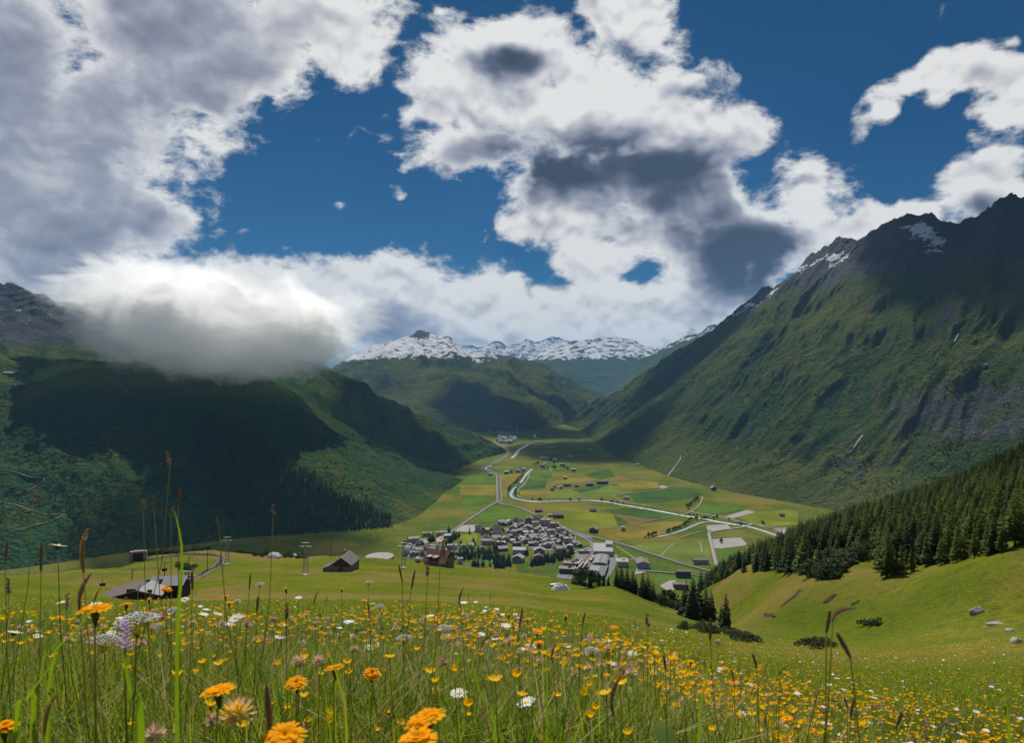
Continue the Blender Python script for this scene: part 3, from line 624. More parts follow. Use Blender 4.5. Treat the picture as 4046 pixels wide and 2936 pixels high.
lots = [('gravel_lot', GRAVEL, cB, [(1540,840),(1720,826),(1830,822),(1890,880),(1880,902),(1650,930),(1562,930)]), ('gravel_lot', GRAVEL, cB, [(1672,612),(1890,546),(1980,566),(1750,632)]), ('rubble_lot', RUBBLE, cB, [(1490,700),(1700,690),(1740,740),(1500,756)]),
 ('gravel_lot', GRAVEL, cB, [(1000,310),(1060,300),(1110,318),(1050,330)]), ('rail_yard', DARKGRAVEL, c3, [(660,170),(730,180),(700,345),(810,345),(740,480),(560,720),(250,720),(390,540),(560,330)]), ('station_yard', ASPH, c3, [(380,290),(640,205),(560,325),(380,550),(240,720),(60,690),(230,500),(390,360)]),
 ('depot_yard', ASPH, c3, [(980,345),(1080,300),(1100,390),(1080,450),(1030,560),(930,720),(800,740),(960,440),(940,380)]), ('warehouse_yard', GRAVEL, c3, [(1410,520),(1640,540),(1620,580),(1500,620),(1380,640)]), ('gravel_lot', GRAVEL, c3, [(1790,830),(1950,740),(2060,740),(2060,900),(1900,900)]),
 ('village_square', GRAVEL, v1, [(330,760),(440,640),(580,640),(640,700),(540,780)]), ('village_street', GRAVEL, v1, [(800,640),(940,550),(1000,580),(870,680),(840,740)]), ('building_site', GRAVEL, v1, [(1150,470),(1330,330),(1760,310),(1700,420),(1640,480),(1250,470)]),
 ('parking_lot', ASPH, v2, [(1900,470),(2100,540),(2268,600),(2268,640),(2060,590),(1900,510)]), ('village_ground', ASPH, v2, [(250,400),(500,380),(1100,330),(1500,480),(1900,560),(1900,700),(1650,870),(1300,900),(900,860),(600,640)]), ('village_ground', ASPH, v1, [(120,780),(600,760),(1050,780),(1300,900),(1280,1060),(700,1100),(150,1050)]), ('gravel_lot', GRAVEL, cB, [(2150,735),(2268,730),(2330,760),(2268,790)])]
for k, (nm, m, cvf, pts) in enumerate(lots): poly_sheet(nm, fl(cvf, pts), FLOOR + 0.72 + 0.012 * k, m)

RIBK = [0]
def ribbon(name, pts, width, z, mat, n=None, kind='structure', wav=0.0):
    n = n or max(8, len(pts) * 8)
    Q = resample([p[:2] for p in pts], n); d = np.gradient(Q, axis=0); d /= np.linalg.norm(d, axis=1)[:, None] + 1e-9
    nr = np.stack([-d[:, 1], d[:, 0]], 1)
    w = np.full(n, width) * (1 + wav * fbm(np.arange(n) * 0.35, np.zeros(n), 3, int(width * 10)))
    RIBK[0] += 1; dz = 0.004 * (RIBK[0] % 40)
    if hasattr(z, '__call__'): zz = z
    else: zz = lambda q: np.full(len(q), z + dz)
    L = Q + nr * w[:, None] / 2; R = Q - nr * w[:, None] / 2
    zl, zr = zz(L), zz(R); dp = 0.6
    V = np.concatenate([np.c_[L, zl], np.c_[R, zr], np.c_[L, zl - dp], np.c_[R, zr - dp]])
    i = np.arange(n - 1)
    Fq = np.concatenate([np.stack([i + n, i + n + 1, i + 1, i], 1), np.stack([i, i + 1, i + 2 * n + 1, i + 2 * n], 1), np.stack([i + 3 * n, i + 3 * n + 1, i + n + 1, i + n], 1)])
    return tag(link(name, np_mesh(name, V, Fq, mat, False)), kind=kind)
Z1, Z2, Z3 = FLOOR + 0.9, FLOOR + 1.0, FLOOR + 1.2
main_n = fl(c4, [(300,430),(400,520),(500,590),(545,660),(500,730),(420,790),(270,870),(100,940),(5,990),(100,1030),(230,1075),(325,1140)]) + fl(c8, [(240,400),(247,560),(250,690)])
ribbon('main_road', main_n, 7.5, Z3, ASPH, 140)
ribbon('railway_bed', [(p[0] + 11, p[1], p[2]) for p in main_n], 5, Z2, DARKGRAVEL, 140)
ribbon('village_road', fl(c8, [(250,700),(100,780),(0,850)]) + fl(cA, [(930,240),(720,380),(650,440),(600,480)]), 8, Z3, ASPH)
ribbon('valley_road', fl(c8, [(250,690),(330,735),(500,765),(640,815),(790,880),(930,940),(1010,975),(1170,1045)]) + fl(cB, [(130,745),(300,800),(520,855),(700,905),(860,960),(1050,1020),(1270,1090),(1500,1150),(1600,1175)]), 8, Z3, ASPH, 160)
ribbon('side_road', fl(cB, [(1590,1180),(1600,1140),(1570,1010),(1545,900),(1520,800),(1530,770),(1650,745),(1850,720),(1950,690),(2030,700),(2090,722),(2300,726)]), 7, Z3 + 0.05, GRAVEL, 120)
ribbon('side_road', fl(cB, [(1960,690),(1800,660),(1650,622),(1450,588),(1335,566)]), 8, Z3 + 0.1, GRAVEL)
ribbon('farm_track', fl(cB, [(1335,568),(1250,590),(1000,642),(700,700),(560,722),(430,737)]), 3.5, Z3 + 0.15, TRACKM)
ribbon('farm_track', fl(cB, [(1335,566),(1400,520),(1450,440),(1440,410)]), 3.5, Z3 + 0.15, TRACKM)
ribbon('farm_track', fl(cB, [(1300,576),(1100,540),(900,502),(700,472),(600,430),(565,408),(620,392),(850,362),(1040,342),(1150,300),(1180,292),(1250,310),(1500,345),(1850,395),(2140,445)]), 3.2, Z2, TRACKM, 140)
ribbon('river_path', fl(c8, [(1060,215),(1040,235),(900,258),(745,256),(700,350),(640,440),(560,510),(535,570),(560,610),(650,645),(800,662),(1000,672),(1300,664),(1600,650),(1850,655),(2050,685),(2268,725)]) + fl(cB, [(760,480),(900,505)]), 3.5, Z2, TRACKM, 150)
ribbon('farm_track', fl(c8, [(1060,215),(1000,185),(930,170),(920,150),(985,95)]), 4, Z2, TRACKM)
ribbon('farm_track', fl(c8, [(300,290),(400,270),(480,265)]), 4, Z2, TRACKM)
ribbon('farm_track', fl(c8, [(640,522),(900,512),(1060,500),(1240,480),(1400,470),(1560,455)]), 3, Z2, TRACKM)
ribbon('farm_track', fl(cB, [(590,910),(640,940),(720,990),(785,1040)]), 2.5, Z2, TRACKM)
ribbon('farm_track', fl(cB, [(1040,1010),(1090,950),(1180,875)]), 2.2, Z2, TRACKM)
ribbon('farm_track', fl(cB, [(1290,842),(1400,850),(1520,858)]), 2.2, Z2, TRACKM)
ribbon('farm_track', fl(cB, [(1410,865),(1435,900),(1445,970)]), 2.2, Z2, TRACKM)
ribbon('farm_track', fl(cB, [(1235,822),(1330,790),(1430,765),(1510,762)]), 3, Z2, TRACKM)
ribbon('yard_road', fl(cB, [(1530,1222),(1300,1190),(1000,1165),(800,1150)]), 7, Z3, ASPH)
ribbon('yard_road', fl(cB, [(690,1045),(800,1040),(850,1035)]), 4, Z2, TRACKM)
ribbon('village_lane', fl(v2, [(250,400),(380,480),(440,600),(420,680)]), 6, Z3, ASPH)
ribbon('village_lane', fl(v2, [(1100,340),(1180,420),(1230,520),(1350,560),(1520,660),(1640,760),(1640,880)]), 5, Z3, GRAVEL)
ribbon('village_lane', fl(v2, [(1850,940),(2020,890),(2240,820)]), 5, Z3, GRAVEL)
ribbon('railway_bed', fl(v2, [(1640,400),(1900,530),(2120,630),(2240,700),(2262,790)]) + fl(c3, [(690,190),(640,260),(560,350),(440,520)]), 8, Z2, DARKGRAVEL)
ribbon('far_road', fl(c4, [(860,215),(930,140),(1050,110),(1230,70),(1340,30),(1500,8)]), 14, Z2, TRACKM)
ribbon('far_road', fl(c4, [(300,430),(330,380),(400,300),(450,280)]), 14, Z2, GRAVEL)
ribbon('far_road', fl(c4, [(560,158),(720,158),(770,168),(740,185)]), 14, Z2, TRACKM)

def river_mat():
    m, N, b = new_mat('glacier_water'); p = N.pos()
    n = N.noise(N.mapping(p, sc=(1, 0.5, 1)), 0.35, 6, 0.75)
    c = N.mix(N.step(n, 0.42, 0.68), (0.20, 0.25, 0.27), (0.46, 0.50, 0.52))
    N.put(b.inputs['Base Color'], c); b.inputs['Roughness'].default_value = 0.35; b.inputs['Specular IOR Level'].default_value = 0.5
    N.put(b.inputs['Normal'], N.bump(n, 0.6, 0.3)); return m
WATER = river_mat()
riverp = fl(c8, [(770,205),(700,260),(640,350),(560,450),(480,520),(452,580),(475,630),(560,660),(700,685),(850,694),(1000,692),(1300,684),(1600,676),(1750,684),(1900,702),(2050,732),(2260,767)]) + fl(cB, [(900,537),(1100,572),(1200,592),(1290,607),(1450,632),(1600,662),(1780,692),(1870,706),(1950,722),(2050,752),(2250,822),(2330,850)])
ribbon('river', riverp, 10, FLOOR + 0.62, WATER, 260, wav=0.35)
ribbon('river', fl(cB, [(1590,657),(1450,672),(1350,710),(1250,752),(1100,797),(1000,817)]), 8, FLOOR + 0.60, WATER, 60, wav=0.4)
ribbon('river', fl(c4, [(970,490),(900,540),(780,610),(700,720),(630,780)]), 15, FLOOR + 0.62, WATER, 60, wav=0.7)
ribbon('river', fl(c8, [(160,152),(90,178),(68,208),(130,222)]), 11, FLOOR + 0.62, WATER, 40, wav=0.3)
ribbon('river', fl(c4, [(1110,290),(1080,330),(1140,375)]), 10, FLOOR + 0.62, WATER, 40, wav=0.3)
# ------------------------------------------------------------------ building materials
W_white = flat_mat('render_white', (0.37, 0.36, 0.345), 0.85, 0.12, 0.4); W_cream = flat_mat('render_cream', (0.33, 0.28, 0.215), 0.85, 0.12, 0.4); W_grey = flat_mat('render_grey', (0.28, 0.28, 0.285), 0.85, 0.12, 0.4)
W_yel = flat_mat('render_yellow', (0.50, 0.40, 0.22), 0.85, 0.12, 0.4); W_red = flat_mat('render_red', (0.24, 0.075, 0.055), 0.85, 0.15, 0.4); W_orange = flat_mat('render_orange', (0.33, 0.16, 0.085), 0.85, 0.15, 0.4)
W_wood = flat_mat('weathered_timber', (0.085, 0.052, 0.034), 0.85, 0.4, 1.2); W_dark = flat_mat('dark_timber', (0.045, 0.036, 0.034), 0.85, 0.35, 1.2); W_pink = flat_mat('render_pink', (0.45, 0.30, 0.26), 0.85, 0.12, 0.4); W_green = flat_mat('render_green', (0.36, 0.42, 0.36), 0.85, 0.12, 0.4); W_blue = flat_mat('render_blue', (0.20, 0.26, 0.33), 0.8, 0.12, 0.4)
R_grey = flat_mat('roof_slate', (0.20, 0.195, 0.20), 0.7, 0.3, 0.7); R_pale = flat_mat('roof_fibre', (0.23, 0.215, 0.21), 0.7, 0.22, 0.7); R_dark = flat_mat('roof_dark', (0.075, 0.075, 0.085), 0.7, 0.3, 0.7); R_brown = flat_mat('roof_brown', (0.15, 0.105, 0.085), 0.75, 0.3, 0.7); R_red = flat_mat('roof_red', (0.23, 0.12, 0.10), 0.75, 0.25, 0.7); R_white = flat_mat('roof_white', (0.40, 0.385, 0.38), 0.7, 0.1, 0.5); R_gold = flat_mat('roof_boards_new', (0.62, 0.42, 0.16), 0.7, 0.25, 0.6); R_metal = flat_mat('roof_sheet_metal', (0.15, 0.155, 0.165), 0.65, 0.15, 0.6, metal=0.0)
M_win = flat_mat('window_glass', (0.035, 0.045, 0.055), 0.12, 0.2, 1.0, spec=0.7); M_trim = flat_mat('trim_white', (0.68, 0.67, 0.64), 0.7, 0.1)
M_door = flat_mat('door_wood', (0.07, 0.045, 0.03), 0.8, 0.3, 2.0); M_conc = flat_mat('concrete', (0.34, 0.33, 0.31), 0.9, 0.2, 1.0); M_steel = flat_mat('galvanised_steel', (0.30, 0.32, 0.34), 0.45, 0.2, 2.0, metal=0.7); M_iron = flat_mat('dark_steel', (0.055, 0.06, 0.065), 0.5, 0.25, 2.0, metal=0.5); M_rail = flat_mat('rail_steel', (0.20, 0.16, 0.14), 0.4, 0.3, 1.0, metal=0.6)
# ------------------------------------------------------------------ houses
WINMESH = {}
def win_mesh(w, h, mat=None):
    k = (round(w, 1), round(h, 1))
    if k not in WINMESH:
        mb = MB(); mb.box((0, 0, 0), (w, 0.12, h)); mb.m = 1; t = 0.10
        for sx in (-1, 1): mb.box((sx * (w / 2), -0.02, 0), (t, 0.2, h + t))
        for sz in (-1, 1): mb.box((0, -0.03, sz * h / 2), (w + t, 0.24, t))
        WINMESH[k] = mb.mesh('window', [M_win, M_trim])
    return WINMESH[k]
def add_windows(root, face, W, L, h, n, storeys, w=1.3, hh=1.4, z0=1.2):
    """windows on the front ('f', -y) or the right / left side of a house"""
    me = win_mesh(w, hh)
    span = W if face == 'f' else L
    for s in range(storeys):
        for i in range(n):
            a = (i + 0.5) / n * span - span / 2; z = z0 + hh / 2 + s * (h - 0.6) / storeys
            if face == 'f': link('window', me, root, (a, -L / 2 - 0.02, z))
            elif face == 'r': link('window', me, root, (W / 2 + 0.02, a, z), math.pi / 2)
            else: link('window', me, root, (-W / 2 - 0.02, a, z), -math.pi / 2)
def house(name, label, cat, loc, W, L, h, rh, rz, wall, roof, ridge='y', over=0.8, chim=1, win=(3, 2, 2), group=None, balc=None, gable=None):
    """gabled house: W across the front, L deep, eaves at h, ridge h+rh; ridge along 'y' (gable to the front) or 'x'"""
    root = thing(name, label, cat, loc, rz, group)
    mb = MB(); x, y = W / 2, L / 2; b = -2.0
    if ridge == 'y':
        mb.quad((-x, -y, b), (x, -y, b), (x, -y, h), (0, -y, h + rh), (-x, -y, h)); mb.quad((x, y, b), (-x, y, b), (-x, y, h), (0, y, h + rh), (x, y, h))
        mb.quad((x, -y, b), (x, y, b), (x, y, h), (x, -y, h)); mb.quad((-x, y, b), (-x, -y, b), (-x, -y, h), (-x, y, h))
    else:
        mb.quad((x, -y, b), (x, y, b), (x, y, h), (x, 0, h + rh), (x, -y, h)); mb.quad((-x, y, b), (-x, -y, b), (-x, -y, h), (-x, 0, h + rh), (-x, y, h))
        mb.quad((-x, -y, b), (x, -y, b), (x, -y, h), (-x, -y, h)); mb.quad((x, y, b), (-x, y, b), (-x, y, h), (x, y, h))
    mb.build('wall', wall, root)
    if gable is not None:                                   # timber-clad gable board
        g = MB(); g.quad((-x * 0.98, -y - 0.12, h - 0.6), (x * 0.98, -y - 0.12, h - 0.6), (x * 0.98, -y - 0.12, h), (0, -y - 0.12, h + rh - 0.1), (-x * 0.98, -y - 0.12, h))
        g.build('gable_cladding', gable, root)
    rm = MB(); th = 0.35
    half = (x if ridge == 'y' else y); k = rh / half; o = over
    for s in (-1, 1):
        e = half + o; ze = h - o * k
        if ridge == 'y':
            p = [(0, -y - o, h + rh), (0, y + o, h + rh), (s * e, y + o, ze), (s * e, -y - o, ze)]
        else:
            p = [(-x - o, 0, h + rh), (x + o, 0, h + rh), (x + o, s * e, ze), (-x - o, s * e, ze)]
        up = [(a, b_, c + th) for a, b_, c in p]
        if (ridge == 'y') == (s > 0): up2, p2 = up[::-1], p[::-1]
        else: up2, p2 = up, p
        rm.quad(*up2); rm.quad(*p2[::-1])
        for i in range(4): rm.quad(p2[i], p2[(i + 1) % 4], up2[(i + 1) % 4], up2[i])
    ro = rm.build('roof', roof, root)
    for i in range(chim):
        cx_, cy_ = (0.12 * W * (1 if i else -1), L * (0.18 - 0.4 * i)) if ridge == 'y' else (W * (0.2 - 0.4 * i), L * 0.1)
        MB().box((cx_, cy_, h + rh * 0.9), (0.9, 0.9, rh * 0.8 + 1.8)).build('chimney', M_conc, ro)
    nf, nsd, st = win
    if nf: add_windows(root, 'f', W * 0.9, L, h, nf, st)
    if nsd: add_windows(root, 'r' if loc[0] < 0 else 'l', W, L * 0.9, h, nsd, st)
    if balc is not None:
        for s in range(1, st):
            MB().box((0, -y - 0.7, 1.0 + s * (h - 0.6) / st), (W * 0.8, 1.3, 0.9)).build('balcony', balc, root)
    return root
def block(name, label, cat, loc, W, L, h, rz, wall, roof=None, win=(4, 3, 4), group=None, parapet=0.8, balc=None, band=None):
    """flat-roofed block with parapet and roof hut"""
    root = thing(name, label, cat, loc, rz, group)
    MB().box((0, 0, h / 2 - 1), (W, L, h + 2)).build('wall', wall, root)
    rf = MB()
    rf.box((0, 0, h + 0.1), (W - 0.8, L - 0.8, 0.3))
    r = rf.build('roof', roof or R_pale, root)
    pm = MB()
    for sx in (-1, 1): pm.box((sx * W / 2, 0, h + parapet / 2), (0.5, L + 0.5, parapet))
    for sy in (-1, 1): pm.box((0, sy * L / 2, h + parapet / 2 + 0.01), (W - 0.5, 0.5, parapet))
    pm.build('parapet', band or M_trim, r)
    MB().box((W * 0.15, L * 0.1, h + 1.3), (W * 0.22, L * 0.22, 2.4)).build('roof_hut', wall, r)
    nf, nsd, st = win
    if nf: add_windows(root, 'f', W * 0.94, L, h, nf, st, 1.5)
    if nsd: add_windows(root, 'r' if loc[0] < 0 else 'l', W, L * 0.94, h, nsd, st, 1.5)
    if balc is not None:
        for s in range(st): MB().box((W * 0.26, -L / 2 - 0.8, 1.4 + s * (h - 0.6) / st), (W * 0.36, 1.5, 1.0)).build('balcony', balc, root)
    return root

# village: (view, base x, base y, width px, wall height m, kind, wall, roof, depth ratio, turn deg)
VIL = [
 (v2,235,300,150,6,'x',W_white,R_pale,.8,8),(v2,290,330,130,5,'y',W_wood,R_grey,1,-12),(v2,410,292,120,6,'y',W_cream,R_white,1,20),(v2,570,262,130,6,'y',W_grey,R_dark,1,-15),(v2,650,312,130,5,'x',W_wood,R_dark,.9,10),
 (v2,855,275,185,9,'y',W_cream,R_brown,.9,-8),(v2,1060,262,200,10,'x',W_white,R_dark,.7,-10),(v2,995,378,140,12,'b',W_yel,R_pale,.7,6),(v2,1200,345,150,14,'b',W_grey,R_pale,.8,-14),(v2,1300,358,95,15,'b',W_pink,R_white,.9,-14),(v2,1430,405,175,12,'b',W_orange,R_grey,.7,-12),
 (v2,1345,535,190,9,'b',W_white,R_pale,.6,6),(v2,1565,492,175,9,'b',W_white,R_pale,.6,4),(v2,1735,745,200,11,'b',W_grey,R_pale,.7,3),(v2,1905,795,150,7,'x',W_white,R_grey,.8,6),(v2,835,575,235,9,'b',W_red,R_white,.6,6),(v2,830,425,210,5,'y',W_cream,R_grey,.9,-6),
 (v2,500,432,180,6,'y',W_white,R_grey,.9,-14),(v2,535,552,115,9,'x',W_yel,R_pale,1,0),(v2,330,690,160,7,'y',W_white,R_grey,1,12),(v2,1080,440,115,5,'y',W_white,R_grey,1,15),(v2,1150,525,115,6,'y',W_cream,R_pale,1,10),(v2,970,602,145,5,'x',W_white,R_pale,.8,-10),
 (v2,815,612,120,6,'y',W_cream,R_grey,1,8),(v2,1150,606,180,5,'x',W_cream,R_pale,.8,12),(v2,980,690,140,7,'y',W_cream,R_pale,1,-8),(v2,1215,660,150,6,'y',W_cream,R_pale,.9,14),(v2,1250,735,175,6,'y',W_white,R_pale,1,12),(v2,1270,835,160,7,'y',W_white,R_grey,.9,10),(v2,1395,640,120,5,'y',W_white,R_pale,1,18),
 (v2,1430,725,145,6,'y',W_yel,R_pale,1,16),(v2,1540,770,120,6,'y',W_wood,R_pale,1,18),(v2,570,790,165,6,'b',W_orange,R_white,.5,10),(v2,650,985,300,9,'x',W_white,R_white,.6,-9),(v2,615,1165,260,8,'y',W_white,R_pale,.9,-16),(v2,1090,990,270,8,'y',W_green,R_pale,.8,0),(v2,1065,1075,230,3,'y',W_wood,R_red,.8,-6),
 (v2,1560,905,200,5,'x',W_cream,R_pale,.7,6),(v2,1770,850,130,5,'y',W_wood,R_white,1,-14),(v2,1985,812,135,4,'y',W_dark,R_grey,.9,8),(v2,250,905,220,5,'x',W_wood,R_grey,.8,24),(v2,770,735,145,7,'y',W_cream,R_grey,1,10),(v2,1005,790,130,6,'y',W_grey,R_grey,1,4),(v2,725,640,110,4,'x',W_cream,R_white,.8,-24),(v2,120,660,190,6,'x',W_grey,R_grey,.8,8),
 (v1,290,722,250,9,'x',W_cream,R_pale,.5,28),(v1,600,566,200,6,'b',W_cream,R_pale,.4,4),(v1,870,560,130,7,'b',W_yel,R_pale,.7,4),(v1,985,530,130,5,'x',W_white,R_pale,.6,4),(v1,425,812,160,6,'x',W_wood,R_dark,.9,10),(v1,945,765,150,6,'y',W_dark,R_gold,1,30),(v1,610,872,140,6,'y',W_pink,R_brown,1,8),
 (v1,725,855,110,6,'x',W_white,R_grey,1,-6),(v1,1165,905,200,11,'b',W_grey,R_grey,.6,2),(v1,1060,610,150,5,'x',W_dark,R_white,.8,12),(v1,1750,482,130,9,'x',W_cream,R_dark,1,4),(v1,1860,520,110,10,'y',W_yel,R_dark,1,4),(v1,1960,500,100,8,'x',W_cream,R_white,1,4),(v1,2050,530,110,10,'y',W_yel,R_dark,1,4),(v1,2180,480,130,9,'x',W_cream,R_dark,1,4),(v1,2180,600,180,9,'x',W_red,R_dark,1,4),
 (v1,1920,690,180,7,'y',W_white,R_dark,.8,10),(v1,1930,760,200,8,'x',W_cream,R_grey,.6,-6),(v1,280,1030,140,7,'y',W_white,R_grey,1,12),(v1,170,905,150,6,'x',W_grey,R_grey,1,-8),(v1,255,970,120,6,'y',W_cream,R_dark,1,20),(v1,430,960,150,7,'x',W_grey,R_grey,1,6),(v1,560,930,140,7,'y',W_cream,R_dark,1,-12),(v1,700,945,140,7,'x',W_white,R_grey,1,16),
 (v1,860,925,150,7,'y',W_grey,R_dark,1,-6),(v1,960,985,150,8,'x',W_white,R_grey,1,8),(v1,500,1020,120,7,'y',W_grey,R_dark,1,14),(v1,640,1060,140,7,'x',W_cream,R_grey,1,-10),(v1,205,840,120,6,'y',W_white,R_grey,1,4),(v1,1200,1000,140,5,'x',W_white,R_grey,.8,3),(v1,1350,1180,105,8,'b',W_pink,R_grey,.9,3),(v1,1420,850,110,6,'y',W_white,R_grey,1,14),(v1,1600,850,110,6,'y',W_white,R_grey,1,-10),(v1,1590,800,110,5,'x',W_cream,R_grey,1,6),(v1,1850,900,110,6,'y',W_white,R_brown,1,6),(v2,170,760,100,5,'y',W_cream,R_white,1,20),(v2,280,770,100,5,'y',W_wood,R_white,1,-16),(v2,490,720,110,5,'x',W_cream,R_white,1,10)]
CNAME = {id(W_white): 'white', id(W_cream): 'cream', id(W_grey): 'grey', id(W_yel): 'yellow', id(W_red): 'dark red', id(W_orange): 'orange-brown', id(W_wood): 'brown timber', id(W_dark): 'dark timber', id(W_pink): 'pinkish', id(W_green): 'pale green', id(W_blue): 'blue'}
RNAME = {id(R_grey): 'grey', id(R_pale): 'pale', id(R_dark): 'dark', id(R_brown): 'brown', id(R_red): 'red', id(R_white): 'whitish', id(R_gold): 'golden new-board'}
ORD = ['first', 'second', 'third', 'fourth', 'fifth', 'sixth', 'seventh', 'eighth', 'ninth', 'tenth', 'eleventh', 'twelfth', 'thirteenth', 'fourteenth']
_fr = random.Random(41)
for _q in [(v1,330,905),(v1,480,885),(v1,380,1005),(v1,565,1005),(v1,765,1005),(v1,820,985),(v1,905,845),(v1,1005,885),(v1,1095,875),(v1,150,965),(v1,115,1015),(v1,1015,1045),(v1,760,1065),(v1,885,1055),(v2,440,345),(v2,520,345),(v2,700,360),(v2,600,390),(v2,760,505),(v2,660,485),(v2,900,645),(v2,885,705),(v2,900,795),(v2,1090,685),(v2,1110,765),(v2,1140,845),(v2,1330,605),(v2,1345,705),(v2,1365,795),(v2,1480,605),(v2,1600,625),(v2,1625,565),(v2,1665,705),(v2,1500,865),(v2,1445,865),(v2,420,625),(v2,1390,475),(v2,1000,475),(v2,1250,465),(v2,190,590),(v2,60,560),(v1,2120,690),(v1,2060,740)]:
    VIL.append((_q[0], _q[1], _q[2], _fr.uniform(85, 125), _fr.uniform(4.5, 7), _fr.choice('xy'), _fr.choice([W_white, W_cream, W_wood, W_grey, W_wood]), _fr.choice([R_brown, R_grey, R_red, R_dark, R_pale]), 1.0, _fr.uniform(-22, 22)))
def build_village():
    rows = []
    for h in VIL:
        X, Y = h[0](h[1:3]); rows.append((Y, X, h))
    rows.sort(key=lambda r: r[0])
    nrow = 10; per = math.ceil(len(rows) / nrow)
    rn = ['back row', 'second row', 'third row', 'fourth row', 'fifth row', 'sixth row', 'seventh row', 'eighth row', 'ninth row', 'front row']
    for k in range(nrow):
        for j, (Y, X, h) in enumerate(sorted(rows[k * per:(k + 1) * per], key=lambda r: r[1])):
            _, _, _, wp, hh, kind, wall, roof, dr, rz = h
            x, y, z = on_floor(X, Y); m = y / FPX; s = h[0]((1, 0))[0] - h[0]((0, 0))[0]
            W = wp * s * m * (0.92 if kind == 'y' else 1.0); L = max(8.0, W * dr); L = min(L, 26)
            loc = (x, y + L / 2, FLOOR + 0.4)
            w = CNAME[id(wall)]; r = RNAME[id(roof)]
            lab = '%s %s, %s roof, %s from left in the village %s' % (w, 'flat block' if kind == 'b' else 'gabled house', r, ORD[j], rn[k])
            if kind == 'b':
                block('apartment_block', lab, 'building', loc, W, L, hh, math.radians(rz), wall, roof, (max(3, int(W / 3.6)), 3, max(2, int(hh / 2.9))), 'village buildings', balc=M_trim if wall in (W_pink, W_grey) else None)
            else:
                rh = (W if kind == 'y' else L) * (0.24 if roof not in (R_dark, R_gold) else 0.42)
                house('house', lab, 'house', loc, W, L, hh, min(rh, 7), math.radians(rz), wall, roof, kind, 0.9, 1, (max(2, int(W / 4.2)), 2, max(1, int(hh / 2.9))), 'village buildings', balc=W_wood if (kind == 'y' and hh >= 7) else None, gable=W_wood if (kind == 'y' and hh >= 8) else None)
build_village()

# special buildings of the valley floor
def px_house(conv, x, y, wp, hh, kind, wall, roof, dr, rz, label, name='barn', cat='barn', win=(2, 1, 1), group=None, rhk=0.3, chim=0):
    X, Y = conv((x, y)); wx, wy, z = on_floor(X, Y); s = conv((1, 0))[0] - conv((0, 0))[0]; W = wp * s * wy / FPX; L = max(6, W * dr)
    rh = min((W if kind == 'y' else L) * rhk, 7)
    return house(name, label, cat, (wx, wy + L / 2, FLOOR + 0.4), W, L, hh, rh, math.radians(rz), wall, roof, kind, 0.8, chim, win, group)
BG = 'barns on the valley fields'
for a in [
 (c8,865,850,100,5,'x',W_wood,R_brown,.7,6,'grey-brown barn beside the valley road, behind the large barn'),(c8,1160,942,150,8,'x',W_wood,R_brown,.7,4,'largest brown barn on the lime field behind the apartment blocks'),(c8,1050,918,80,4,'x',W_dark,R_grey,.7,-10,'small dark barn annex left of the largest barn'),
 (c8,1672,845,80,5,'x',W_dark,R_dark,.8,0,'small dark barn standing on the dark field boundary'),(c8,1693,1160,110,7,'y',W_wood,R_red,1.1,-20,'brown barn with reddish roof beside the valley road'),(c8,2132,1130,60,6,'y',W_grey,R_pale,1.2,-12,'small grey hut alone on the golden field'),
 (c8,1068,525,46,6,'x',W_dark,R_grey,.8,8,'leftmost dark farm barn beside the golden strip'),(c8,1092,492,56,6,'y',W_grey,R_grey,1,0,'grey farmhouse behind the leftmost dark barn'),(c8,1195,500,50,5,'y',W_white,R_grey,1,10,'small white farmhouse between two dark barns'),(c8,1292,468,108,7,'x',W_dark,R_dark,.4,3,'long dark stable in the middle of the farm row'),
 (c8,1430,477,60,6,'x',W_red,R_brown,.7,0,'reddish barn alone on the farm track'),(c8,1630,460,110,7,'x',W_dark,R_dark,.7,-4,'wide dark farmstead with a low roof'),(c8,1820,432,170,8,'x',W_dark,R_dark,.2,10,'longest dark stable at the end of the farm track'),(c8,1260,358,46,7,'x',W_dark,R_white,.8,0,'lone dark barn with a whitish roof in the golden field'),
 (c8,383,278,70,8,'x',W_wood,R_white,.5,0,'brown barn with whitish roof beside the road bend'),(c8,455,264,42,8,'y',W_grey,R_dark,1,0,'grey farmhouse right of the whitish-roofed barn'),(c8,555,258,78,9,'x',W_grey,R_grey,.5,0,'long grey farmhouse near the river bend'),(c8,640,238,52,8,'y',W_white,R_white,1,0,'white farmhouse nearest the river above the bend'),(c8,610,218,80,7,'x',W_red,R_brown,.4,0,'low reddish stable behind the white farmhouse'),
 (c8,945,70,60,10,'x',W_grey,R_pale,.5,0,'pale farm building far up the valley beside dark trees'),(c8,1110,92,40,9,'x',W_white,R_white,.8,0,'small white farm building far up the valley'),(c8,1215,165,70,9,'x',W_grey,R_grey,.5,0,'grey farmhouse among trees on the right of the valley'),(c8,1385,240,60,8,'x',W_red,R_white,.5,0,'reddish barn among trees on the right of the valley'),(c8,2180,660,70,6,'x',W_grey,R_pale,.7,0,'pale barn inside the bend of the farm track'),(c8,140,302,48,6,'x',W_dark,R_grey,.8,0,'small dark barn left of the main road'),
 (cB,803,108,30,7,'x',W_white,R_white,.6,0,'small white hut at the foot of the right slope'),(cB,1565,352,46,8,'y',W_wood,R_pale,1,0,'lone hut on the foot of the right slope'),(cB,2250,612,40,6,'x',W_red,R_red,.8,0,'small red barn on the lime field near the forest'),(cB,362,562,60,6,'x',W_dark,R_dark,.7,0,'dark hut between the mown fields')]:
    px_house(*a, group=BG)
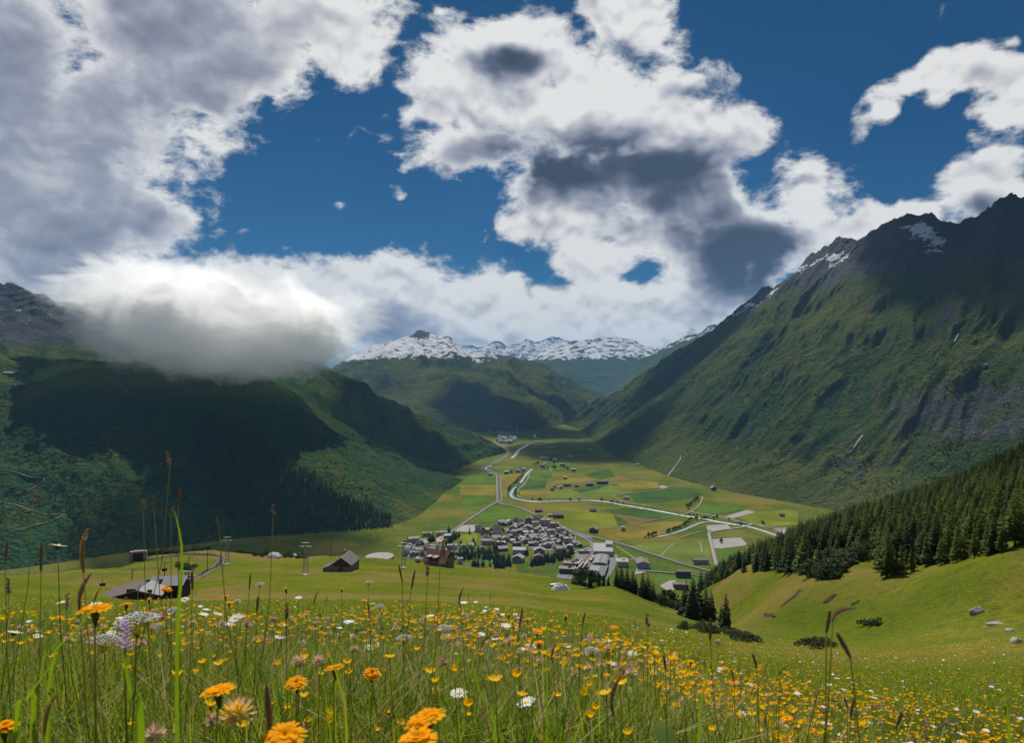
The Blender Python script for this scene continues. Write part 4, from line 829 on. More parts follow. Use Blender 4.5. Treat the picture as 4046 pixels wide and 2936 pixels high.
def build_specials():
    # big warehouse with gable front
    px_house(c3, 1530, 545, 205, 9, 'y', W_blue, R_brown, 1.7, -4, 'large blue-grey warehouse with brown gabled roof beside the yard', 'warehouse', 'warehouse', (5, 6, 1), rhk=0.16)
    px_house(cB, 1440, 1085, 148, 7, 'x', W_blue, R_brown, .5, -2, 'long grey-blue shed with brown roof beside the side road', 'storage_shed', 'shed', (7, 0, 1), rhk=0.2)
    px_house(c3, 2190, 690, 240, 10, 'x', W_dark, R_brown, .35, -3, 'dark sawmill hall with brown roof behind the conifers', 'sawmill_hall', 'hall', (6, 0, 1), rhk=0.2)
    px_house(c3, 2150, 880, 230, 7, 'x', W_dark, R_brown, .5, -3, 'lower dark sawmill hall in front of the taller one', 'sawmill_hall', 'hall', (6, 0, 1), rhk=0.15)
    # depot: wide flat hall with red doors
    x0, y0, _ = on_floor(*c3((655, 340))); x1, _, _ = on_floor(*c3((985, 345))); W = x1 - x0
    r = thing('train_depot', 'wide flat-roofed train depot with dark red doors at the rail yard', 'depot', ((x0 + x1) / 2 + 8, y0 + 35, FLOOR + 0.5), math.radians(-6))
    MB().box((0, 0, 4), (W, 70, 10)).build('wall', W_white, r)
    rf = MB().box((-W * 0.12, 0, 9.2), (W * 0.74, 69, 0.5)).box((W * 0.37, -17, 9.25), (W * 0.24, 33, 0.5)).build('roof', R_pale, r)
    MB().box((W * 0.33, 18, 11.6), (W * 0.36, 30, 5.0)).build('roof_hall', W_white, rf); MB().box((W * 0.33, 18, 14.3), (W * 0.34, 28, 0.4)).build('roof_hall_top', R_grey, rf)
    for i in range(6): MB().box((-W * 0.45 + i * W * 0.115, -35.1, 3.4), (W * 0.09, 0.3, 5.4)).build('door', W_red, r)
    add_windows(r, 'f', W * 0.25, 70, 8, 3, 2)
    # arched engine shed and the flat goods shed before it
    x0, y0, _ = on_floor(*c3((745, 545))); 
    r = thing('engine_shed', 'grey engine shed with curved roof in the rail yard', 'shed', (x0 + 12, y0 + 34, FLOOR + 0.5), math.radians(-11))
    MB().box((0, 0, 3), (24, 62, 8)).build('wall', W_wood, r)
    mb = MB(); n = 8
    for i in range(n):
        a0, a1 = math.pi * i / n, math.pi * (i + 1) / n
        p = [(-13 * math.cos(a0), 7 + 3.4 * math.sin(a0)), (-13 * math.cos(a1), 7 + 3.4 * math.sin(a1))]
        mb.quad((p[0][0], -32, p[0][1]), (p[1][0], -32, p[1][1]), (p[1][0], 32, p[1][1]), (p[0][0], 32, p[0][1]))
    for s in (-32, 32): mb.quad(*[(-13 * math.cos(math.pi * i / n), s, 7 + 3.4 * math.sin(math.pi * i / n)) for i in range(n + 1)][:: (1 if s < 0 else -1)])
    rr = mb.build('roof', R_metal, r)
    for i in range(6): MB().box((0, -25 + i * 10, 10.7), (5, 4, 0.8)).build('skylight', R_pale, rr)
    x0, y0, _ = on_floor(*c3((660, 700)))
    r = thing('goods_shed', 'long low goods shed with grey flat roof before the engine shed', 'shed', (x0 + 14, y0 + 30, FLOOR + 0.5), math.radians(-13))
    MB().box((0, 0, 2.5), (26, 74, 6)).build('wall', W_wood, r); MB().box((-6, 0, 5.8), (15, 76, 0.5)).build('roof', R_metal, r); MB().box((8, 0, 5.9), (13, 76, 0.6)).build('roof', R_dark, r)
    x0, y0, _ = on_floor(*c3((1150, 510)))
    block('office_block', 'small white modern office block beside the depot yard', 'building', (x0 + 4, y0 + 14, FLOOR + 0.5), 19, 26, 8, math.radians(-4), W_white, R_pale, (4, 3, 2))
    x0, y0, _ = on_floor(*c3((540, 295))); block('signal_box', 'small dark signal box left of the rail yard', 'building', (x0, y0 + 6, FLOOR + 0.5), 20, 10, 5, 0.1, W_blue, R_grey, (3, 0, 1))
    for (zx, zy, W, L, h, wl, lb) in ((325, 530, 24, 16, 8, W_wood, 'brown flat-roofed station house left of the trains'), (265, 620, 26, 18, 8, W_dark, 'dark flat-roofed station house below the brown one')):
        x0, y0, _ = on_floor(*c3((zx, zy))); block('station_house', lb, 'building', (x0, y0 + 6, FLOOR + 0.5), W, L, h, -0.2, wl, R_brown, (4, 2, 2))
    px_house(c3, 420, 455, 90, 5, 'y', W_wood, R_brown, 1, -14, 'small brown gabled station building beside the rails', 'station_building', 'building', (2, 1, 1))
    # trains
    wag = MB().box((0, 0, 1.9), (2.7, 17, 1.9)); wag_m = wag.mesh('body', [W_red]); top_m = MB().box((0, 0, 3.2), (2.8, 17.2, 0.8)).box((0, 0, 3.75), (2.0, 16.6, 0.4)).mesh('roof', [R_white]); bog = MB().box((0, 0, 0.6), (2.0, 3.4, 0.8)).mesh('bogie', [M_iron]); wb = MB().box((0, 0, 2.2), (2.76, 15, 0.8)).mesh('window_band', [M_win])
    k = 0
    tracks = [((372, 575), (495, 425), 4, 0), ((415, 585), (520, 465), 3, 1), ((455, 650), (600, 450), 4, 0), ((635, 445), (715, 350), 2, 1)]
    nm = ['leftmost track', 'second track from left', 'third track from left', 'rightmost track']
    for ti, (a, b_, n, pale) in enumerate(tracks):
        A = Vector(on_floor(*c3(a))); B = Vector(on_floor(*c3(b_))); d = B - A
        for i in range(n):
            c = A + d * ((i + 0.5) / n); rz = math.atan2(-d.x, d.y)
            o = thing('railway_wagon', 'red and white wagon, %s from near end, %s' % (ORD[i], nm[ti]), 'wagon', (c.x, c.y, FLOOR + 1.0), rz, 'parked trains')
            link('body', wag_m, o); link('roof', top_m, o); link('bogie', bog, o, (0, -5.5, 0)); link('bogie', bog, o, (0, 5.5, 0)); link('window_band', wb, o)
    rails = [((372, 575), (560, 340)), ((415, 590), (590, 340)), ((455, 650), (640, 380)), ((520, 690), (700, 400)), ((560, 690), (740, 420))]
    for a, b_ in rails:
        pts = [on_floor(*c3(a)), on_floor(*c3(((a[0] + b_[0]) / 2, (a[1] + b_[1]) / 2))), on_floor(*c3(b_))]
        for off in (-0.75, 0.75): ribbon('rail', [(p[0] + off, p[1], 0) for p in pts], 0.35, FLOOR + 1.1, M_rail, 10)
build_specials()

# the second village, far up the valley, with its tower
def build_far_village():
    g = 'houses of the far village'
    r2 = random.Random(5); k = 0
    for zy in (300, 330, 360, 390, 420, 450, 480):
        n = 9 if zy < 440 else 6; x0, x1 = {300: (430, 600), 330: (380, 680), 360: (370, 720), 390: (340, 740), 420: (330, 720), 450: (330, 700), 480: (360, 620)}[zy]
        for i in range(n):
            X, Y = c4((x0 + (x1 - x0) * (i + r2.uniform(0.2, 0.8)) / n, zy + r2.uniform(-8, 8))); x, y, z = on_floor(X, Y)
            W = r2.uniform(16, 26); h = r2.uniform(7, 12)
            house('far_house', 'tiny grey-roofed house of the far village up the valley', 'house', (x, y, FLOOR + 0.4), W, r2.uniform(14, 22), h, r2.uniform(4, 7), r2.uniform(-0.6, 0.6), r2.choice([W_white, W_cream, W_grey, W_white]), r2.choice([R_grey, R_grey, R_dark, R_pale]), r2.choice('xy'), 1.0, 0, (3, 0, 2), g); k += 1
    for (zx, zy, w, l) in ((1150, 470, 50, 14), (1240, 468, 40, 14), (1430, 575, 70, 16), (1320, 575, 24, 14), (1820, 760, 44, 20), (2190, 505, 36, 16), (2240, 610, 30, 16), (1470, 155, 40, 24), (900, 125, 60, 30), (170, 240, 40, 20), (350, 250, 40, 20), (1290, 805, 60, 20), (1500, 830, 34, 16)):
        x, y, z = on_floor(*c4((zx, zy)))
        house('far_barn', 'tiny pale far barn %s' % ('right of the far village' if zx > 800 else 'left above the far village'), 'barn', (x, y, FLOOR + 0.4), w * 0.6, l * 0.7, 6, 3, 0.1, W_white if zx % 3 else W_grey, R_pale, 'x', 1.0, 0, (0, 0, 1), 'far barns ' + ('right' if zx > 800 else 'left'))
    x, y, z = on_floor(*c4((740, 300)))
    t = thing('stone_tower', 'square stone tower on the wooded knoll of the far village', 'tower', (x, y, FLOOR + 10))
    MB().box((0, 0, 14), (11, 11, 30)).build('wall', W_grey, t); MB().box((0, 0, 29.5), (12, 12, 1.4)).build('parapet', M_conc, t)
build_far_village()
# ------------------------------------------------------------------ conifers and broadleaves
def leaf_mat(name, c0, c1, var=0.5, trans=0.0, scale=0.6, bright=None):
    m, N, b = new_mat(name)
    n = N.noise(N.obj(), scale, 3, 0.6); r = N.n.new('ShaderNodeObjectInfo').outputs['Random']
    c = N.mix(N.step(n, 0.3, 0.7), c0, c1)
    c = N.mix(N.mul(r, var), c, bright or tuple(x * 0.45 for x in c0))
    N.put(b.inputs['Base Color'], c); b.inputs['Roughness'].default_value = 0.75; b.inputs['Specular IOR Level'].default_value = 0.12
    if trans:
        t = N.n.new('ShaderNodeBsdfTranslucent'); N.put(t.inputs[0], N.vec('MULTIPLY', c, (1.25, 1.3, 0.7))); mx = N.n.new('ShaderNodeMixShader'); mx.inputs[0].default_value = trans
        N.l.new(b.outputs[0], mx.inputs[1]); N.l.new(t.outputs[0], mx.inputs[2])
        N.l.new(mx.outputs[0], N.n['Material Output'].inputs[0])
    return m
M_spruce = leaf_mat('spruce_needles', (0.030, 0.058, 0.014), (0.060, 0.098, 0.022), 0.7, 0.2)
M_larch = leaf_mat('larch_needles', (0.090, 0.130, 0.018), (0.155, 0.195, 0.026), 0.55, 0.4)
M_bark = flat_mat('bark', (0.075, 0.055, 0.042), 0.9, 0.35, 3.0)
M_alder = leaf_mat('alder_leaves', (0.045, 0.075, 0.030), (0.10, 0.13, 0.065), 0.4, 0.2)
M_broad = leaf_mat('broad_leaves', (0.030, 0.062, 0.018), (0.060, 0.095, 0.026), 0.5, 0.2)
def conifer(seed, H=14.0, R=2.6, levels=22, nb=9, airy=0.0, low=0.06):
    r = np.random.default_rng(seed); V = []; F = []
    def tri(p): 
        b = len(V); V.extend(p); F.append((b, b + 1, b + 2))
    for i in range(levels):
        f = i / (levels - 1); z = H * (low + (0.985 - low) * f ** 0.95)
        rad = R * (1 - f) ** 0.82 * r.uniform(0.78, 1.12) + 0.08
        n = max(4, int(nb * (1 - 0.55 * f))); ph = r.uniform(0, 6.28)
        for k in range(n):
            if r.random() < airy * 0.35: continue
            a = ph + 6.283 * k / n + r.uniform(-0.25, 0.25); rr = rad * r.uniform(0.65, 1.15); w = rr * r.uniform(0.20, 0.34) + 0.10
            d = np.array([math.cos(a), math.sin(a), 0]); s = np.array([-math.sin(a), math.cos(a), 0]); z0 = z + r.uniform(-0.3, 0.3)
            dr = -rr * r.uniform(0.18, 0.42); c = np.array([0, 0, z0])
            base = c + d * 0.05; mid = c + d * rr * 0.55 + np.array([0, 0, dr * 0.35]); tip = c + d * rr + np.array([0, 0, dr + rr * 0.10])
            hang = np.array([0, 0, -0.30 * w - 0.22])
            L1 = mid + s * w + hang * 0.6; R1 = mid - s * w + hang * 0.6
            tri([base, L1, mid]); tri([base, mid, R1]); tri([mid, L1, tip]); tri([mid, tip, R1])
            q = c + d * rr * 0.75
            tri([mid, tip, q + hang * 2.2 + np.array([0, 0, dr * 0.6])])
            for sg in (-1, 1):                                # side twigs
                t2 = mid + s * sg * w * 1.7 + d * rr * 0.22 + hang
                tri([base + d * rr * 0.3, mid, t2])
    tri([np.array([0.12, 0, H * 0.93]), np.array([-0.08, 0.1, H * 0.93]), np.array([0, 0, H * 1.02])])
    return np.array(V), np.array(F)
def mesh_tri(name, VF, mat): return np_mesh(name, VF[0], VF[1], mat, False)
def trunk_mesh(H, r): return MB().tube([(0, 0, -0.8), (0, 0, H * 0.5), (0, 0, H * 0.95)], [r, r * 0.55, 0.03], 6).mesh('trunk', M_bark, True)
SPR = [mesh_tri('crown', conifer(100 + i, 14, [2.7, 2.3, 3.0, 2.5][i]), M_spruce) for i in range(4)]
LAR = [mesh_tri('crown', conifer(200 + i, 14, [3.0, 2.6, 3.3][i], 19, 8, 0.6, 0.14), M_larch) for i in range(3)]
TRK = trunk_mesh(14, 0.24)
def simple_conifer(seed):
    r = np.random.default_rng(seed); V = []; F = []; n = 7
    for i in range(5):
        z0 = 14 * (0.04 + 0.19 * i); z1 = z0 + 14 * 0.30 if i < 4 else 14.2; rad = 2.7 * (1 - i / 5.4); b = len(V)
        for k in range(n): a = 6.283 * (k + r.random() * 0.5) / n; q = rad * r.uniform(0.75, 1.2); V.append((math.cos(a) * q, math.sin(a) * q, z0 + r.uniform(-0.4, 0.4)))
        V.append((0, 0, z1))
        for k in range(n): F.append((b + k, b + (k + 1) % n, b + n))
    return np.array(V), np.array(F)
SIMPLE = [mesh_tri('conifer', simple_conifer(i), M_spruce) for i in range(3)]
def blob_leaves(seed, n, rx, ry, rz, leaf, base=0.0):
    """leaf faces spread through an uneven crown"""
    r = np.random.default_rng(seed); V = np.empty((n, 4, 3)); C = []
    lob = r.normal(size=(7, 3)) * 0.42; lr = r.uniform(0.42, 0.75, 7)
    while len(C) < n:
        k = r.integers(7); p = r.normal(size=3); p /= np.linalg.norm(p); q = lob[k] + p * lr[k] * r.uniform(0.55, 1.0) ** 0.5
        if q[2] > -0.75: C.append(q)
    C = np.array(C)
    u = r.normal(size=(n, 3)); u /= np.linalg.norm(u, axis=1)[:, None]; w = np.cross(u, r.normal(size=(n, 3))); w /= np.linalg.norm(w, axis=1)[:, None]
    P = C * np.array([rx, ry, rz]) + np.array([0, 0, base]); s = leaf * r.uniform(0.6, 1.4, (n, 1))
    V[:, 0] = P - u * s; V[:, 1] = P + w * s * 0.6; V[:, 2] = P + u * s; V[:, 3] = P - w * s * 0.6
    return V.reshape(-1, 3), np.arange(n * 4).reshape(n, 4)
BUSH = [np_mesh('foliage', *blob_leaves(300 + i, 420, 1.5, 1.3, 1.0, 0.20, 0.7), M_alder, False) for i in range(3)]
BROAD = [np_mesh('crown', *blob_leaves(320 + i, 320, 2.6, 2.6, 2.6, 0.50, 4.2), M_broad, False) for i in range(3)]
BTRK = MB().tube([(0, 0, -0.5), (0.1, 0, 2), (0, 0.1, 4)], [0.28, 0.2, 0.1], 6).tube([(0.1, 0, 2.2), (1.1, 0.3, 4.4)], [0.12, 0.05], 5).tube([(0.1, 0, 2.4), (-1.0, -0.4, 4.6)], [0.12, 0.05], 5).mesh('trunk', M_bark, True)

def hit(X, Y, y0=1.2, y1=1000.0, rough=True):
    """where the sight line of a photograph pixel meets the meadow hill"""
    y = np.geomspace(y0, y1, 1600); x = (X - CX) / FPX * y; g = near_h(x, y, rough); d = g - (HY - Y) / FPX * y
    k = np.argmax(d >= 0)
    if d[k] < 0:                                              # sight line passes over the brow: take the brow itself
        m = (y > 120) & (y < 520); k = np.argmax(np.where(m, g / y, -9))
    return (float(x[k]), float(y[k]), float(g[k]))
def tree(name, label, loc, H, crown, trunk, group, base=14.0, rz=None, cat='tree', wide=1.0):
    t = thing(name, label, cat, loc, random.uniform(0, 6.28) if rz is None else rz, group)
    s = H / base; t.scale = (s * wide, s * wide, s)
    link('trunk', trunk, t); link('crown', crown, t); return t
def scatter(name, pts, rots, scales, meshes, pick, mat=None, label=None):
    """one 'stuff' object: instances of a few meshes on points, by geometry nodes"""
    pts = np.asarray(pts, np.float32); me = bpy.data.meshes.new(name); me.vertices.add(len(pts)); me.vertices.foreach_set('co', pts.ravel())
    for an, ty, av in (('rot', 'FLOAT_VECTOR', rots), ('scl', 'FLOAT_VECTOR', scales)):
        a = me.attributes.new(an, ty, 'POINT'); a.data.foreach_set('vector', np.asarray(av, np.float32).ravel())
    a = me.attributes.new('pick', 'INT', 'POINT'); a.data.foreach_set('value', np.asarray(pick, np.int32)); me.update()
    o = link(name, me); tag(o, kind='stuff')
    ng = bpy.data.node_groups.new(name, 'GeometryNodeTree'); ng.interface.new_socket('Geometry', in_out='INPUT', socket_type='NodeSocketGeometry'); ng.interface.new_socket('Geometry', in_out='OUTPUT', socket_type='NodeSocketGeometry')
    nd, L = ng.nodes, ng.links; gi = nd.new('NodeGroupInput'); go = nd.new('NodeGroupOutput')
    def attr(nm, ty):
        n = nd.new('GeometryNodeInputNamedAttribute'); n.data_type = ty; n.inputs[0].default_value = nm; return n.outputs[0]
    joins = nd.new('GeometryNodeJoinGeometry')
    for k, m in enumerate(meshes):
        src = bpy.data.objects.new(name + '_piece', m)                       # never linked to the scene: only its mesh is used
        oi = nd.new('GeometryNodeObjectInfo'); oi.inputs['Object'].default_value = src; oi.inputs['As Instance'].default_value = True
        ip = nd.new('GeometryNodeInstanceOnPoints'); L.new(gi.outputs[0], ip.inputs['Points']); L.new(oi.outputs['Geometry'], ip.inputs['Instance'])
        cmp = nd.new('FunctionNodeCompare'); cmp.data_type = 'INT'; cmp.operation = 'EQUAL'; L.new(attr('pick', 'INT'), cmp.inputs[2]); cmp.inputs[3].default_value = k
        L.new(cmp.outputs[0], ip.inputs['Selection'])
        er = nd.new('FunctionNodeEulerToRotation'); L.new(attr('rot', 'FLOAT_VECTOR'), er.inputs[0]); L.new(er.outputs[0], ip.inputs['Rotation'])
        L.new(attr('scl', 'FLOAT_VECTOR'), ip.inputs['Scale']); L.new(ip.outputs[0], joins.inputs[0])
    L.new(joins.outputs[0], go.inputs[0])
    md = o.modifiers.new('scatter', 'NODES'); md.node_group = ng
    return o

def in_poly(x, y, poly):
    c = np.zeros(np.shape(x), bool); n = len(poly)
    for i in range(n):
        (x0, y0), (x1, y1) = poly[i], poly[(i + 1) % n]
        c ^= ((y0 > y) != (y1 > y)) & (x < (x1 - x0) * (y - y0) / (y1 - y0 + 1e-9) + x0)
    return c

# forest on the right spur: the nearest trees are individuals, the rest one mass
def build_forest():
    lx = [2790, 2819, 2900, 3000, 3060, 3150, 3230, 3330, 3430, 3500, 3570, 3651, 3749, 3951, 4046, 4400]
    ly = [2325, 2312, 2275, 2262, 2262, 2268, 2262, 2215, 2225, 2285, 2262, 2238, 2225, 2185, 2143, 2000]
    r = np.random.default_rng(17); n = 42000
    y = np.sqrt(r.uniform(100 ** 2, 500 ** 2, n)); X = r.uniform(2790, 4400, n); x = (X - CX) / FPX * y; z = near_h(x, y)
    Y = HY - z / y * FPX
    ok = (Y < np.interp(X, lx, ly) - 2) & (y > 100)
    ok &= ~((X > 2790) & (X < 2990) & (y < 330))
    ok &= ~((X > 3180) & (X < 3470) & (Y > 2170) & (y < 230))                     # clearing with alder scrub
    x, y, z, X = x[ok], y[ok], z[ok], X[ok]
    keep = []; cell = {}
    for i in range(len(x)):
        k = (int(x[i] // 3.4), int(y[i] // 3.4))
        if any((x[i] - x[j]) ** 2 + (y[i] - y[j]) ** 2 < (2.6 + 0.002 * y[i]) ** 2 for a in (-1, 0, 1) for b_ in (-1, 0, 1) for j in cell.get((k[0] + a, k[1] + b_), ())): continue
        cell.setdefault(k, []).append(i); keep.append(i)
    # fixed trees at the front edge of the wood
    front = [(3501,2285,110),(3560,2270,125),(3600,2262,100),(3660,2238,135),(3720,2235,130),(3780,2222,140),(3850,2205,120),(3900,2190,130),(3960,2182,140),(4020,2150,150),(3080,2258,105),(3120,2262,115),(3150,2262,110),(3200,2262,120),(3235,2258,125),(3270,2240,100),(3030,2255,90),(2985,2262,85),(2940,2262,80)]
    g = 'conifers of the forested spur'; cnt = 0
    for (X0, Y0, hp) in front:
        p = hit(X0, Y0, 90); H = hp * p[1] / FPX
        side = 'larch' if X0 > 3400 else 'spruce'
        tree('larch_tree' if side == 'larch' else 'spruce_tree', 'pale green larch at the front edge of the forest on the right spur' if side == 'larch' else 'dark spruce at the lower left edge of the forest on the right spur', p, H, random.choice(LAR if side == 'larch' else SPR), TRK, g + (', larch edge' if side == 'larch' else ', spruce edge'), wide=1.05); cnt += 1
    keep = np.array(keep); order = keep[np.argsort(y[keep])]
    H = (4.2 + 6.5 * r.random(len(x)) ** 0.8) * np.interp(y, [120, 400], [0.95, 1.15]); isl = r.random(len(x)) < np.interp(X, [2800, 3300, 3700], [0.2, 0.5, 0.75])
    nind = 150
    for i in order[:nind]:
        l = bool(isl[i])
        tree('larch_tree' if l else 'spruce_tree', 'light green larch standing within the dense forest on the right spur' if l else 'dark spruce standing within the dense forest on the right spur', (x[i], y[i], z[i]), H[i] * 0.95, random.choice(LAR if l else SPR), TRK, g + (', larches within' if l else ', spruces within'), wide=random.uniform(1.15, 1.6))
    rest = order[nind:]
    pk = np.where(isl[rest], 4 + r.integers(0, 3, len(rest)), r.integers(0, 4, len(rest))); s = H[rest] / 14
    scatter('forest', np.c_[x[rest], y[rest], z[rest]], np.c_[np.zeros(len(rest)), np.zeros(len(rest)), r.uniform(0, 6.28, len(rest))], np.c_[s * 1.35, s * 1.35, s * 0.92], SPR + LAR, pk)
    return len(rest)
print('forest rest', build_forest())

# conifers between the meadow knoll and the gully, and round the village
def build_clumps():
    g = 'spruces of the gully'
    L = [(2332,2312,52,'b'),(2350,2314,46,'b'),(2290,2306,52,'b'),(2310,2308,58,'b'),(2332,2314,44,'s'),(2366,2312,44,'s'),(2385,2312,42,'s'),(2404,2312,38,'s'),(2437,2312,68,'s'),(2455,2314,78,'s'),(2478,2318,80,'s'),(2500,2326,76,'s'),(2512,2338,64,'s'),(2540,2350,88,'s'),(2560,2362,86,'s'),(2580,2376,70,'s'),
         (2712,2440,120,'s'),(2735,2446,132,'s'),(2760,2450,128,'s'),(2788,2454,118,'s'),(2810,2450,104,'s'),(2868,2486,118,'s'),(2850,2470,70,'s'),(2742,2340,70,'s'),(2700,2345,64,'s'),(2770,2330,70,'s'),(2650,2370,50,'b'),(2620,2366,44,'b')]
    for k, (X, Y, hp, ty) in enumerate(sorted(L)):
        p = hit(X, Y, 150)
        if p is None: continue
        H = 1.2 * hp * p[1] / FPX
        if ty == 's': tree('spruce_tree', 'dark spruce, %s from the %s in the gully row beyond the meadow' % ((ORD[k], 'left') if k < 14 else (ORD[len(L) - 1 - k], 'right')), p, H, random.choice(SPR), TRK, g, wide=1.35)
        else: tree('broadleaf_tree', 'round leafy tree, %s from the %s in the gully row beyond the meadow' % ((ORD[k], 'left') if k < 14 else (ORD[len(L) - 1 - k], 'right')), p, H, random.choice(BROAD), BTRK, 'leafy trees of the gully', base=6.6)
    # village spruces: strips traced in the view
    r = random.Random(3); g = 'spruces of the village'; n = 0
    strips = [(v2, [(900,1235),(1100,1180),(1300,1130),(1500,1090),(1700,1040),(1840,980)], 40, 60), (v2, [(960,1190),(1200,1110),(1450,1040),(1650,980),(1840,900)], 26, 50), (v2, [(20,1230),(120,1240),(260,1230),(420,1235)], 20, 90), (v2, [(60,1120),(250,1150),(430,1110)], 12, 60), (v1, [(1290,1060),(1500,1060),(1700,1040),(1900,1060),(2100,1080),(2260,1080)], 30, 70), (v1, [(1320,980),(1600,960),(1850,960),(2100,960)], 18, 60),
              (v1, [(1050,780),(1120,700),(1200,640),(1260,590)], 14, 50), (v1, [(650,670),(720,680),(790,660)], 8, 20), (v1, [(1300,600),(1330,560)], 3, 10), (v1, [(1560,520)], 1, 8), (v1, [(1350,760),(1380,800)], 3, 15), (v1, [(1620,760),(1670,770)], 4, 15), (v1, [(1120,500),(1075,470)], 2, 4), (v2, [(380,600)], 1, 4), (v2, [(540,720),(620,720),(480,660)], 6, 30), (v2, [(1215,530),(1085,540),(1070,720),(1420,570),(1440,560),(1610,680),(1510,690),(1720,560),(1380,880)], 9, 6), (v2, [(690,800),(500,860),(570,860),(450,790)], 5, 20), (v2, [(770,1000),(830,960)], 3, 10), (v1, [(1560,1240),(1660,1230),(1760,1240),(1840,1235),(1900,1240)], 5, 8), (v2, [(60,800),(170,850),(30,900),(330,830)], 8, 40)]
    pts = []
    for conv, pl, k, jit in strips:
        for i in range(k):
            f = (i + r.random()) / k * (len(pl) - 1); a = int(min(f, len(pl) - 2)) if len(pl) > 1 else 0; t = f - a if len(pl) > 1 else 0
            q = (pl[a][0] + (pl[min(a + 1, len(pl) - 1)][0] - pl[a][0]) * t + r.uniform(-jit, jit) * 0.6, pl[a][1] + (pl[min(a + 1, len(pl) - 1)][1] - pl[a][1]) * t + r.uniform(-jit, jit) * 0.5)
            pts.append(on_floor(*conv(q)))
    pts.sort(key=lambda p: p[1])
    for k, p in enumerate(pts):
        if k < 90:
            tree('spruce_tree', 'dark spruce in the band of trees before the village houses' if p[1] < 1400 else 'dark spruce standing among the village houses', (p[0], p[1], FLOOR), r.uniform(12, 19), r.choice(SPR), TRK, g + (' in front' if p[1] < 1400 else ' among houses'), wide=1.2)
    rest = np.array(pts[90:]); m = len(rest); q = np.random.default_rng(2); s = q.uniform(0.8, 1.3, m)
    rest[:, 2] = FLOOR
    scatter('village_spruces', rest, np.c_[np.zeros((m, 2)), q.uniform(0, 6, m)], np.c_[s * 1.2, s * 1.2, s], SPR, q.integers(0, 4, m))
    # leafy trees along the river and the streams
    lines = [(c8, [(640,270),(600,330),(540,400),(490,450),(430,500),(405,560)], 18, 6, 'left bank of the river bend'), (c8, [(700,310),(650,390),(560,480),(510,550),(530,610)], 14, 5, 'right bank of the river bend'), (c8, [(720,665),(860,675),(900,690),(1030,680),(1330,675),(1400,690),(1780,690),(1920,710),(1970,715),(2090,735),(2140,740)], 12, 5, 'long straight of the river'),
             (cB, [(1100,780),(1150,755),(1200,735),(1250,715),(1290,690),(1330,650),(1400,640),(1480,650)], 26, 8, 'tributary hedge'), (cB, [(1290,600),(1400,610),(1560,650),(1600,610),(1850,690),(1800,700)], 12, 8, 'river junction'), (cB, [(1300,550),(1330,500),(1390,450),(1410,430),(1300,530)], 16, 10, 'old stream arm'), (cB, [(840,835),(930,815),(960,800),(990,795)], 6, 5, 'tributary bank by the golden field'), (cB, [(2050,700)], 1, 2, 'bridge'), (cB, [(1640,870)], 2, 8, 'gravel lot'), (v2, [(300,480),(480,560),(700,560),(900,480),(1050,560),(1100,720),(1350,760),(1500,560),(1650,640),(1850,640)], 34, 90, 'village gardens'), (v1, [(120,760),(350,880),(600,820),(800,900),(1000,820),(1150,1000),(1250,1080)], 26, 70, 'old village lanes'), (c8, [(760,185),(820,130),(910,190),(940,200),(1020,215),(1290,225),(1340,225),(1160,180),(1020,90),(1050,85),(1110,300)], 14, 6, 'farms up the valley')]
    for conv, pl, k, jit, where in lines:
        for i in range(k):
            f = (i + r.random()) / k * (len(pl) - 1); a = int(min(f, max(0, len(pl) - 2))); t = f - a; b2 = pl[min(a + 1, len(pl) - 1)]
            x, y, z = on_floor(*conv((pl[a][0] + (b2[0] - pl[a][0]) * t + r.uniform(-jit, jit), pl[a][1] + (b2[1] - pl[a][1]) * t + r.uniform(-jit, jit) * 0.4)))
            tree('riverside_tree', 'small dark leafy tree growing by the %s' % where, (x, y, FLOOR), r.uniform(4.5, 10) * (1.0 if y < 2600 else 1.6), r.choice(BROAD), BTRK, 'trees by the ' + where, base=6.6, wide=1.1)
build_clumps()

# distant woods and alder scrub on the slopes
def slope_scatter(name, G, cond, n, meshes, smin, smax, seed):
    T, S, x, y, Z = G; r = np.random.default_rng(seed)
    X = x / y * FPX + CX; Y = HY - Z / y * FPX
    X = X + 70 * fbm(x / 90, y / 90, 4, seed + 50); Y = Y + 45 * fbm(x / 70, y / 70, 4, seed + 60)
    w = cond(X, Y, T, x, y) * (T <= 1); idx = r.choice(w.size, n, p=(w / w.sum()).ravel()); i, j = np.unravel_index(idx, T.shape)
    i2 = np.minimum(i + 1, T.shape[0] - 1); j2 = np.minimum(j + 1, T.shape[1] - 1); a = r.random(n); b_ = r.random(n)
    def lerp(q): return (q[i, j] * (1 - a) + q[i2, j] * a) * (1 - b_) + (q[i, j2] * (1 - a) + q[i2, j2] * a) * b_
    s = r.uniform(smin, smax, n); o = scatter(name, np.c_[lerp(x), lerp(y), lerp(Z)], np.c_[np.zeros((n, 2)), r.uniform(0, 6.28, n)], np.c_[s, s, s * r.uniform(0.8, 1.2, n)], meshes, r.integers(0, len(meshes), n)); return o
slope_scatter('slope_forest', LG, lambda X, Y, T, x, y: in_poly(X, Y, [(760,1640),(900,1660),(1060,1760),(1200,1860),(1400,1985),(1570,2075),(1540,2120),(1300,2150),(1050,2150),(900,2060),(820,1920),(760,1780)]) * (y / 1500) ** 2, 3400, SIMPLE, 0.6, 1.15, 5)
SCRUB = [np_mesh('scrub', *blob_leaves(340 + i, 40, 3.2, 3.2, 1.8, 1.2, 0.8), M_broad, False) for i in range(3)]
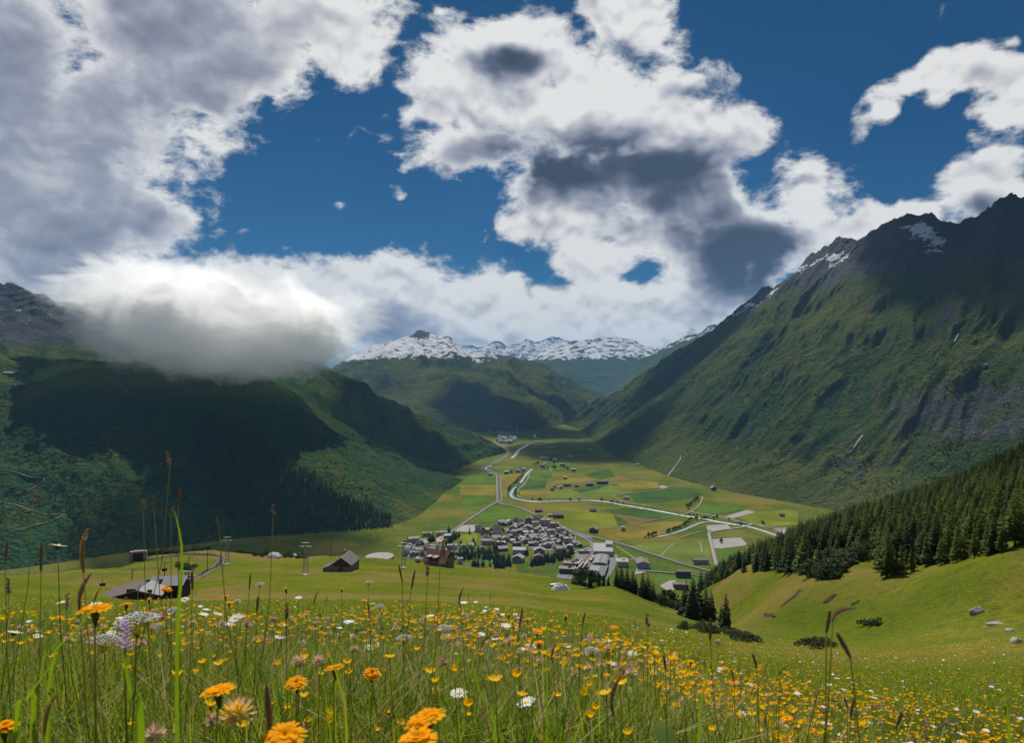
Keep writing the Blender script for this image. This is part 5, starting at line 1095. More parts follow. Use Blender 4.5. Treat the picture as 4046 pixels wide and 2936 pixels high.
slope_scatter('slope_scrub', LG, lambda X, Y, T, x, y: sstep(T, 0.0, 0.05) * sstep(T, 0.85, 0.6) * (fbm(x / 120, y / 120, 4, 91) > -0.12) * (X < 1500) * (0.15 + sstep(X, 1300, 700)), 4500, SCRUB, 0.5, 1.2, 6)
slope_scatter('slope_scrub', RG, lambda X, Y, T, x, y: sstep(T, 0.02, 0.1) * sstep(T, 0.6, 0.35) * (fbm(x / 140, y / 140, 4, 92) > 0.05), 2600, SCRUB, 0.5, 1.2, 7)
# ------------------------------------------------------------------ the mid meadow: huts, lift, mountain railway, rocks
M_stone = flat_mat('rubble_stone', (0.22, 0.20, 0.18), 0.9, 0.4, 1.5, 0.15); M_hutroof = flat_mat('hut_roof_sheet', (0.10, 0.080, 0.072), 0.6, 0.25, 0.8); M_hutred = flat_mat('hut_roof_redbrown', (0.19, 0.085, 0.065), 0.65, 0.2, 0.8); M_rock = flat_mat('granite', (0.28, 0.27, 0.265), 0.9, 0.5, 1.3, 0.12); M_soil = flat_mat('bare_soil', (0.060, 0.046, 0.032), 0.95, 0.5, 0.6, 0.3, spec=0.0); M_sleeper = flat_mat('sleeper', (0.07, 0.055, 0.045), 0.9, 0.3, 2.0); M_tarp = flat_mat('white_tarpaulin', (0.74, 0.73, 0.74), 0.45, 0.06, 1.0, 0.0, spec=0.4); M_ball = gravel_mat('mountain_ballast', (0.12, 0.10, 0.085))
def planks(root, face_y, x0, x1, z0, ztop, mat, n, out=-0.05):
    """vertical boards of a gable, each a piece of its own"""
    w = (x1 - x0) / n
    for i in range(n):
        xc = x0 + (i + 0.5) * w; zt = ztop(xc)
        if zt - z0 < 0.25: continue
        MB().box((xc, face_y + out + 0.015 * (i % 2), (z0 + zt) / 2), (w * 0.92, 0.06, zt - z0)).build('plank', mat, root)
def build_huts():
    # stone hut with steep brown roof and lean-to
    p = hit(1352, 2257, 200); m = p[1] / FPX; W = 78 * m; L = 12.5; h = 25 * m; rh = 27 * m
    r = house('stone_hut', 'stone hut with steep brown gabled roof and left lean-to on the meadow', 'hut', (p[0], p[1] + L / 2, p[2] - 0.2), W, L, h, rh, math.radians(-4), M_stone, M_hutroof, 'y', 0.55, 1, (0, 0, 1))
    planks(r, -L / 2, -W * 0.40, W * 0.40, h * 0.75, lambda x: h + rh * (1 - abs(x) / (W / 2)) - 0.25, W_wood, 16)
    MB().box((0.1, -L / 2 - 0.14, h + 0.5), (1.5, 0.12, 1.7)).build('hayloft_door', M_door, r); MB().box((-0.2, -L / 2 - 0.10, h * 0.36), (1.5, 0.12, 1.8)).build('door', M_door, r)
    le = MB().quad((-W / 2 - 4.2, -L / 2 + 1, -1.5), (-W / 2 - 0.02, -L / 2 + 1, -1.5), (-W / 2 - 0.02, -L / 2 + 1, h * 0.9), (-W / 2 - 4.2, -L / 2 + 1, 1.0)).quad((-W / 2 - 4.2, L / 2 - 3, -1.5), (-W / 2 - 4.2, -L / 2 + 1, -1.5), (-W / 2 - 4.2, -L / 2 + 1, 1.0), (-W / 2 - 4.2, L / 2 - 3, 1.0)).build('lean_to_wall', M_stone, r)
    MB().quad((-W / 2 - 4.7, -L / 2 + 0.6, 0.9), (-W / 2 - 0.02, -L / 2 + 0.6, h * 0.95), (-W / 2 - 0.02, L / 2 - 2.6, h * 0.95), (-W / 2 - 4.7, L / 2 - 2.6, 0.9)).quad((-W / 2 - 4.7, -L / 2 + 0.6, 0.75), (-W / 2 - 4.7, L / 2 - 2.6, 0.75), (-W / 2 - 0.02, L / 2 - 2.6, h * 0.9), (-W / 2 - 0.02, -L / 2 + 0.6, h * 0.9)).build('lean_to_roof', M_hutroof, r)
    MB().box((0, -L / 2 - 0.62, h + rh + 0.30), (0.35, 0.12, 0.3)).box((0, 0, h + rh + 0.36), (0.34, L + 1.2, 0.1)).build('ridge_cap', R_pale, r)
    # low barn with long left roof and sheet-metal wing
    p = hit(468, 2366, 120); m = p[1] / FPX
    r = thing('barn', 'low dark barn with long sweeping roof and grey sheet-metal wing', 'barn', (p[0], p[1] + 4, p[2] - 0.3), math.radians(6)); k = m / 3.24 * 1.0
    xl, xa, xr = -235 * k * 1.0, 225 * k, 510 * k; za, zl, zr = 122 * k, 14 * k, 56 * k; L = 9.0; y0 = -L / 2
    MB().quad((xl + .6, y0, -2), (xr - .6, y0, -2), (xr - .6, y0, zr), (xa, y0, za), (xl + .6, y0, zl)).quad((xr - .6, y0, -2), (xr - .6, -y0, -2), (xr - .6, -y0, zr), (xr - .6, y0, zr)).quad((xr - .6, -y0, -2), (xl + .6, -y0, -2), (xl + .6, -y0, zl), (xa, -y0, za), (xr - .6, -y0, zr)).quad((xl + .6, -y0, -2), (xl + .6, y0, -2), (xl + .6, y0, zl), (xl + .6, -y0, zl)).build('wall', W_dark, r)
    planks(r, y0, xl + 1, xr - 1, 0.0, lambda x: (zl + (za - zl) * (x - xl) / (xa - xl)) - 0.3 if x < xa else (zr + (za - zr) * (xr - x) / (xr - xa)) - 0.3, W_dark, 22)
    MB().box((xa - 1.2, y0 - 0.14, 1.1), (1.7, 0.12, 2.2)).build('door', M_door, r); MB().box((xa + 2.2, y0 - 0.14, 1.6), (0.9, 0.12, 0.8)).build('window', M_win, r)
    t = 0.22; o = 0.7
    def slab(a, b_, mat, nm, yy0, yy1):
        return MB().quad((a[0], yy0, a[1] + t), (b_[0], yy0, b_[1] + t), (b_[0], yy1, b_[1] + t), (a[0], yy1, a[1] + t)).quad((a[0], yy1, a[1]), (b_[0], yy1, b_[1]), (b_[0], yy0, b_[1]), (a[0], yy0, a[1])).quad((a[0], yy0, a[1]), (b_[0], yy0, b_[1]), (b_[0], yy0, b_[1] + t), (a[0], yy0, a[1] + t)).quad((b_[0], yy1, b_[1]), (a[0], yy1, a[1]), (a[0], yy1, a[1] + t), (b_[0], yy1, b_[1] + t)).build(nm, mat, r)
    slab((xl - 1.6, zl - 0.5), (xa, za), M_hutroof, 'roof', y0 - o, -y0 + o); slab((xa + 0.02, za), (xr + 0.3, zr - 0.1), R_metal, 'roof', y0 - o, -y0 + o)
    MB().box((xr - 1.0, 3.2, -0.5), (6.0, 5.0, 3.0)).build('wing_wall', W_dark, r)
    MB().quad((xr - 4.6, 0.2, 1.3), (xr + 2.4, 0.2, 1.3), (xr + 2.4, 3.2, 2.5), (xr - 4.6, 3.2, 2.5)).quad((xr + 2.4, 6.2, 1.3), (xr - 4.6, 6.2, 1.3), (xr - 4.6, 3.2, 2.5), (xr + 2.4, 3.2, 2.5)).build('wing_roof', R_metal, r)
    for q in (-0.2, 0.9): MB().box((xa + q * 2.2, 1.5, za + 0.25), (0.5, 0.7, 0.6)).build('vent', M_iron, r)
    # brown-roofed mountain house with two dormers
    p = hit(1735, 2240, 250)
    r = house('mountain_house', 'brown-roofed mountain house with two dormers above the village', 'house', (p[0] - 0.5, p[1] + 5, p[2] - 0.4), 12.5, 9.5, 2.8, 5.0, math.radians(-28), M_stone, M_hutred, 'x', 0.8, 1, (4, 0, 1))
    for q in (-3.2, 0.6):
        d = MB().box((q, -3.6, 4.2), (2.3, 3.4, 1.9)).build('dormer', W_wood, r); MB().box((q, -3.7, 5.3), (2.8, 3.9, 0.22), rx=0.12).build('dormer_roof', R_pale, d); MB().box((q, -5.34, 4.2), (1.3, 0.1, 1.2)).build('window', M_win, d)
    for q in (-1.5, 1.7): MB().box((6.3, q, 1.7), (0.12, 1.2, 1.5)).build('window', M_win, r)
    MB().box((6.3, 0.1, 5.0), (0.14, 1.6, 1.8)).build('loft_door', M_door, r)
    # small tractor
    p = hit(1652, 2224, 250)
    t = thing('small_tractor', 'small orange and cream tractor parked left of the mountain house', 'tractor', (p[0], p[1], p[2]), 0.9)
    MB().box((0.7, 0, 0.95), (1.5, 0.9, 0.7)).build('bonnet', flat_mat('tractor_orange', (0.45, 0.16, 0.04), 0.5), t); c = MB().box((-0.5, 0, 1.5), (1.2, 1.3, 1.7), top=0.85).build('cab', M_trim, t); MB().box((-0.5, 0, 1.75), (1.1, 1.36, 0.7)).build('glass', M_win, c)
    wm = {}
    for (x, y, R) in ((-0.7, -0.75, 0.7), (-0.7, 0.75, 0.7), (1.1, -0.65, 0.45), (1.1, 0.65, 0.45)):
        if R not in wm: wm[R] = MB().tube([(0, -0.16, 0), (0, 0.16, 0)], R, 14).mesh('wheel', M_iron, False)
        link('wheel', wm[R], t, (x, y, R))
build_huts()

def lattice_mast(H, w0, w1, arms, n=7):
    """parts of a four-legged lattice mast"""
    legs = []; br = MB()
    def c(f, sx, sy): w = (w0 + (w1 - w0) * f) / 2; return (sx * w, sy * w, H * f)
    for sx in (-1, 1):
        for sy in (-1, 1): legs.append(MB().tube([c(-0.05, sx, sy), c(1, sx, sy)], 0.075, 4).mesh('leg', M_steel))
    for k in range(n):
        f0, f1 = k / n, (k + 1) / n
        for a, b_ in (((-1, -1), (1, -1)), ((1, -1), (1, 1)), ((1, 1), (-1, 1)), ((-1, 1), (-1, -1))):
            br.tube([c(f0, *a), c(f1, *b_)], 0.04, 3); br.tube([c(f1, *a), c(f0, *b_)], 0.04, 3); br.tube([c(f1, *a), c(f1, *b_)], 0.04, 3)
    ar = MB()
    for z, l in arms: ar.box((0, 0, z), (l, 0.35, 0.22)); ar.tube([(-l * 0.4, 0, z), (0, 0, z - 0.9)], 0.05, 3); ar.tube([(l * 0.4, 0, z), (0, 0, z - 0.9)], 0.05, 3)
    return legs, br.mesh('bracing', M_steel), ar.mesh('crossarms', M_steel)
def build_lift():
    items = [(1208, 2274, 128, 'lattice lift pylon with double crossarm left of the stone hut', -0.1), (737, 2322, 62, 'lattice lift pylon partly hidden behind the low barn', 0.2), (1594, 2246, 100, 'lattice pylon left of the brown-roofed mountain house', 0.0), (897, 2232, 108, 'tall lattice lift pylon at the right bend of the mountain railway', 0.15)]
    tops = []
    for X, Y, hp, lab, rz in items:
        p = hit(X, Y, 120); H = hp * p[1] / FPX; a, b_, c = lattice_mast(H, 1.9, 0.7, ((H, 3.2), (H - 1.5, 5.2)))
        t = thing('lift_pylon', lab, 'pylon', p, rz, 'lift pylons'); [link('leg', q_, t) for q_ in a]; link('bracing', b_, t); link('crossarms', c, t)
        MB().box((0, 0, 0.0), (2.6, 2.6, 0.7)).build('footing', M_conc, t); tops.append(Vector((p[0], p[1], p[2] + H)))
    for q, (i, j) in enumerate(((1, 3), (0, 3))):
        A, B = tops[i], tops[j]; pts = [A.lerp(B, f) + Vector((0.0, 0, -1.2 * 4 * f * (1 - f))) for f in np.linspace(0, 1, 12)]
        tag(MB().tube(pts, 0.045, 4).build('lift_cable', M_iron), 'dark lift cable strung %s' % ('from the barn pylon to the bend pylon' if q == 0 else 'from the hut pylon to the bend pylon'), 'cable', 'lift cables')
    cm = MB().tube([(0, 0, 0), (0, 0, -1.6), (0.2, 0, -2.0)], 0.06, 5).mesh('hanger', M_iron); sm = MB().box((0, -0.1, -2.5), (1.6, 0.5, 0.12)).box((0, 0.18, -2.15), (1.6, 0.1, 0.75)).mesh('seat', M_iron)
    for k, (X, Y, lab) in enumerate(((405, 2312, 'dark chairlift chair left of the low barn'), (650, 2253, 'dark chairlift chair above the low barn'), (268, 2395, 'dark chairlift chair hanging low at the far left'), (57, 2395, 'leftmost dark chairlift chair near the grass heads'))):
        d = (210, 230, 190, 170)[k]; x, y, z = at(X, Y, d); t = thing('chairlift_chair', lab, 'chair', (x, y, z + 2.2), 0.5, 'chairlift chairs'); link('hanger', cm, t); link('seat', sm, t)
    x0 = tops[1]; pts = [Vector(at(57, 2395, 170)) + Vector((0, 0, 2.2)), Vector(at(268, 2395, 190)) + Vector((0, 0, 2.2)), Vector(at(405, 2312, 210)) + Vector((0, 0, 2.2)), Vector(at(650, 2253, 230)) + Vector((0, 0, 2.2)), tops[1]]
    tag(MB().tube([tuple(v) for v in resample([tuple(q) for q in pts], 24)], 0.045, 4).build('lift_cable', M_iron), 'dark lift cable carrying the chairs past the low barn', 'cable', 'lift cables')
    pm = {}
    for k, (X, Y, hp, lab) in enumerate(((820, 2262, 88, 'slim catenary mast inside the railway bend'), (872, 2242, 92, 'slim catenary mast at the outer railway bend'), (747, 2288, 92, 'slim catenary mast at the near end of the railway'), (650, 2277, 58, 'short catenary mast behind the low barn'), (522, 2290, 44, 'short dark mast left behind the low barn'), (1307, 2203, 80, 'wooden power pole behind the stone hut'), (703, 2192, 50, 'slim catenary mast on the far railway bend'), (770, 2190, 46, 'second slim catenary mast on the far railway bend'))):
        p = hit(X, Y, 150); H = hp * p[1] / FPX; t = thing('catenary_mast' if k != 5 else 'power_pole', lab, 'mast', p, 0, 'railway masts')
        MB().tube([(0, 0, -0.5), (0, 0, H)], [0.16, 0.11], 6).build('post', M_iron if k != 5 else M_sleeper, t); MB().tube([(-0.1, 0, H - 0.6), (1.9 if k != 5 else 1.2, 0, H - 0.4)], 0.05, 4).tube([(0, 0, H - 1.6), (1.7, 0, H - 0.5)], 0.04, 4).build('arm', M_iron, t)
build_lift()
def build_mountain_railway():
    z5 = cv(300, 2100, 3.24)
    pl = [(1290,660),(1400,620),(1560,570),(1700,505),(1800,445),(1862,385),(1850,335),(1780,308),(1650,298),(1500,300),(1300,315),(1100,345),(960,365),(860,380)]
    pts = [hit(*z5(q), 180, 520, False) for q in pl]
    Q = resample([p[:2] for p in pts], 160); zz = near_h(Q[:, 0], Q[:, 1]); 
    for _ in range(30): zz[1:-1] = zz[1:-1] * 0.5 + (zz[:-2] + zz[2:]) * 0.25
    tab = lambda q: np.array([zz[np.argmin((Q[:, 0] - a) ** 2 + (Q[:, 1] - b_) ** 2)] for a, b_ in q]) 
    bed = ribbon('mountain_railway_bed', [tuple(q) for q in Q[::8]], 4.2, lambda q: tab(q) + 0.35, M_ball, 150)
    d = np.gradient(Q, axis=0); d /= np.linalg.norm(d, axis=1)[:, None]; nr = np.c_[-d[:, 1], d[:, 0]]
    tr = thing('mountain_railway_track', 'narrow railway track curving round the knoll behind the low barn', 'railway track', (0, 0, 0))
    for s in (-0.5, 0.5): MB().tube([(q[0] + n[0] * s, q[1] + n[1] * s, z + 0.62) for q, n, z in zip(Q, nr, zz)], 0.10, 4).build('rail', M_rail, tr)
    sl = MB().box((0, 0, 0), (0.26, 2.0, 0.2)).mesh('sleeper', M_sleeper)
    S = np.concatenate([[0], np.cumsum(np.linalg.norm(np.diff(Q, axis=0), axis=1))])
    for s in np.linspace(0, S[-1], 150):
        i = min(int(np.searchsorted(S, s)), len(Q) - 1); link('sleeper', sl, tr, (Q[i, 0], Q[i, 1], zz[i] + 0.44), math.atan2(d[i, 1], d[i, 0]))
    # tunnel mouth at the far left end of the bend
    p = pts[-1]; t = thing('tunnel_portal', 'dark stone tunnel mouth where the mountain railway ends left', 'tunnel portal', (p[0] - 3, p[1] + 1, p[2]), 0.35)
    MB().box((-3.2, 0, 2), (1.6, 3, 6)).box((3.2, 0, 2), (1.6, 3, 6)).box((0, 0, 4.6), (4.8, 3, 1.2)).build('stonework', M_stone, t); MB().box((0, 1.0, 1.5), (4.8, 0.4, 5)).build('dark_opening_plate', M_iron, t)  # dark plate between the stones stands in for the shade of the tunnel
build_mountain_railway()

# ------------------------------------------------------------------ stones, tarpaulin, scrub and scars
def rock_mesh(name, seed, sx, sy, sz, mat, flat=1.0):
    r = np.random.default_rng(seed); n, m = 14, 20
    th, ph = np.meshgrid(np.linspace(0, math.pi, n), np.linspace(0, 2 * math.pi, m, endpoint=False), indexing='ij')
    D = np.stack([np.sin(th) * np.cos(ph), np.sin(th) * np.sin(ph), np.cos(th)], -1)
    R = np.ones(D.shape[:2]); 
    for k in range(9):                                       # planar faces
        nv = r.normal(size=3); nv /= np.linalg.norm(nv); c = r.uniform(0.55, 0.85); dt = D @ nv; R = np.where(dt > 1e-3, np.minimum(R, c / np.maximum(dt, 1e-3)), R)
    R = R * (1 + 0.06 * fbm(th * 3 + seed, ph * 2, 3, seed))
    V = D * R[..., None] * np.array([sx, sy, sz]); i = np.arange(n * m).reshape(n, m)
    F = np.stack([i[:-1], i[1:], np.roll(i, -1, 1)[1:], np.roll(i, -1, 1)[:-1]], -1).reshape(-1, 4)
    return np_mesh(name, V.reshape(-1, 3), F, mat, False)
def build_stones():
    g = 'boulders on the meadow'
    for k, (X, Y, w, h, lab) in enumerate(((2842, 2558, 46, 34, 'rounded grey boulder standing by the gully bushes'), (2770, 2560, 34, 20, 'low half-buried stone left of the grey boulder'), (2580, 2512, 60, 18, 'flat grey rock slab at the edge of the flower meadow'), (2560, 2530, 40, 10, 'small flat stone below the rock slab'), (3935, 2470, 75, 16, 'long flat pale slab on the right meadow'), (3990, 2496, 45, 14, 'smaller flat slab below the long pale one'), (4020, 2545, 60, 30, 'grey boulder at the right edge of the meadow'), (1085, 2205, 70, 26, 'rocky outcrop on the brow left of the stone hut'), (1170, 2200, 50, 22, 'pale rocks on the brow beside the lift pylon'), (3860, 2425, 60, 30, 'dark rock in the shade of the right slope'), (3960, 2170, 60, 24, 'grey rock ledge under the larches at the right edge'))):
        p = hit(X, Y, 20); m = p[1] / FPX
        tag(link('boulder', rock_mesh('boulder', 50 + k, w * m / 2, w * m * 0.4, h * m * 0.75, M_rock), None, (p[0], p[1], p[2] + h * m * 0.12), k * 0.7), lab, 'boulder', g)
    # tarpaulin over a heap
    p = hit(2216, 2334, 150); m = p[1] / FPX; W = 74 * m; H = 36 * m; n = 46
    U, Vv = np.meshgrid(np.linspace(-1, 1, n), np.linspace(-1, 1, n)); rad = np.maximum(np.hypot(U, Vv), 1e-6); k = np.maximum(np.abs(U), np.abs(Vv)) / rad; x = U * k; y = Vv * k
    rr = np.hypot(x, y); hz = np.clip(1 - rr ** 2.0, 0, 1) * (0.62 + 0.75 * fbm(x * 1.9 + 3, y * 1.9, 3, 5)) + 0.07 * fbm(x * 5 + y * 4, y * 3.2, 3, 6, 0.6, True) * (1 - rr ** 4)
    tp = thing('tarpaulin_heap', 'heap covered with crumpled white tarpaulin on the meadow brow', 'tarpaulin', (p[0], p[1] + 1.5, p[2] - 0.1))
    link('sheet', np_mesh('sheet', np.stack([x * W / 2, y * W * 0.35, hz * H], -1), grid_faces(n, n), M_tarp), tp)
    link('heap', rock_mesh('heap', 9, W * 0.40, W * 0.26, H * 0.5, M_soil), tp, (W * 0.02, 0, 0.1))
    p = hit(2186, 2318, 150); m = p[1] / FPX
    t = thing('cattle_trough', 'grey cattle trough left of the white tarpaulin', 'trough', p, 0.5)
    MB().box((0, 0, 0.5), (2.4, 1.1, 0.9), top=1.12).build('basin', M_steel, t); [MB().box((q_, 0, 0.0), (0.2, 0.9, 0.9)).build('foot', M_iron, t) for q_ in (-0.9, 0.9)]; MB().tube([(1.1, 0, 0.4), (1.1, 0, 1.6), (0.6, 0, 1.6)], 0.06, 6).build('pipe', M_iron, t)
    # gravel terrace on the brow
    p = hit(1492, 2200, 250); m = p[1] / FPX; a = np.linspace(0, 2 * math.pi, 40, endpoint=False)
    me = MB(); me.prism([(math.cos(t_) * 56 * m, math.sin(t_) * 30 * m * 2.2) for t_ in a], -3, 0.5); tag(me.build('gravel_terrace', GRAVEL, None, (p[0], p[1] + 6, p[2] - 0.95)), kind='structure')
    # bare soil scars and the brown scarp under the larches
    for k, (pl, w) in enumerate(((((3160, 2335), (3125, 2368), (3085, 2400)), 1.3), (((3300, 2352), (3275, 2372), (3255, 2388)), 1.1), (((3395, 2376), (3365, 2394)), 1.0), (((3020, 2430), (3060, 2440)), 0.8))):
        q = [hit(*a_, 120) for a_ in pl]
        n = 10; Q = resample([v[:2] for v in q], n) if len(q) > 2 else np.array([np.array(q[0][:2]) * (1 - f) + np.array(q[1][:2]) * f for f in np.linspace(0, 1, n)])
        V = []; mcol = 7
        dd = np.gradient(Q, axis=0); dd /= np.linalg.norm(dd, axis=1)[:, None] + 1e-9
        for i in range(n):
            ww = w * (0.35 + math.sin(math.pi * (i + 0.5) / n)) * random.uniform(0.8, 1.2)
            for j in range(mcol):
                s = (j / (mcol - 1) - 0.5) * ww; xx = Q[i, 0] - dd[i, 1] * s; yy = Q[i, 1] + dd[i, 0] * s; V.append((xx, yy, float(near_h(xx, yy)) + 0.22 * math.sin(math.pi * j / (mcol - 1)) + random.uniform(0, 0.12) - 0.03))
        tag(link('bare_soil', np_mesh('bare_soil', V, grid_faces(n, mcol), M_soil, False)), kind='structure')
    p = hit(3478, 2345, 150); m = p[1] / FPX
    tag(link('soil_scarp', rock_mesh('soil_scarp', 77, 42 * m, 30 * m, 52 * m, M_soil), None, (p[0] + 3, p[1] + 3, p[2] + 1), 0.4), 'brown eroded scarp under the larches on the right slope', 'scarp')
build_stones()
def build_bushes():
    r = random.Random(8); n = 0
    zones = [([(2695,2490),(2760,2484),(2830,2500),(2760,2505)], 24, 0.9, 'alder bush of the dark hedge left of the grey boulder'), ([(2860,2500),(2930,2520),(2990,2540),(2900,2530)], 24, 1.0, 'alder bush of the dark hedge behind the grey boulder'), ([(3150,2560),(3220,2545),(3280,2560),(3200,2570)], 20, 1.1, 'alder bush in the middle of the right meadow'), ([(2600,2376),(2660,2400),(2700,2412),(2650,2380)], 22, 1.4, 'grey-green alder in the gully between the spruces'),
             ([(3210,2270),(3280,2285),(3330,2235),(3420,2205),(3270,2240)], 34, 1.9, 'grey-green alder bush in the forest clearing'), ([(3440,2470),(3480,2475)], 5, 0.9, 'small alder bush below the shaded slope'), ([(580,2196),(640,2180),(760,2172),(880,2160)], 26, 1.5, 'dark bush on the knoll above the railway bend'), ([(700,2245),(770,2250),(690,2235)], 10, 1.2, 'dark bush inside the railway bend'), ([(940,2176),(1040,2195),(1200,2205)], 26, 1.3, 'dark bush on the brow behind the lift pylon'), ([(2270,2305),(2330,2312)], 8, 1.2, 'leafy bush at the meadow edge beside the rail yard')]
    for poly, k, s, lab in zones:
        for i in range(k):
            f = r.random() * (len(poly) - 1); a = int(min(f, len(poly) - 2)); t = f - a
            X = poly[a][0] + (poly[a + 1][0] - poly[a][0]) * t + r.uniform(-14, 14); Y = poly[a][1] + (poly[a + 1][1] - poly[a][1]) * t + r.uniform(-6, 6)
            p = hit(X, Y, 40); s2 = s * min(1.0, p[1] / 190) if p[1] < 190 else s; t_ = thing('alder_bush', lab, 'bush', (p[0], p[1], p[2] - 0.1), r.uniform(0, 6), lab + 's'); q = s2 * r.uniform(0.7, 1.35); t_.scale = (q, q, q * r.uniform(0.8, 1.1)); link('foliage', r.choice(BUSH), t_)
            n += 1
build_bushes()

# ------------------------------------------------------------------ on the slopes: tracks, waterfalls, huts
def slope_ribbon(name, G, pts, width, mat, lift=1.5):
    q = [hit_slope(G, *p) for p in pts]; Q = resample(q, len(q) * 5); d = np.gradient(Q[:, :2], axis=0); d /= np.linalg.norm(d, axis=1)[:, None] + 1e-9; nr = np.c_[-d[:, 1], d[:, 0]]
    n = len(Q); w = width * (1 + 0.4 * fbm(np.arange(n) * 0.6, np.zeros(n), 3, 9)); V = []
    for s in (-0.5, -0.17, 0.17, 0.5): V.append(np.c_[Q[:, :2] + nr * (w * s)[:, None], Q[:, 2] + lift])
    return tag(link(name, np_mesh(name, np.stack(V, 1).reshape(-1, 3), grid_faces(n, 4), mat, True)), kind='structure')
M_dirt = gravel_mat('dirt_track', (0.11, 0.092, 0.066)); M_foam = flat_mat('falling_water', (0.30, 0.34, 0.37), 0.6, 0.5, 0.15)
slope_ribbon('dirt_track', LG, [(-60,1860),(0,1862),(60,1868),(120,1885),(176,1897),(140,1925),(80,1950),(20,1962),(-60,1970)], 3, M_dirt)
slope_ribbon('dirt_track', LG, [(-60,1980),(0,1985),(60,1995),(120,2020),(180,2035),(246,2037),(200,2060),(130,2080),(60,2100),(-60,2125)], 3, M_dirt)
slope_ribbon('mountain_stream', RG, [(2688,1808),(2686,1818),(2666,1844),(2644,1875),(2629,1889),(2617,1905),(2613,1915)], 2.0, M_foam, 2.0)
slope_ribbon('mountain_stream', RG, [(3412,1722),(3381,1756),(3366,1780),(3350,1796)], 2.6, M_foam, 2.0)
slope_ribbon('mountain_stream', RG, [(3790,1322),(3776,1345),(3768,1350)], 2.0, M_foam, 2.0)
p = hit_slope(LG, 532, 1452); house('alpine_hut', 'dark alpine hut on the brow of the left slope below the cloud', 'hut', (p[0], p[1], p[2]), 16, 11, 5, 4, 0.2, W_dark, R_dark, 'x', 0.8, 1, (4, 0, 1))
p = hit_slope(LG, 38, 1478); house('alpine_shed', 'long low pale-roofed shed on the left slope near the left edge', 'shed', (p[0], p[1], p[2]), 26, 8, 4, 2, 0.1, W_grey, R_white, 'x', 0.8, 0, (0, 0, 1))
p = hit_slope(RG, 3894, 1450); house('alpine_hut', 'small grey hut on the ledge of the right mountain above the cliff', 'hut', (p[0], p[1], p[2]), 14, 9, 6, 2, 0.3, W_grey, R_grey, 'x', 0.8, 0, (3, 0, 1))
# ------------------------------------------------------------------ foreground meadow: grasses and flowers
def plant_mat(name, c0, c1, trans=0.35, rough=0.55, spec=0.25, vary=None, tint=(1.2, 1.25, 0.55)):
    m, N, b = new_mat(name)
    n = N.noise(N.obj(), 9.0, 2, 0.5); r = N.n.new('ShaderNodeObjectInfo').outputs['Random']
    c = N.mix(n, c0, c1)
    if vary: c = N.mix(N.step(r, 0.55, 0.95), c, vary)
    N.put(b.inputs['Base Color'], c); b.inputs['Roughness'].default_value = rough; b.inputs['Specular IOR Level'].default_value = spec
    t = N.n.new('ShaderNodeBsdfTranslucent'); N.put(t.inputs[0], N.vec('MULTIPLY', c, tint)); mx = N.n.new('ShaderNodeMixShader'); mx.inputs[0].default_value = trans
    N.l.new(b.outputs[0], mx.inputs[1]); N.l.new(t.outputs[0], mx.inputs[2]); N.l.new(mx.outputs[0], N.n['Material Output'].inputs[0]); return m
P_blade = plant_mat('grass_blade', (0.095, 0.18, 0.008), (0.21, 0.31, 0.016), 0.5, 0.5, 0.08, (0.27, 0.27, 0.035))
P_straw = plant_mat('grass_straw', (0.28, 0.21, 0.07), (0.44, 0.34, 0.14), 0.4, 0.6, 0.1)
P_stem = plant_mat('stem_green', (0.17, 0.20, 0.035), (0.29, 0.28, 0.07), 0.45, 0.6, 0.05)
P_head = plant_mat('grass_head', (0.20, 0.135, 0.10), (0.36, 0.26, 0.20), 0.35, 0.8, 0.05, (0.32, 0.21, 0.21), (1.1, 1.0, 0.9))
P_orange = plant_mat('petal_orange', (0.90, 0.37, 0.0), (0.95, 0.50, 0.0), 0.45, 0.6, 0.03, None, (1.1, 0.95, 0.5)); P_yellow = plant_mat('petal_yellow', (0.86, 0.50, 0.003), (0.90, 0.62, 0.012), 0.35, 0.5, 0.06, None, (1.1, 1.0, 0.5)); P_white = plant_mat('petal_white', (0.74, 0.73, 0.74), (0.84, 0.84, 0.82), 0.4, 0.6, 0.2, None, (1, 1, 1)); P_disc = plant_mat('flower_disc', (0.62, 0.36, 0.01), (0.75, 0.5, 0.02), 0.1)
P_cup = plant_mat('calyx', (0.028, 0.034, 0.014), (0.06, 0.06, 0.025), 0.1); P_clover = plant_mat('clover_cream', (0.52, 0.36, 0.24), (0.66, 0.50, 0.34), 0.35, 0.7, 0.1, (0.50, 0.27, 0.24), (1, 1, 0.9)); P_purple = plant_mat('petal_purple', (0.30, 0.16, 0.40), (0.45, 0.28, 0.52), 0.35, 0.6, 0.2, None, (1, 1, 1)); P_leaf = plant_mat('broad_leaf', (0.055, 0.10, 0.010), (0.10, 0.16, 0.016), 0.4, 0.6, 0.05)

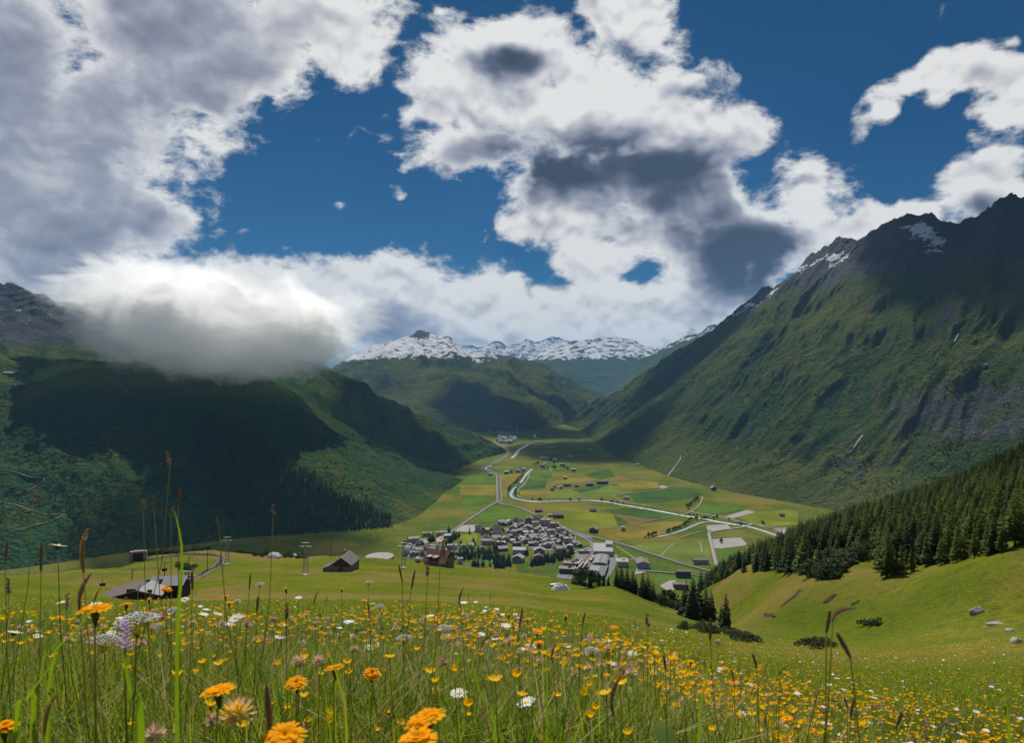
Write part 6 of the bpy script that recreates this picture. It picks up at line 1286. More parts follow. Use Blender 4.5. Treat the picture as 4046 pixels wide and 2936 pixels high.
class FB(MB):
    def strip(s, pts, widths, side):
        """flat tapering ribbon through pts"""
        b = len(s.v); n = len(pts); sd_ = Vector(side)
        for p, w in zip(pts, widths): p = Vector(p); s.v.append(tuple(p - sd_ * w)); s.v.append(tuple(p + sd_ * w))
        for i in range(n - 1): s.f.append((b + 2 * i, b + 2 * i + 1, b + 2 * i + 3, b + 2 * i + 2)); s.mi.append(s.m)
        return s
def blade(fb, r, x, y, h, w, bend, az, seg=4):
    d = Vector((math.cos(az), math.sin(az), 0)); side = Vector((-math.sin(az + r.uniform(-0.8, 0.8)), math.cos(az), 0)).normalized(); pts = []; ws = []
    for k in range(seg + 1):
        f = k / seg; pts.append(Vector((x, y, 0)) + d * (bend * f * f * h) + Vector((0, 0, h * (f - 0.35 * bend * f * f)))); ws.append(w * (1 - f ** 1.6) * (0.7 + 0.5 * min(1, f * 4)) + 0.0003)
    fb.strip(pts, ws, side)
def tuft(seed, n, rad, h0, h1, w, straw=0.12, heads=0):
    r = random.Random(seed); fb = FB()
    for i in range(n):
        a = r.uniform(0, 6.28); q = rad * math.sqrt(r.random()); fb.m = 1 if r.random() < straw else 0
        blade(fb, r, math.cos(a) * q, math.sin(a) * q, r.uniform(h0, h1), w * r.uniform(0.6, 1.3), r.uniform(0.08, 0.95), r.uniform(0, 6.28))
    for i in range(heads):
        a = r.uniform(0, 6.28); q = rad * math.sqrt(r.random()); x, y = math.cos(a) * q, math.sin(a) * q; h = r.uniform(h1 * 1.0, h1 * 1.55); lx, ly = r.uniform(-.12, .12) * h, r.uniform(-.12, .12) * h
        fb.m = 1; fb.strip([(x, y, 0), (x + lx * .4, y + ly * .4, h * .6), (x + lx, y + ly, h)], [0.0013, 0.001, 0.0008], (1, 0, 0)); fb.m = 2
        for k in range(7): f = k / 6; fb.strip([(x + lx, y + ly, h * (0.93 + 0.1 * f)), (x + lx + r.uniform(-.012, .012), y + ly + r.uniform(-.012, .012), h * (0.955 + 0.1 * f))], [0.003, 0.0006], (r.uniform(-1, 1), r.uniform(-1, 1), 0))
    return fb.mesh('tuft', [P_blade, P_straw, P_head], True)
TUFT = [tuft(1, 60, 0.11, 0.10, 0.30, 0.0024, 0.08), tuft(2, 56, 0.12, 0.12, 0.34, 0.0026, 0.12, 0), tuft(3, 62, 0.10, 0.08, 0.25, 0.0030, 0.05), tuft(4, 50, 0.12, 0.14, 0.37, 0.0022, 0.22, 0)]
TUFTF = [tuft(11, 46, 0.34, 0.10, 0.28, 0.006, 0.10, 0), tuft(12, 44, 0.36, 0.12, 0.30, 0.006, 0.20, 0), tuft(13, 46, 0.34, 0.08, 0.24, 0.007, 0.06, 0)]
def leaf_tuft(seed):
    r = random.Random(seed); fb = FB()
    for i in range(9):
        a = r.uniform(0, 6.28); l = r.uniform(0.07, 0.16); d = Vector((math.cos(a), math.sin(a), 0)); o = Vector((r.uniform(-.06, .06), r.uniform(-.06, .06), r.uniform(0.0, 0.16)))
        fb.strip([o, o + d * l * .5 + Vector((0, 0, l * .35)), o + d * l + Vector((0, 0, l * .25))], [0.004, r.uniform(.010, .018), 0.001], (-math.sin(a), math.cos(a), 0))
    return fb.mesh('leaves', [P_leaf], True)
LEAFT = [leaf_tuft(i) for i in range(3)]

# flower heads -------------------------------------------------------------------------
def ray_head(r, n, R, layers, cupz, petal, w, mat_i=0, droop=0.1, toothed=True, out=None):
    fb = FB(); fb.m = mat_i
    for L in range(layers):
        for k in range(n):
            a = 6.283 * (k + 0.5 * L + r.uniform(-.2, .2)) / n; d = Vector((math.cos(a), math.sin(a), 0)); s = (-math.sin(a), math.cos(a), 0); ln = R * (1 - 0.28 * L) * r.uniform(0.88, 1.08); up = cupz * (0.3 + 0.55 * L) + r.uniform(-.06, .06)
            p0 = d * R * 0.02; p1 = d * ln * 0.5 + Vector((0, 0, ln * up * 0.8)); p2 = d * ln + Vector((0, 0, ln * (up - droop)))
            ww = w * r.uniform(0.8, 1.15); (fb if out is None else FB()).strip([p0, p1, p2 - d * ln * 0.06, p2], [ww * 0.5, ww, ww, ww * (0.55 if toothed else 0.3)], s) if out is None else out.append(FB().strip([p0, p1, p2 - d * ln * 0.06, p2], [ww * 0.5, ww, ww, ww * (0.55 if toothed else 0.3)], s))
    return fb
def disc(R, h, sides=12, rings=4):
    mb = MB(); 
    for i in range(rings + 1):
        f = i / rings; rr = R * math.cos(f * math.pi / 2); z = h * math.sin(f * math.pi / 2)
        for k in range(sides): mb.v.append((rr * math.cos(6.283 * k / sides), rr * math.sin(6.283 * k / sides), z))
    for i in range(rings):
        for k in range(sides): mb.f.append((i * sides + k, i * sides + (k + 1) % sides, (i + 1) * sides + (k + 1) % sides, (i + 1) * sides + k)); mb.mi.append(0)
    return mb
def lathe(prof, sides=10):
    mb = MB(); n = len(prof)
    for rr, z in prof:
        for k in range(sides): mb.v.append((rr * math.cos(6.283 * k / sides), rr * math.sin(6.283 * k / sides), z))
    for i in range(n - 1):
        for k in range(sides): mb.f.append((i * sides + k, i * sides + (k + 1) % sides, (i + 1) * sides + (k + 1) % sides, (i + 1) * sides + k)); mb.mi.append(0)
    return mb
_r = random.Random(4)
HAWK = [ray_head(_r, 26, 0.021, 3, cz, None, 0.0018).mesh('petals', P_orange, True) for cz in (0.30, 0.45, 0.75, 0.2)]
def petal_set(n, R, layers, cz, w, mat, droop=0.1, toothed=True):
    L = []; ray_head(_r, n, R, layers, cz, None, w, 0, droop, toothed, L); return [q.mesh('petal', mat, True) for q in L]
HAWKP = [petal_set(24, 0.021, 3, cz, 0.0019, P_orange) for cz in (0.30, 0.40, 0.70)]; DAISP = petal_set(17, 0.021, 1, 0.6, 0.0026, P_white, 0.05, False)
HCUP = lathe([(0.0012, -0.024), (0.0030, -0.016), (0.0050, -0.008), (0.0054, -0.002), (0.0042, 0.003)]).mesh('calyx', P_cup, True); HBUD = lathe([(0.0012, -0.018), (0.0045, -0.008), (0.0048, 0.002), (0.003, 0.008), (0.001, 0.012)]).mesh('calyx', P_cup, True)
HBTIP = ray_head(_r, 14, 0.012, 2, 2.2, None, 0.0015).mesh('petals', P_orange, True)
DAIS = [ray_head(_r, 17, 0.021, 1, cz, None, 0.0026, 0, 0.05, False).mesh('petals', P_white, True) for cz in (0.5, 0.2, 0.9)]; DDISC = disc(0.0075, 0.004).mesh('disc', P_disc, True); DCUP = lathe([(0.001, -0.009), (0.006, -0.005), (0.0078, 0.0), (0.006, 0.002)]).mesh('calyx', P_cup, True)
def yarrow(seed, R=0.045):
    r = random.Random(seed); fl_ = MB(); br = FB()
    for i in range(130):
        a = i * 2.39996; q = R * math.sqrt((i + 0.5) / 130) * r.uniform(0.92, 1.06); x, y = q * math.cos(a), q * math.sin(a); z = -0.35 * q * q / R + r.uniform(-.002, .002); fr = r.uniform(0.0030, 0.0046)
        b = len(fl_.v); fl_.v += [(x + fr * math.cos(t), y + fr * math.sin(t), z) for t in (0.2, 1.45, 2.7, 3.95, 5.2)] + [(x, y, z + fr * 0.6), (x, y, z - fr * 0.5)]
        for k in range(5): fl_.f.append((b + k, b + (k + 1) % 5, b + 5)); fl_.f.append((b + (k + 1) % 5, b + k, b + 6)); fl_.mi += [0, 0]
        if i % 3 == 0: br.strip([(0, 0, -0.05), (x * .5, y * .5, z - 0.022), (x, y, z)], [0.0009, 0.0007, 0.0004], (-math.sin(a), math.cos(a), 0))
    return fl_.mesh('florets', P_white, True), br.mesh('rays', P_stem)
YAR = [yarrow(i) for i in range(3)]
def cup5(R=0.0085, n=5, cz=0.9):
    fb = FB(); 
    for k in range(n):
        a = 6.283 * k / n; d = Vector((math.cos(a), math.sin(a), 0)); fb.strip([(0, 0, 0), d * R * .6 + Vector((0, 0, R * cz * .35)), d * R + Vector((0, 0, R * cz))], [0.0012, R * .5, R * .36], (-math.sin(a), math.cos(a), 0))
    return fb
BUT = [cup5(0.0080, 5, 0.9), cup5(0.0095, 5, 0.5), cup5(0.0085, 6, 1.3)]
def vetch(seed):
    r = random.Random(seed); fb = FB()
    for k in range(7):
        a = 6.283 * k / 7 + r.uniform(-.2, .2); d = Vector((math.cos(a), math.sin(a), 0)); fb.strip([(0, 0, 0), d * .006 + Vector((0, 0, .004)), d * .011 + Vector((0, 0, .010))], [0.0015, 0.0032, 0.0022], (-math.sin(a), math.cos(a), 0))
    return fb
BUT.append(vetch(1))
def clover(seed, n=60, R=0.016, mats=(P_clover,), tip=0.0):
    r = random.Random(seed); fb = FB()
    for i in range(n):
        z = 1 - 1.5 * (i + 0.5) / n; a = i * 2.39996; q = math.sqrt(max(0, 1 - z * z)); d = Vector((q * math.cos(a), q * math.sin(a), z)); s = d.cross(Vector((0.3, 0.2, 1))).normalized(); ln = R * r.uniform(0.85, 1.15)
        fb.m = 1 if (tip and r.random() < tip) else 0
        fb.strip([d * R * .25, d * ln * .7 + Vector((0, 0, .001)), d * ln + Vector((0, 0, 0.003))], [0.0009, 0.0022, 0.0012], s)
    return fb.mesh('florets', list(mats), True)
CLO = [clover(1), clover(2, 54, 0.014), clover(3, 64, 0.019, (P_clover, P_yellow), 0.45)]
def stem_mesh(h, bx=0.0, r0=0.0016, mat=None, r1=None): 
    return MB().tube([(bx * h * (1 - f) ** 2 - 0.0 * f, 0.3 * bx * h * (1 - f) ** 2, -h * (1 - f)) for f in (0, .25, .5, .75, 1)], [r0 * 1.3, r0 * 1.2, r0, r0 * .9, r1 or r0 * .8], 6).mesh('stem', mat or P_stem, True)
def spike_head(seed, L, R, mat=P_head, bend=0.0, loose=0.0):
    """dense grass spike: many small spikelets round an axis"""
    r = random.Random(seed); fb = FB(); n = 150
    ax = lambda f: Vector((bend * L * f * f, 0, L * (f - 0.3 * abs(bend) * f * f)))
    for i in range(n):
        f = (i + r.random()) / n; a = i * 2.39996; q = R * (math.sin(math.pi * min(1, 0.12 + f * 0.86)) ** 0.6) * r.uniform(.75, 1.15) * (1 + loose * r.random()); d = Vector((math.cos(a), math.sin(a), 0.6)).normalized(); p = ax(f)
        fb.strip([p + d * q * .2, p + d * q * .75 + Vector((0, 0, q * .5)), p + d * q + Vector((0, 0, q * 1.3))], [0.0008, 0.0016, 0.0004], (-math.sin(a), math.cos(a), 0))
    core = MB().tube([tuple(ax(f)) for f in (0, .25, .5, .75, .97)], [R * .45, R * .6, R * .62, R * .5, R * .15], 7); o = len(fb.v); fb.v += core.v; fb.f += [tuple(o + i for i in q) for q in core.f]; fb.mi += [0] * len(core.f)
    return fb.mesh('spike', mat, True)
SPK = [spike_head(1, 0.060, 0.0042), spike_head(2, 0.045, 0.0050), spike_head(3, 0.085, 0.0046, P_head, 0.45), spike_head(4, 0.070, 0.0055, P_head, 0.9)]
SPKS = spike_head(5, 0.075, 0.0048, P_straw, 0.25)
def cocksfoot(seed):
    r = random.Random(seed); fb = FB()
    for c in range(6):
        f = c / 5; o = Vector((r.uniform(-.006, .006), r.uniform(-.004, .004), 0.05 * f)); R = 0.0085 * (1.15 - 0.6 * f)
        for i in range(26):
            d = Vector((r.gauss(0, 1), r.gauss(0, 1), r.gauss(0.5, 1))).normalized(); s = d.cross(Vector((0.2, 1, 0.3))).normalized(); fb.strip([o, o + d * R * .7, o + d * R * 1.15], [0.0008, 0.0018, 0.0004], s)
    return fb.mesh('spikelets', P_head, True)
COCK = [cocksfoot(i) for i in range(2)]

GR = lambda x, y: float(near_h(x, y))
def flower(name, label, cat, head_xyz, parts, s=1.0, tilt=(0, 0, 0), group=None, stem_r=0.0016, bx=None, stem_len=None, stem_mat=None):
    """a flower as a thing: origin at the head, stem down to the ground"""
    x, y, z = head_xyz; h = stem_len or max(0.08, z - GR(x, y) + 0.03)
    t = thing(name, label, cat, (x, y, z), 0, group)
    b = random.uniform(-0.16, 0.16) if bx is None else bx
    off = 0.022 * s
    st = link('stem', stem_mesh(max(0.05, h - off), b, stem_r, stem_mat), t, (0, 0, -off))
    for nm, me in parts:
        o = link(nm, me, t); o.scale = (s, s, s); o.rotation_euler = tilt
    return t
def build_flowers():
    r = random.Random(21)
    # hawkbits: photograph pixel, width in pixels, head variant
    hk = [(375,2390,135,0),(860,2712,140,0),(1170,2692,88,1),(1320,2632,84,1),(1470,2658,76,2),(1125,2893,160,1),(1680,2825,168,1),(1648,2915,180,2),(2185,2930,76,1),(1130,2330,36,2),(655,2328,46,2),(1350,2330,26,2),(500,2384,50,1),(590,2372,34,2),(890,2353,34,0),(908,2378,38,0),(2235,2438,34,2),(2130,2537,44,1),(1970,2607,34,2),(2010,2432,30,2),(2085,2446,26,1),(2125,2492,44,1),(2290,2466,18,1),(2315,2462,18,2),(2430,2542,24,1),(2250,2572,30,1),(2060,2452,24,2),(2500,2540,20,2),(3110,2738,24,1),(2908,2828,30,1),(2814,2915,46,0),(2754,2915,50,2),(2818,2742,24,1),(2758,2760,26,1),(2655,2620,22,1),(2730,2612,34,1),(2640,2610,22,2),(310,2425,26,1),(330,2495,30,1),(290,2470,24,0),(1440,2372,24,1),(2370,2700,24,1),(2080,2680,38,2),(15,2870,110,2)]
    side = lambda X: 'left' if X < 1348 else ('middle' if X < 2700 else 'right')
    for k, (X, Y, w, v) in enumerate(hk):
        d = 0.042 * FPX / w; x, y, z = at(X, Y + w * 0.12, d); bud = v == 2 and w < 40
        big = w >= 70
        lab = {0: 'large orange hawkbit rising highest at the left before the barn', 1: 'large open orange hawkbit in the lower left flower group', 2: 'orange hawkbit, third from left of the lower row', 3: 'orange hawkbit, highest of the lower middle group', 4: 'half-closed orange hawkbit right of the highest in the lower group', 5: 'orange hawkbit cut by the bottom edge, left one', 6: 'largest orange hawkbit near the bottom edge, upper of two', 7: 'largest orange hawkbit at the bottom edge, lower of two', 8: 'orange hawkbit at the bottom edge, right of the largest pair', 43: 'orange hawkbit cut by the left edge of the picture'}.get(k) or ('small orange hawkbit flower in the %s meadow' % side(X))
        parts = [('petals', HBTIP), ('calyx', HBUD)] if bud else [('calyx', HCUP)] + ([('petal', q) for q in HAWKP[v]] if big else [('petals', HAWK[v % 4])])
        flower('hawkbit', lab, 'flower', (x, y, z), parts, r.uniform(0.95, 1.05), (r.uniform(-.25, .12), r.uniform(-.22, .22), r.uniform(0, 6)), None if big else 'small hawkbits, %s' % side(X), 0.0016)
    dz = [(230,2152,72,2),(730,2366,36,1),(805,2428,40,2),(860,2422,40,1),(932,2440,60,1),(55,2496,64,1),(1815,2736,78,1),(2080,2772,82,2),(1460,2556,38,1),(2300,2682,36,1),(1180,2362,30,2),(2395,2850,46,2),(2370,2856,24,1),(2580,2802,32,1),(2585,2836,42,1),(2230,2512,24,1),(3540,2600,12,1),(2700,2700,20,1),(2880,2760,22,1),(1880,2380,20,2),(2420,2600,22,1),(150,2510,40,1),(1420,2790,22,2),(2650,2640,20,1),(3050,2780,22,1),(2960,2700,16,1),(3200,2860,24,1),(440,2500,36,2)]
    for k, (X, Y, w, v) in enumerate(dz):
        d = 0.044 * FPX / w; x, y, z = at(X, Y + w * 0.1, d)
        lab = {0: 'tall white daisy standing above the grass at the far left', 4: 'white daisy tilted before the green meadow, left of centre', 5: 'white daisy at the left edge beside brown grass heads', 6: 'white daisy low in the middle foreground', 7: 'white daisy right of the other low middle one', 11: 'white daisy pair low right, larger one', 14: 'white daisy low right beside straw-coloured grass'}.get(k) or ('small white daisy in the %s meadow' % side(X))
        flower('daisy', lab, 'flower', (x, y, z), ([('petal', q) for q in DAISP] if w >= 55 else [('petals', DAIS[v])]) + [('disc', DDISC), ('calyx', DCUP)], 1.0, (r.uniform(-.4, -.05), r.uniform(-.3, .3), r.uniform(0, 6)), None if lab[:5] != 'small' else 'small daisies, ' + side(X), 0.0014)
    yr = [(540,2418,178,0),(415,2505,130,1),(1595,2508,72,0),(1755,2472,68,1),(2340,2558,74,2),(630,2462,66,1),(1025,2303,38,2),(2670,2712,48,1),(690,2402,60,2),(940,2370,34,1),(1455,2295,34,2),(1500,2390,40,0),(480,2465,60,2),(1840,2425,36,1),(3000,2850,40,0),(2540,2660,36,1),(1290,2440,30,0),(1250,2440,30,2)]
    for k, (X, Y, w, v) in enumerate(yr):
        d = 0.094 * FPX / w; x, y, z = at(X, Y + w * 0.05, d); lab = {0: 'large flat white yarrow head beside the tall orange hawkbit', 1: 'white yarrow head below the large one at the left', 2: 'white yarrow dome left of the middle', 3: 'white yarrow dome in the middle, right of a similar one', 4: 'white yarrow dome right of the middle'}.get(k) or 'small white yarrow head in the %s meadow' % side(X)
        flower('yarrow', lab, 'flower', (x, y, z), [('florets', YAR[v][0]), ('rays', YAR[v][1])], 1.0, (r.uniform(-.15, .05), r.uniform(-.2, .2), r.uniform(0, 6)), None if k < 5 else 'small yarrow heads, ' + side(X), 0.0018)
    cl = [(840,2852,70,1),(940,2826,118,2),(612,2908,90,0),(1262,2622,66,0),(1180,2622,66,0),(690,2905,60,0),(1200,2885,60,1),(640,2450,46,1),(975,2470,44,0),(1400,2570,40,0),(1720,2742,50,2),(2050,2650,36,0),(1960,2520,34,1),(1750,2620,44,0),(2270,2850,40,0),(2160,2880,36,1),(2460,2640,30,0),(270,2530,44,1),(560,2545,40,0),(1560,2820,36,1),(1420,2870,44,0),(2020,2860,34,1),(2600,2760,30,0),(760,2470,40,0),(880,2465,36,1),(1080,2455,36,0),(540,2640,30,2),(800,2560,30,0)]
    for k, (X, Y, w, v) in enumerate(cl):
        d = 0.034 * FPX / w; x, y, z = at(X, Y, d); lab = {0: 'pinkish clover head left of the yellow-tipped one', 1: 'cream clover head with yellow tips near the bottom left', 2: 'cream clover head at the bottom edge, left'}.get(k) or 'small cream clover head in the %s meadow' % side(X)
        flower('clover', lab, 'flower', (x, y, z), [('florets', CLO[v])], 1.0, (r.uniform(-.2, .2), r.uniform(-.2, .2), r.uniform(0, 6)), None if k < 3 else 'small clover heads, ' + side(X), 0.0013)
    # purple orchid spike
    x, y, z = at(493, 2570, 1.25)
    t = thing('orchid', 'purple orchid spike in the grass left of the middle', 'flower', (x, y, z)); link('stem', stem_mesh(max(.1, z - GR(x, y)), 0.05, 0.002), t); fb = FB()
    for i in range(34):
        f = i / 34; a = i * 2.4; d = Vector((math.cos(a), math.sin(a), .2)); o = Vector((0, 0, 0.055 * f)); R = .013 * (1.1 - .7 * f); fb.strip([o, o + d * R * .6, o + d * R], [.001, .004, .0025], (-math.sin(a), math.cos(a), 0))
    link('florets', fb.mesh('florets', P_purple, True), t)
    # tall grass heads: (head base X, Y, head length px, kind, distance, lean)
    gs = [(672,1835,56,'c',1.55,.10),(704,1995,66,'s1',1.5,.04),(566,2012,44,'c',1.6,.02),(608,2006,46,'s1',1.55,.03),(676,2036,36,'c',1.6,.30),(1080,2030,40,'c',1.6,.0),(868,2110,66,'s0',1.3,-.15),(330,2262,175,'S',0.9,-.2),(162,2258,115,'s0',1.1,.0),(318,2430,170,'s2',0.9,-.25),(175,2905,170,'S',0.75,.02),(1072,2930,230,'s0',0.75,-.05),(2185,2625,90,'s2',1.1,-.3),(2425,2830,170,'s2',0.95,-.3),(2806,2530,80,'s1',1.2,.02),(3290,2455,95,'s3',0.95,.25),(3360,2600,110,'s1',0.9,-.5),(3265,2500,90,'s1',1.0,.1),(3348,2800,45,'s1',1.3,-.2),(2470,2690,60,'s2',1.3,-.4),(2630,2650,60,'s1',1.3,-.1),(2990,2640,60,'s1',1.3,-.3),(3030,2880,70,'s2',1.1,-.4),(3360,2830,70,'s1',1.2,.2),(130,1978,50,'c',1.7,.3),(20,2230,90,'s0',1.3,.1),(35,2340,60,'c',1.5,.0),(262,2400,60,'c',1.4,.0),(370,2390,70,'S',1.4,.1),(1590,2300,70,'s0',1.4,-.2),(1625,2330,80,'s0',1.3,.2),(1740,2210,90,'S',1.35,.05),(1690,2270,60,'c',1.5,.1),(1820,2400,80,'s2',1.4,-.3),(985,2330,60,'s0',1.5,.1),(760,2330,70,'s1',1.4,.0),(1015,2420,60,'s1',1.4,.05),(545,2360,50,'S',1.5,-.1),(1130,2440,60,'c',1.5,.1),(2050,2480,80,'s0',1.4,.2),(1900,2560,80,'s2',1.3,.3),(2560,2470,50,'c',1.7,.1),(1240,2390,60,'S',1.5,.1),(1460,2440,60,'s0',1.5,-.1),(2300,2480,60,'s0',1.6,.2),(3080,2670,60,'s2',1.3,.3),(2900,2700,60,'s0',1.4,-.2),(3540,2880,70,'s1',1.1,.3),(3700,2900,80,'s2',1.0,.4)]
    for k, (X, Y, lp, kd, d, lean) in enumerate(gs):
        x, y, z = at(X, Y, d); sc = lp * d / FPX
        me, L = {'c': (COCK[k % 2], 0.056), 'S': (SPKS, .075)}.get(kd) or ((SPK[int(kd[1])]), (.060, .045, .085, .070)[int(kd[1])])
        s = sc / L
        pos = 'tall brown grass head against the dark left slope' if (Y < 2120 and X < 1200) else 'brown grass head at the left, before the lower meadow' if X < 1200 else 'brown grass head in the middle of the flower meadow' if X < 2700 else 'brown grass head at the right of the flower meadow'
        t = thing('flowering_grass', pos, 'grass', (x, y, z), 0, pos + 's'); h = max(0.1, z - GR(x, y) + 0.03)
        link('stem', stem_mesh(h, -lean * 0.8 + r.uniform(-.3, .3), 0.0009 if d > 1 else 0.0011, P_stem if kd != 'S' else P_straw), t)
        o = link('spike', me, t); o.scale = (s, s, s); o.rotation_euler = (r.uniform(-.15, .15), lean, r.uniform(0, 6) if kd == 'c' else 0)
    # big single blades close to the lens
    for k, (A, B, C, w, d) in enumerate([((3990,2936),(3920,2800),(3780,2700),16,0.8),((190,2760),(300,2500),(430,2330),10,0.8),((560,2936),(520,2760),(480,2560),26,0.7),((60,2936),(110,2760),(230,2600),16,0.75),((130,2936),(140,2750),(185,2560),20,0.8),((700,2560),(720,2200),(690,2020),14,1.2),((2760,2936),(2790,2700),(2800,2600),10,0.9),((1960,2936),(1900,2750),(1870,2640),8,0.9),((1370,2936),(1340,2700),(1260,2480),10,0.9)]):
        a, b_, c = (np.array(at(*q, d)) for q in (A, B, C)); g = np.array([a[0], a[1], GR(a[0], a[1])]); fb = FB(); pts = resample([g, a, b_, c], 12); ws = [w * d / FPX * 0.5 * (1 - f ** 2.2) + 0.0003 for f in np.linspace(0, 1, 12)]
        lab = ['dark arching grass blade at the lower right corner', 'long grass blade leaning right before the low barn', 'broad grass blade near the bottom left', 'broad grass blade leaning right at the left edge', 'upright broad grass blade at the left edge', 'bright green blade rising before the dark slope', 'yellow-green grass blade right of the middle', 'slim bright blade at the bottom middle', 'slim bright blade left of the bottom middle'][k]
        tag(fb.strip([tuple(q) for q in pts], ws, (1, 0.15, 0)).build('long_grass', P_blade, smooth=True), lab, 'grass')
    # buttercups: the largest as individuals
    qx = np.random.default_rng(6); n = 0; sm = {}
    while n < 230:
        d = qx.uniform(1.1, 4.6) ** 1.0; X = qx.uniform(-60, 3900) if d > 2 else qx.uniform(0, 2700); x = (X - CX) / FPX * d; g = GR(x, d); h = qx.uniform(0.20, 0.42)
        Y = HY - (g + h) / d * FPX
        if not (2400 < Y < 2960): continue
        hk_ = round(h, 1)
        if hk_ not in sm: sm[hk_] = MB().tube([(0.02, 0, -hk_), (0.01, 0.01, -hk_ * .5), (0, 0, 0)], [0.0013, 0.0011, 0.0009], 5).mesh('stem', P_stem, True)
        v = int(qx.integers(0, 4)); 
        if ('b', v) not in sm: sm[('b', v)] = BUT[v].mesh('petals', P_yellow, True)
        sd2 = side(X); t = thing('buttercup', 'small yellow meadow flower among the grass, %s' % sd2, 'flower', (x, d, g + h), 0, 'small yellow flowers, ' + sd2); q = qx.uniform(0.85, 1.35); t.scale = (q, q, q)
        o = link('petals', sm[('b', v)], t); o.rotation_euler = (qx.uniform(-.4, .3), qx.uniform(-.3, .3), qx.uniform(0, 6)); link('stem', sm[hk_], t); n += 1
build_flowers()

def small_flower(kind, seed, h):
    r = random.Random(seed); mats = [P_stem, P_yellow, P_white, P_clover, P_head, P_orange, P_straw]; fb = FB()
    lx = r.uniform(-.05, .05); fb.m = 0 if kind != 'head' else 6; fb.strip([(lx, 0, 0), (lx * .4, 0, h * .6), (0, 0, h)], [.0016, .0013, .001], (1, 0.2, 0)); fb.strip([(lx, 0, 0), (lx * .4, 0, h * .6), (0, 0, h)], [.0016, .0013, .001], (0.2, 1, 0))
    o = len(fb.v)
    if kind == 'yel': src = BUT[seed % 4]; mi = 1
    elif kind == 'or': src = ray_head(r, 14, 0.018, 2, .5, None, .0026); mi = 5
    elif kind == 'wh': src = ray_head(r, 12, 0.019, 1, .4, None, .0034, 0, .05, False); mi = 2
    elif kind == 'um': src = ray_head(r, 16, 0.030, 2, .06, None, .0050, 0, .05, False); mi = 2
    elif kind == 'cl':
        src = FB(); mi = 3
        for i in range(22): z = 1 - 1.5 * (i + .5) / 22; a = i * 2.4; q = math.sqrt(max(0, 1 - z * z)); d = Vector((q * math.cos(a), q * math.sin(a), z)); src.strip([d * .004, d * .015], [.003, .0025], d.cross(Vector((.3, .2, 1))).normalized())
    else:
        src = FB(); mi = 4
        for i in range(16): a = i * 2.4; f = i / 16; src.strip([(0, 0, .05 * f - .02), (.006 * math.cos(a), .006 * math.sin(a), .05 * f - .01)], [.0028, .0008], (-math.sin(a), math.cos(a), 0))
    fb.v += [(a, b_, c + h) for a, b_, c in src.v]; fb.f += [tuple(o + i for i in q) for q in src.f]; fb.mi += [mi] * len(src.f)
    return fb.mesh('flower', mats, True)
SMALL = [small_flower('yel', 1, .22), small_flower('yel', 3, .27), small_flower('or', 2, .30), small_flower('wh', 4, .28), small_flower('um', 5, .32), small_flower('cl', 6, .23), small_flower('head', 7, .36), small_flower('head', 8, .42)]
def field_points(n, y0, y1, seed, power=1.0, umax=0.86):
    r = np.random.default_rng(seed); y = (y0 ** power + (y1 ** power - y0 ** power) * r.random(n)) ** (1 / power); x = r.uniform(-1, 1, n) * (umax * y + 0.5); return x, y, near_h(x, y), r
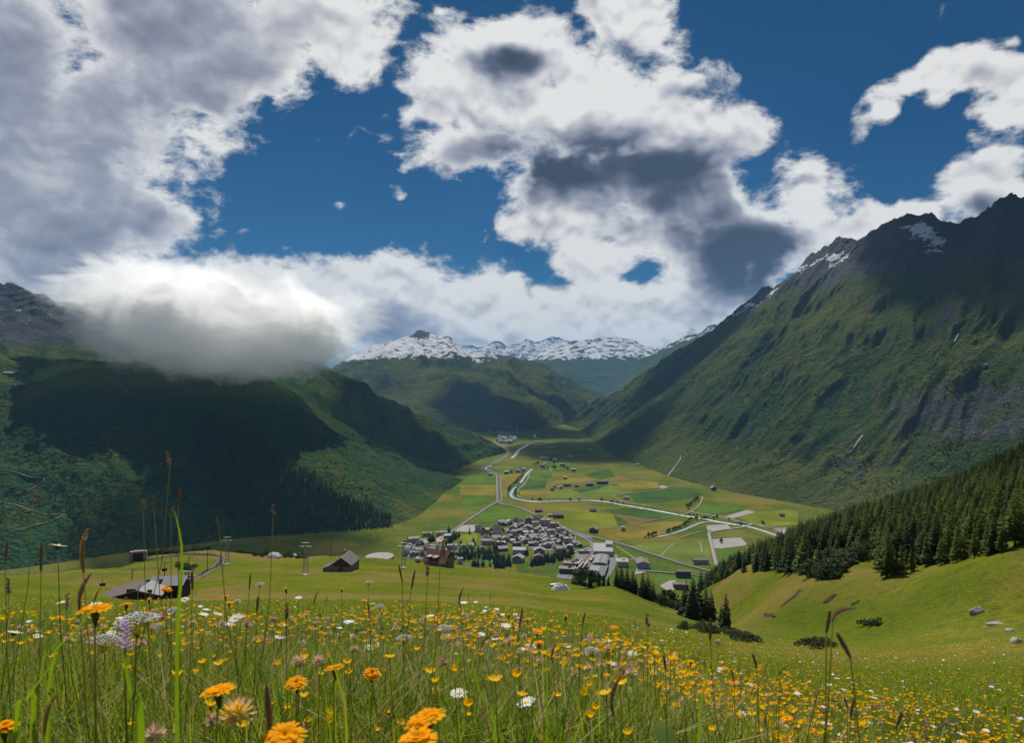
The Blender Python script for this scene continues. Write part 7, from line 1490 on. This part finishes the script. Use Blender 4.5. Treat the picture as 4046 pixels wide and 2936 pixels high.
def build_grass():
    for nm, n, y0, y1, pw, meshes, s0, s1, seed in (('grass', 34000, 0.75, 8.0, 1.5, TUFT, 0.75, 1.15, 1), ('grass', 26000, 7.0, 32.0, 1.5, TUFTF, 0.8, 1.25, 2), ('grass', 22000, 30.0, 110.0, 1.5, TUFTF, 1.1, 1.9, 3), ('grass', 30000, 100.0, 420.0, 1.5, TUFTF, 2.2, 4.0, 4)):
        x, y, z, r = field_points(n, y0, y1, seed, pw)
        if nm == 'grass' and y1 < 10:
            ok = (y > 1.25) | (z + 0.40 < -0.55 * y); x, y, z = x[ok], y[ok], z[ok]
        m = len(x); s = r.uniform(s0, s1, m) * (0.82 + 0.3 * np.clip(fbm(x / 2.5, y / 2.5, 3, 44), -.6, 1)) * np.interp(y, [1.5, 3.0, 6.0, 25, 60], [1.25, 1.1, 0.85, 0.75, 0.85]); pk = r.integers(0, len(meshes), m)
        if y1 > 200:
            z = z - 0.25
        short = np.where(y > 100, 0.32, 1.0) * np.where((x / y > 0.30) & (y > 25) & (y <= 100), 0.45, 1.0)
        scatter(nm, np.c_[x, y, z], np.c_[r.uniform(-.12, .12, (m, 2)), r.uniform(0, 6.28, m)], np.c_[s, s, s * r.uniform(.8, 1.15, m) * short], meshes, pk)
    x, y, z, r = field_points(2200, 0.8, 6.5, 9, 2.0); m = len(x); s = r.uniform(.7, 1.3, m); scatter('ground_leaves', np.c_[x, y, z], np.c_[np.zeros((m, 2)), r.uniform(0, 6, m)], np.c_[s, s, s], LEAFT, r.integers(0, 3, m))
    # the flowers nobody could count
    P_, R_, S_, K_ = [], [], [], []
    for n, y0, y1, pw, grow, seed in ((11000, 1.5, 7.0, 1.5, 0.95, 31), (9000, 6.5, 28, 1.4, 1.0, 32), (17000, 22, 100, 1.25, 1.5, 33)):
        x, y, z, r = field_points(n, y0, y1, seed, pw); m = len(x); w = fbm(x / (0.5 * np.sqrt(y) + .5), y / (0.5 * np.sqrt(y) + .5), 3, 55)
        u = x / y; right = sstep(u, 0.05, 0.4); q = r.random(m)
        k = np.select([q < .70 + .14 * right, q < .715 + .16 * right, q < .735 + .16 * right, q < .742 + .158 * right, q < .965 + .01 * right], [r.integers(0, 2, m), 2, 3, 4, 5], r.integers(6, 8, m))
        left_far = (u < 0.2) & (r.random(m) > sstep(y, 55, 9))
        keep = (w > -0.02 - 0.4 * right) & ~left_far & ((r.random(m) < 0.6) | (u > -.1)); s = grow * r.uniform(.6, 1.35, m) * np.where(k >= 6, 0.8, 1.0)
        P_.append(np.c_[x, y, z][keep]); R_.append(np.c_[r.uniform(-.2, .2, (m, 2)), r.uniform(0, 6.28, m)][keep]); S_.append(np.c_[s, s, s * np.where(y < 7, 1.2, 1.0)][keep]); K_.append(k[keep])
    scatter('wildflowers', np.concatenate(P_), np.concatenate(R_), np.concatenate(S_), SMALL, np.concatenate(K_))
build_grass()
# ------------------------------------------------------------------ clouds with body: the bank lying on the left slope, and unseen cumulus overhead, added to shade the valley
def cloud_mat(name, dens, col=(0.97, 0.975, 0.985), aniso=0.15):
    m = bpy.data.materials.new(name); m.use_nodes = True; t = m.node_tree; t.nodes.clear()
    v = t.nodes.new('ShaderNodeVolumePrincipled'); o = t.nodes.new('ShaderNodeOutputMaterial'); t.links.new(v.outputs[0], o.inputs['Volume'])
    v.inputs['Color'].default_value = tuple(col) + (1,); v.inputs['Density'].default_value = dens; v.inputs['Anisotropy'].default_value = aniso
    return m
def puff(name, c, r, mat, seed, amp=0.5, res=64, freq=2.8):
    th, ph = np.meshgrid(np.linspace(0, math.pi, res), np.linspace(0, 2 * math.pi, res * 2, endpoint=False), indexing='ij')
    D = np.stack([np.sin(th) * np.cos(ph), np.sin(th) * np.sin(ph), np.cos(th)], -1)
    n = (fbm(D[..., 0] * freq + D[..., 2] * 1.3 + seed * 3.1, D[..., 1] * freq + D[..., 2] * freq + seed * 7.7, 6, seed, 0.62) + 0.6 * fbm(D[..., 2] * freq * 1.7 + seed, D[..., 0] * freq * 1.7 - D[..., 1], 5, seed + 9, 0.62))
    R = np.maximum(0.25, 1 + amp * n * 1.4)
    V = D * R[..., None] * np.array(r); i = np.arange(D.shape[0] * D.shape[1]).reshape(D.shape[:2])
    F = np.stack([i[:-1], i[1:], np.roll(i, -1, 1)[1:], np.roll(i, -1, 1)[:-1]], -1).reshape(-1, 4)
    return tag(link(name, np_mesh(name, V.reshape(-1, 3), F, mat), None, c), kind='stuff')
def build_low_clouds():
    m = cloud_mat('low_cloud', 0.0048, (1, 1, 1), 0.4); m2 = cloud_mat('low_cloud_thin', 0.0024, (1, 1, 1), 0.4)
    L = [(270,690,120,70,2080,m2),(330,730,140,80,2100,m),(440,755,140,75,2120,m),(560,770,150,70,2160,m),(660,770,110,60,2250,m),(520,690,200,85,2250,m),(700,730,90,60,2400,m),(330,640,170,70,2350,m),(620,700,130,75,2450,m),(420,700,170,90,2500,m),(190,700,60,34,2050,m2),(240,760,60,30,2000,m2),(420,815,70,30,2040,m2),(520,825,80,26,2080,m2),(600,815,70,30,2150,m2),(700,790,70,34,2300,m2),(300,800,60,26,2000,m2),(770,700,90,48,2700,m2),(180,650,90,36,2350,m2)]
    for k, (px, py, rx, rz, d, mt) in enumerate(L):
        c = at(px * 1.784, py * 1.784, d); s = d / 1561
        puff('low_cloud', c, (rx * s, rx * s * 0.8, rz * s), mt, 60 + k)
build_low_clouds()
def build_high_clouds():
    m = cloud_mat('shade_cumulus_volume', 0.007)
    for k, (gx, gy, gz, rx, ry, z) in enumerate(((-150,5200,-150,480,380,7400),(500,6300,-150,500,300,8600),(1330,4500,150,620,650,6200),(1750,2550,500,380,600,3900),(430,300,-50,190,150,2600),(-430,2800,-120,300,240,3800),(-560,1420,-300,300,120,3300),(380,3350,-320,400,480,4800),(150,4500,-320,420,420,6000))):
        t = (z - gz) / math.sin(SUN_EL); c = Vector((gx, gy, gz)) + sun_dir * t
        puff('shade_cumulus', c, (rx, ry, 260), m, 80 + k, 0.45, 36)
build_high_clouds()
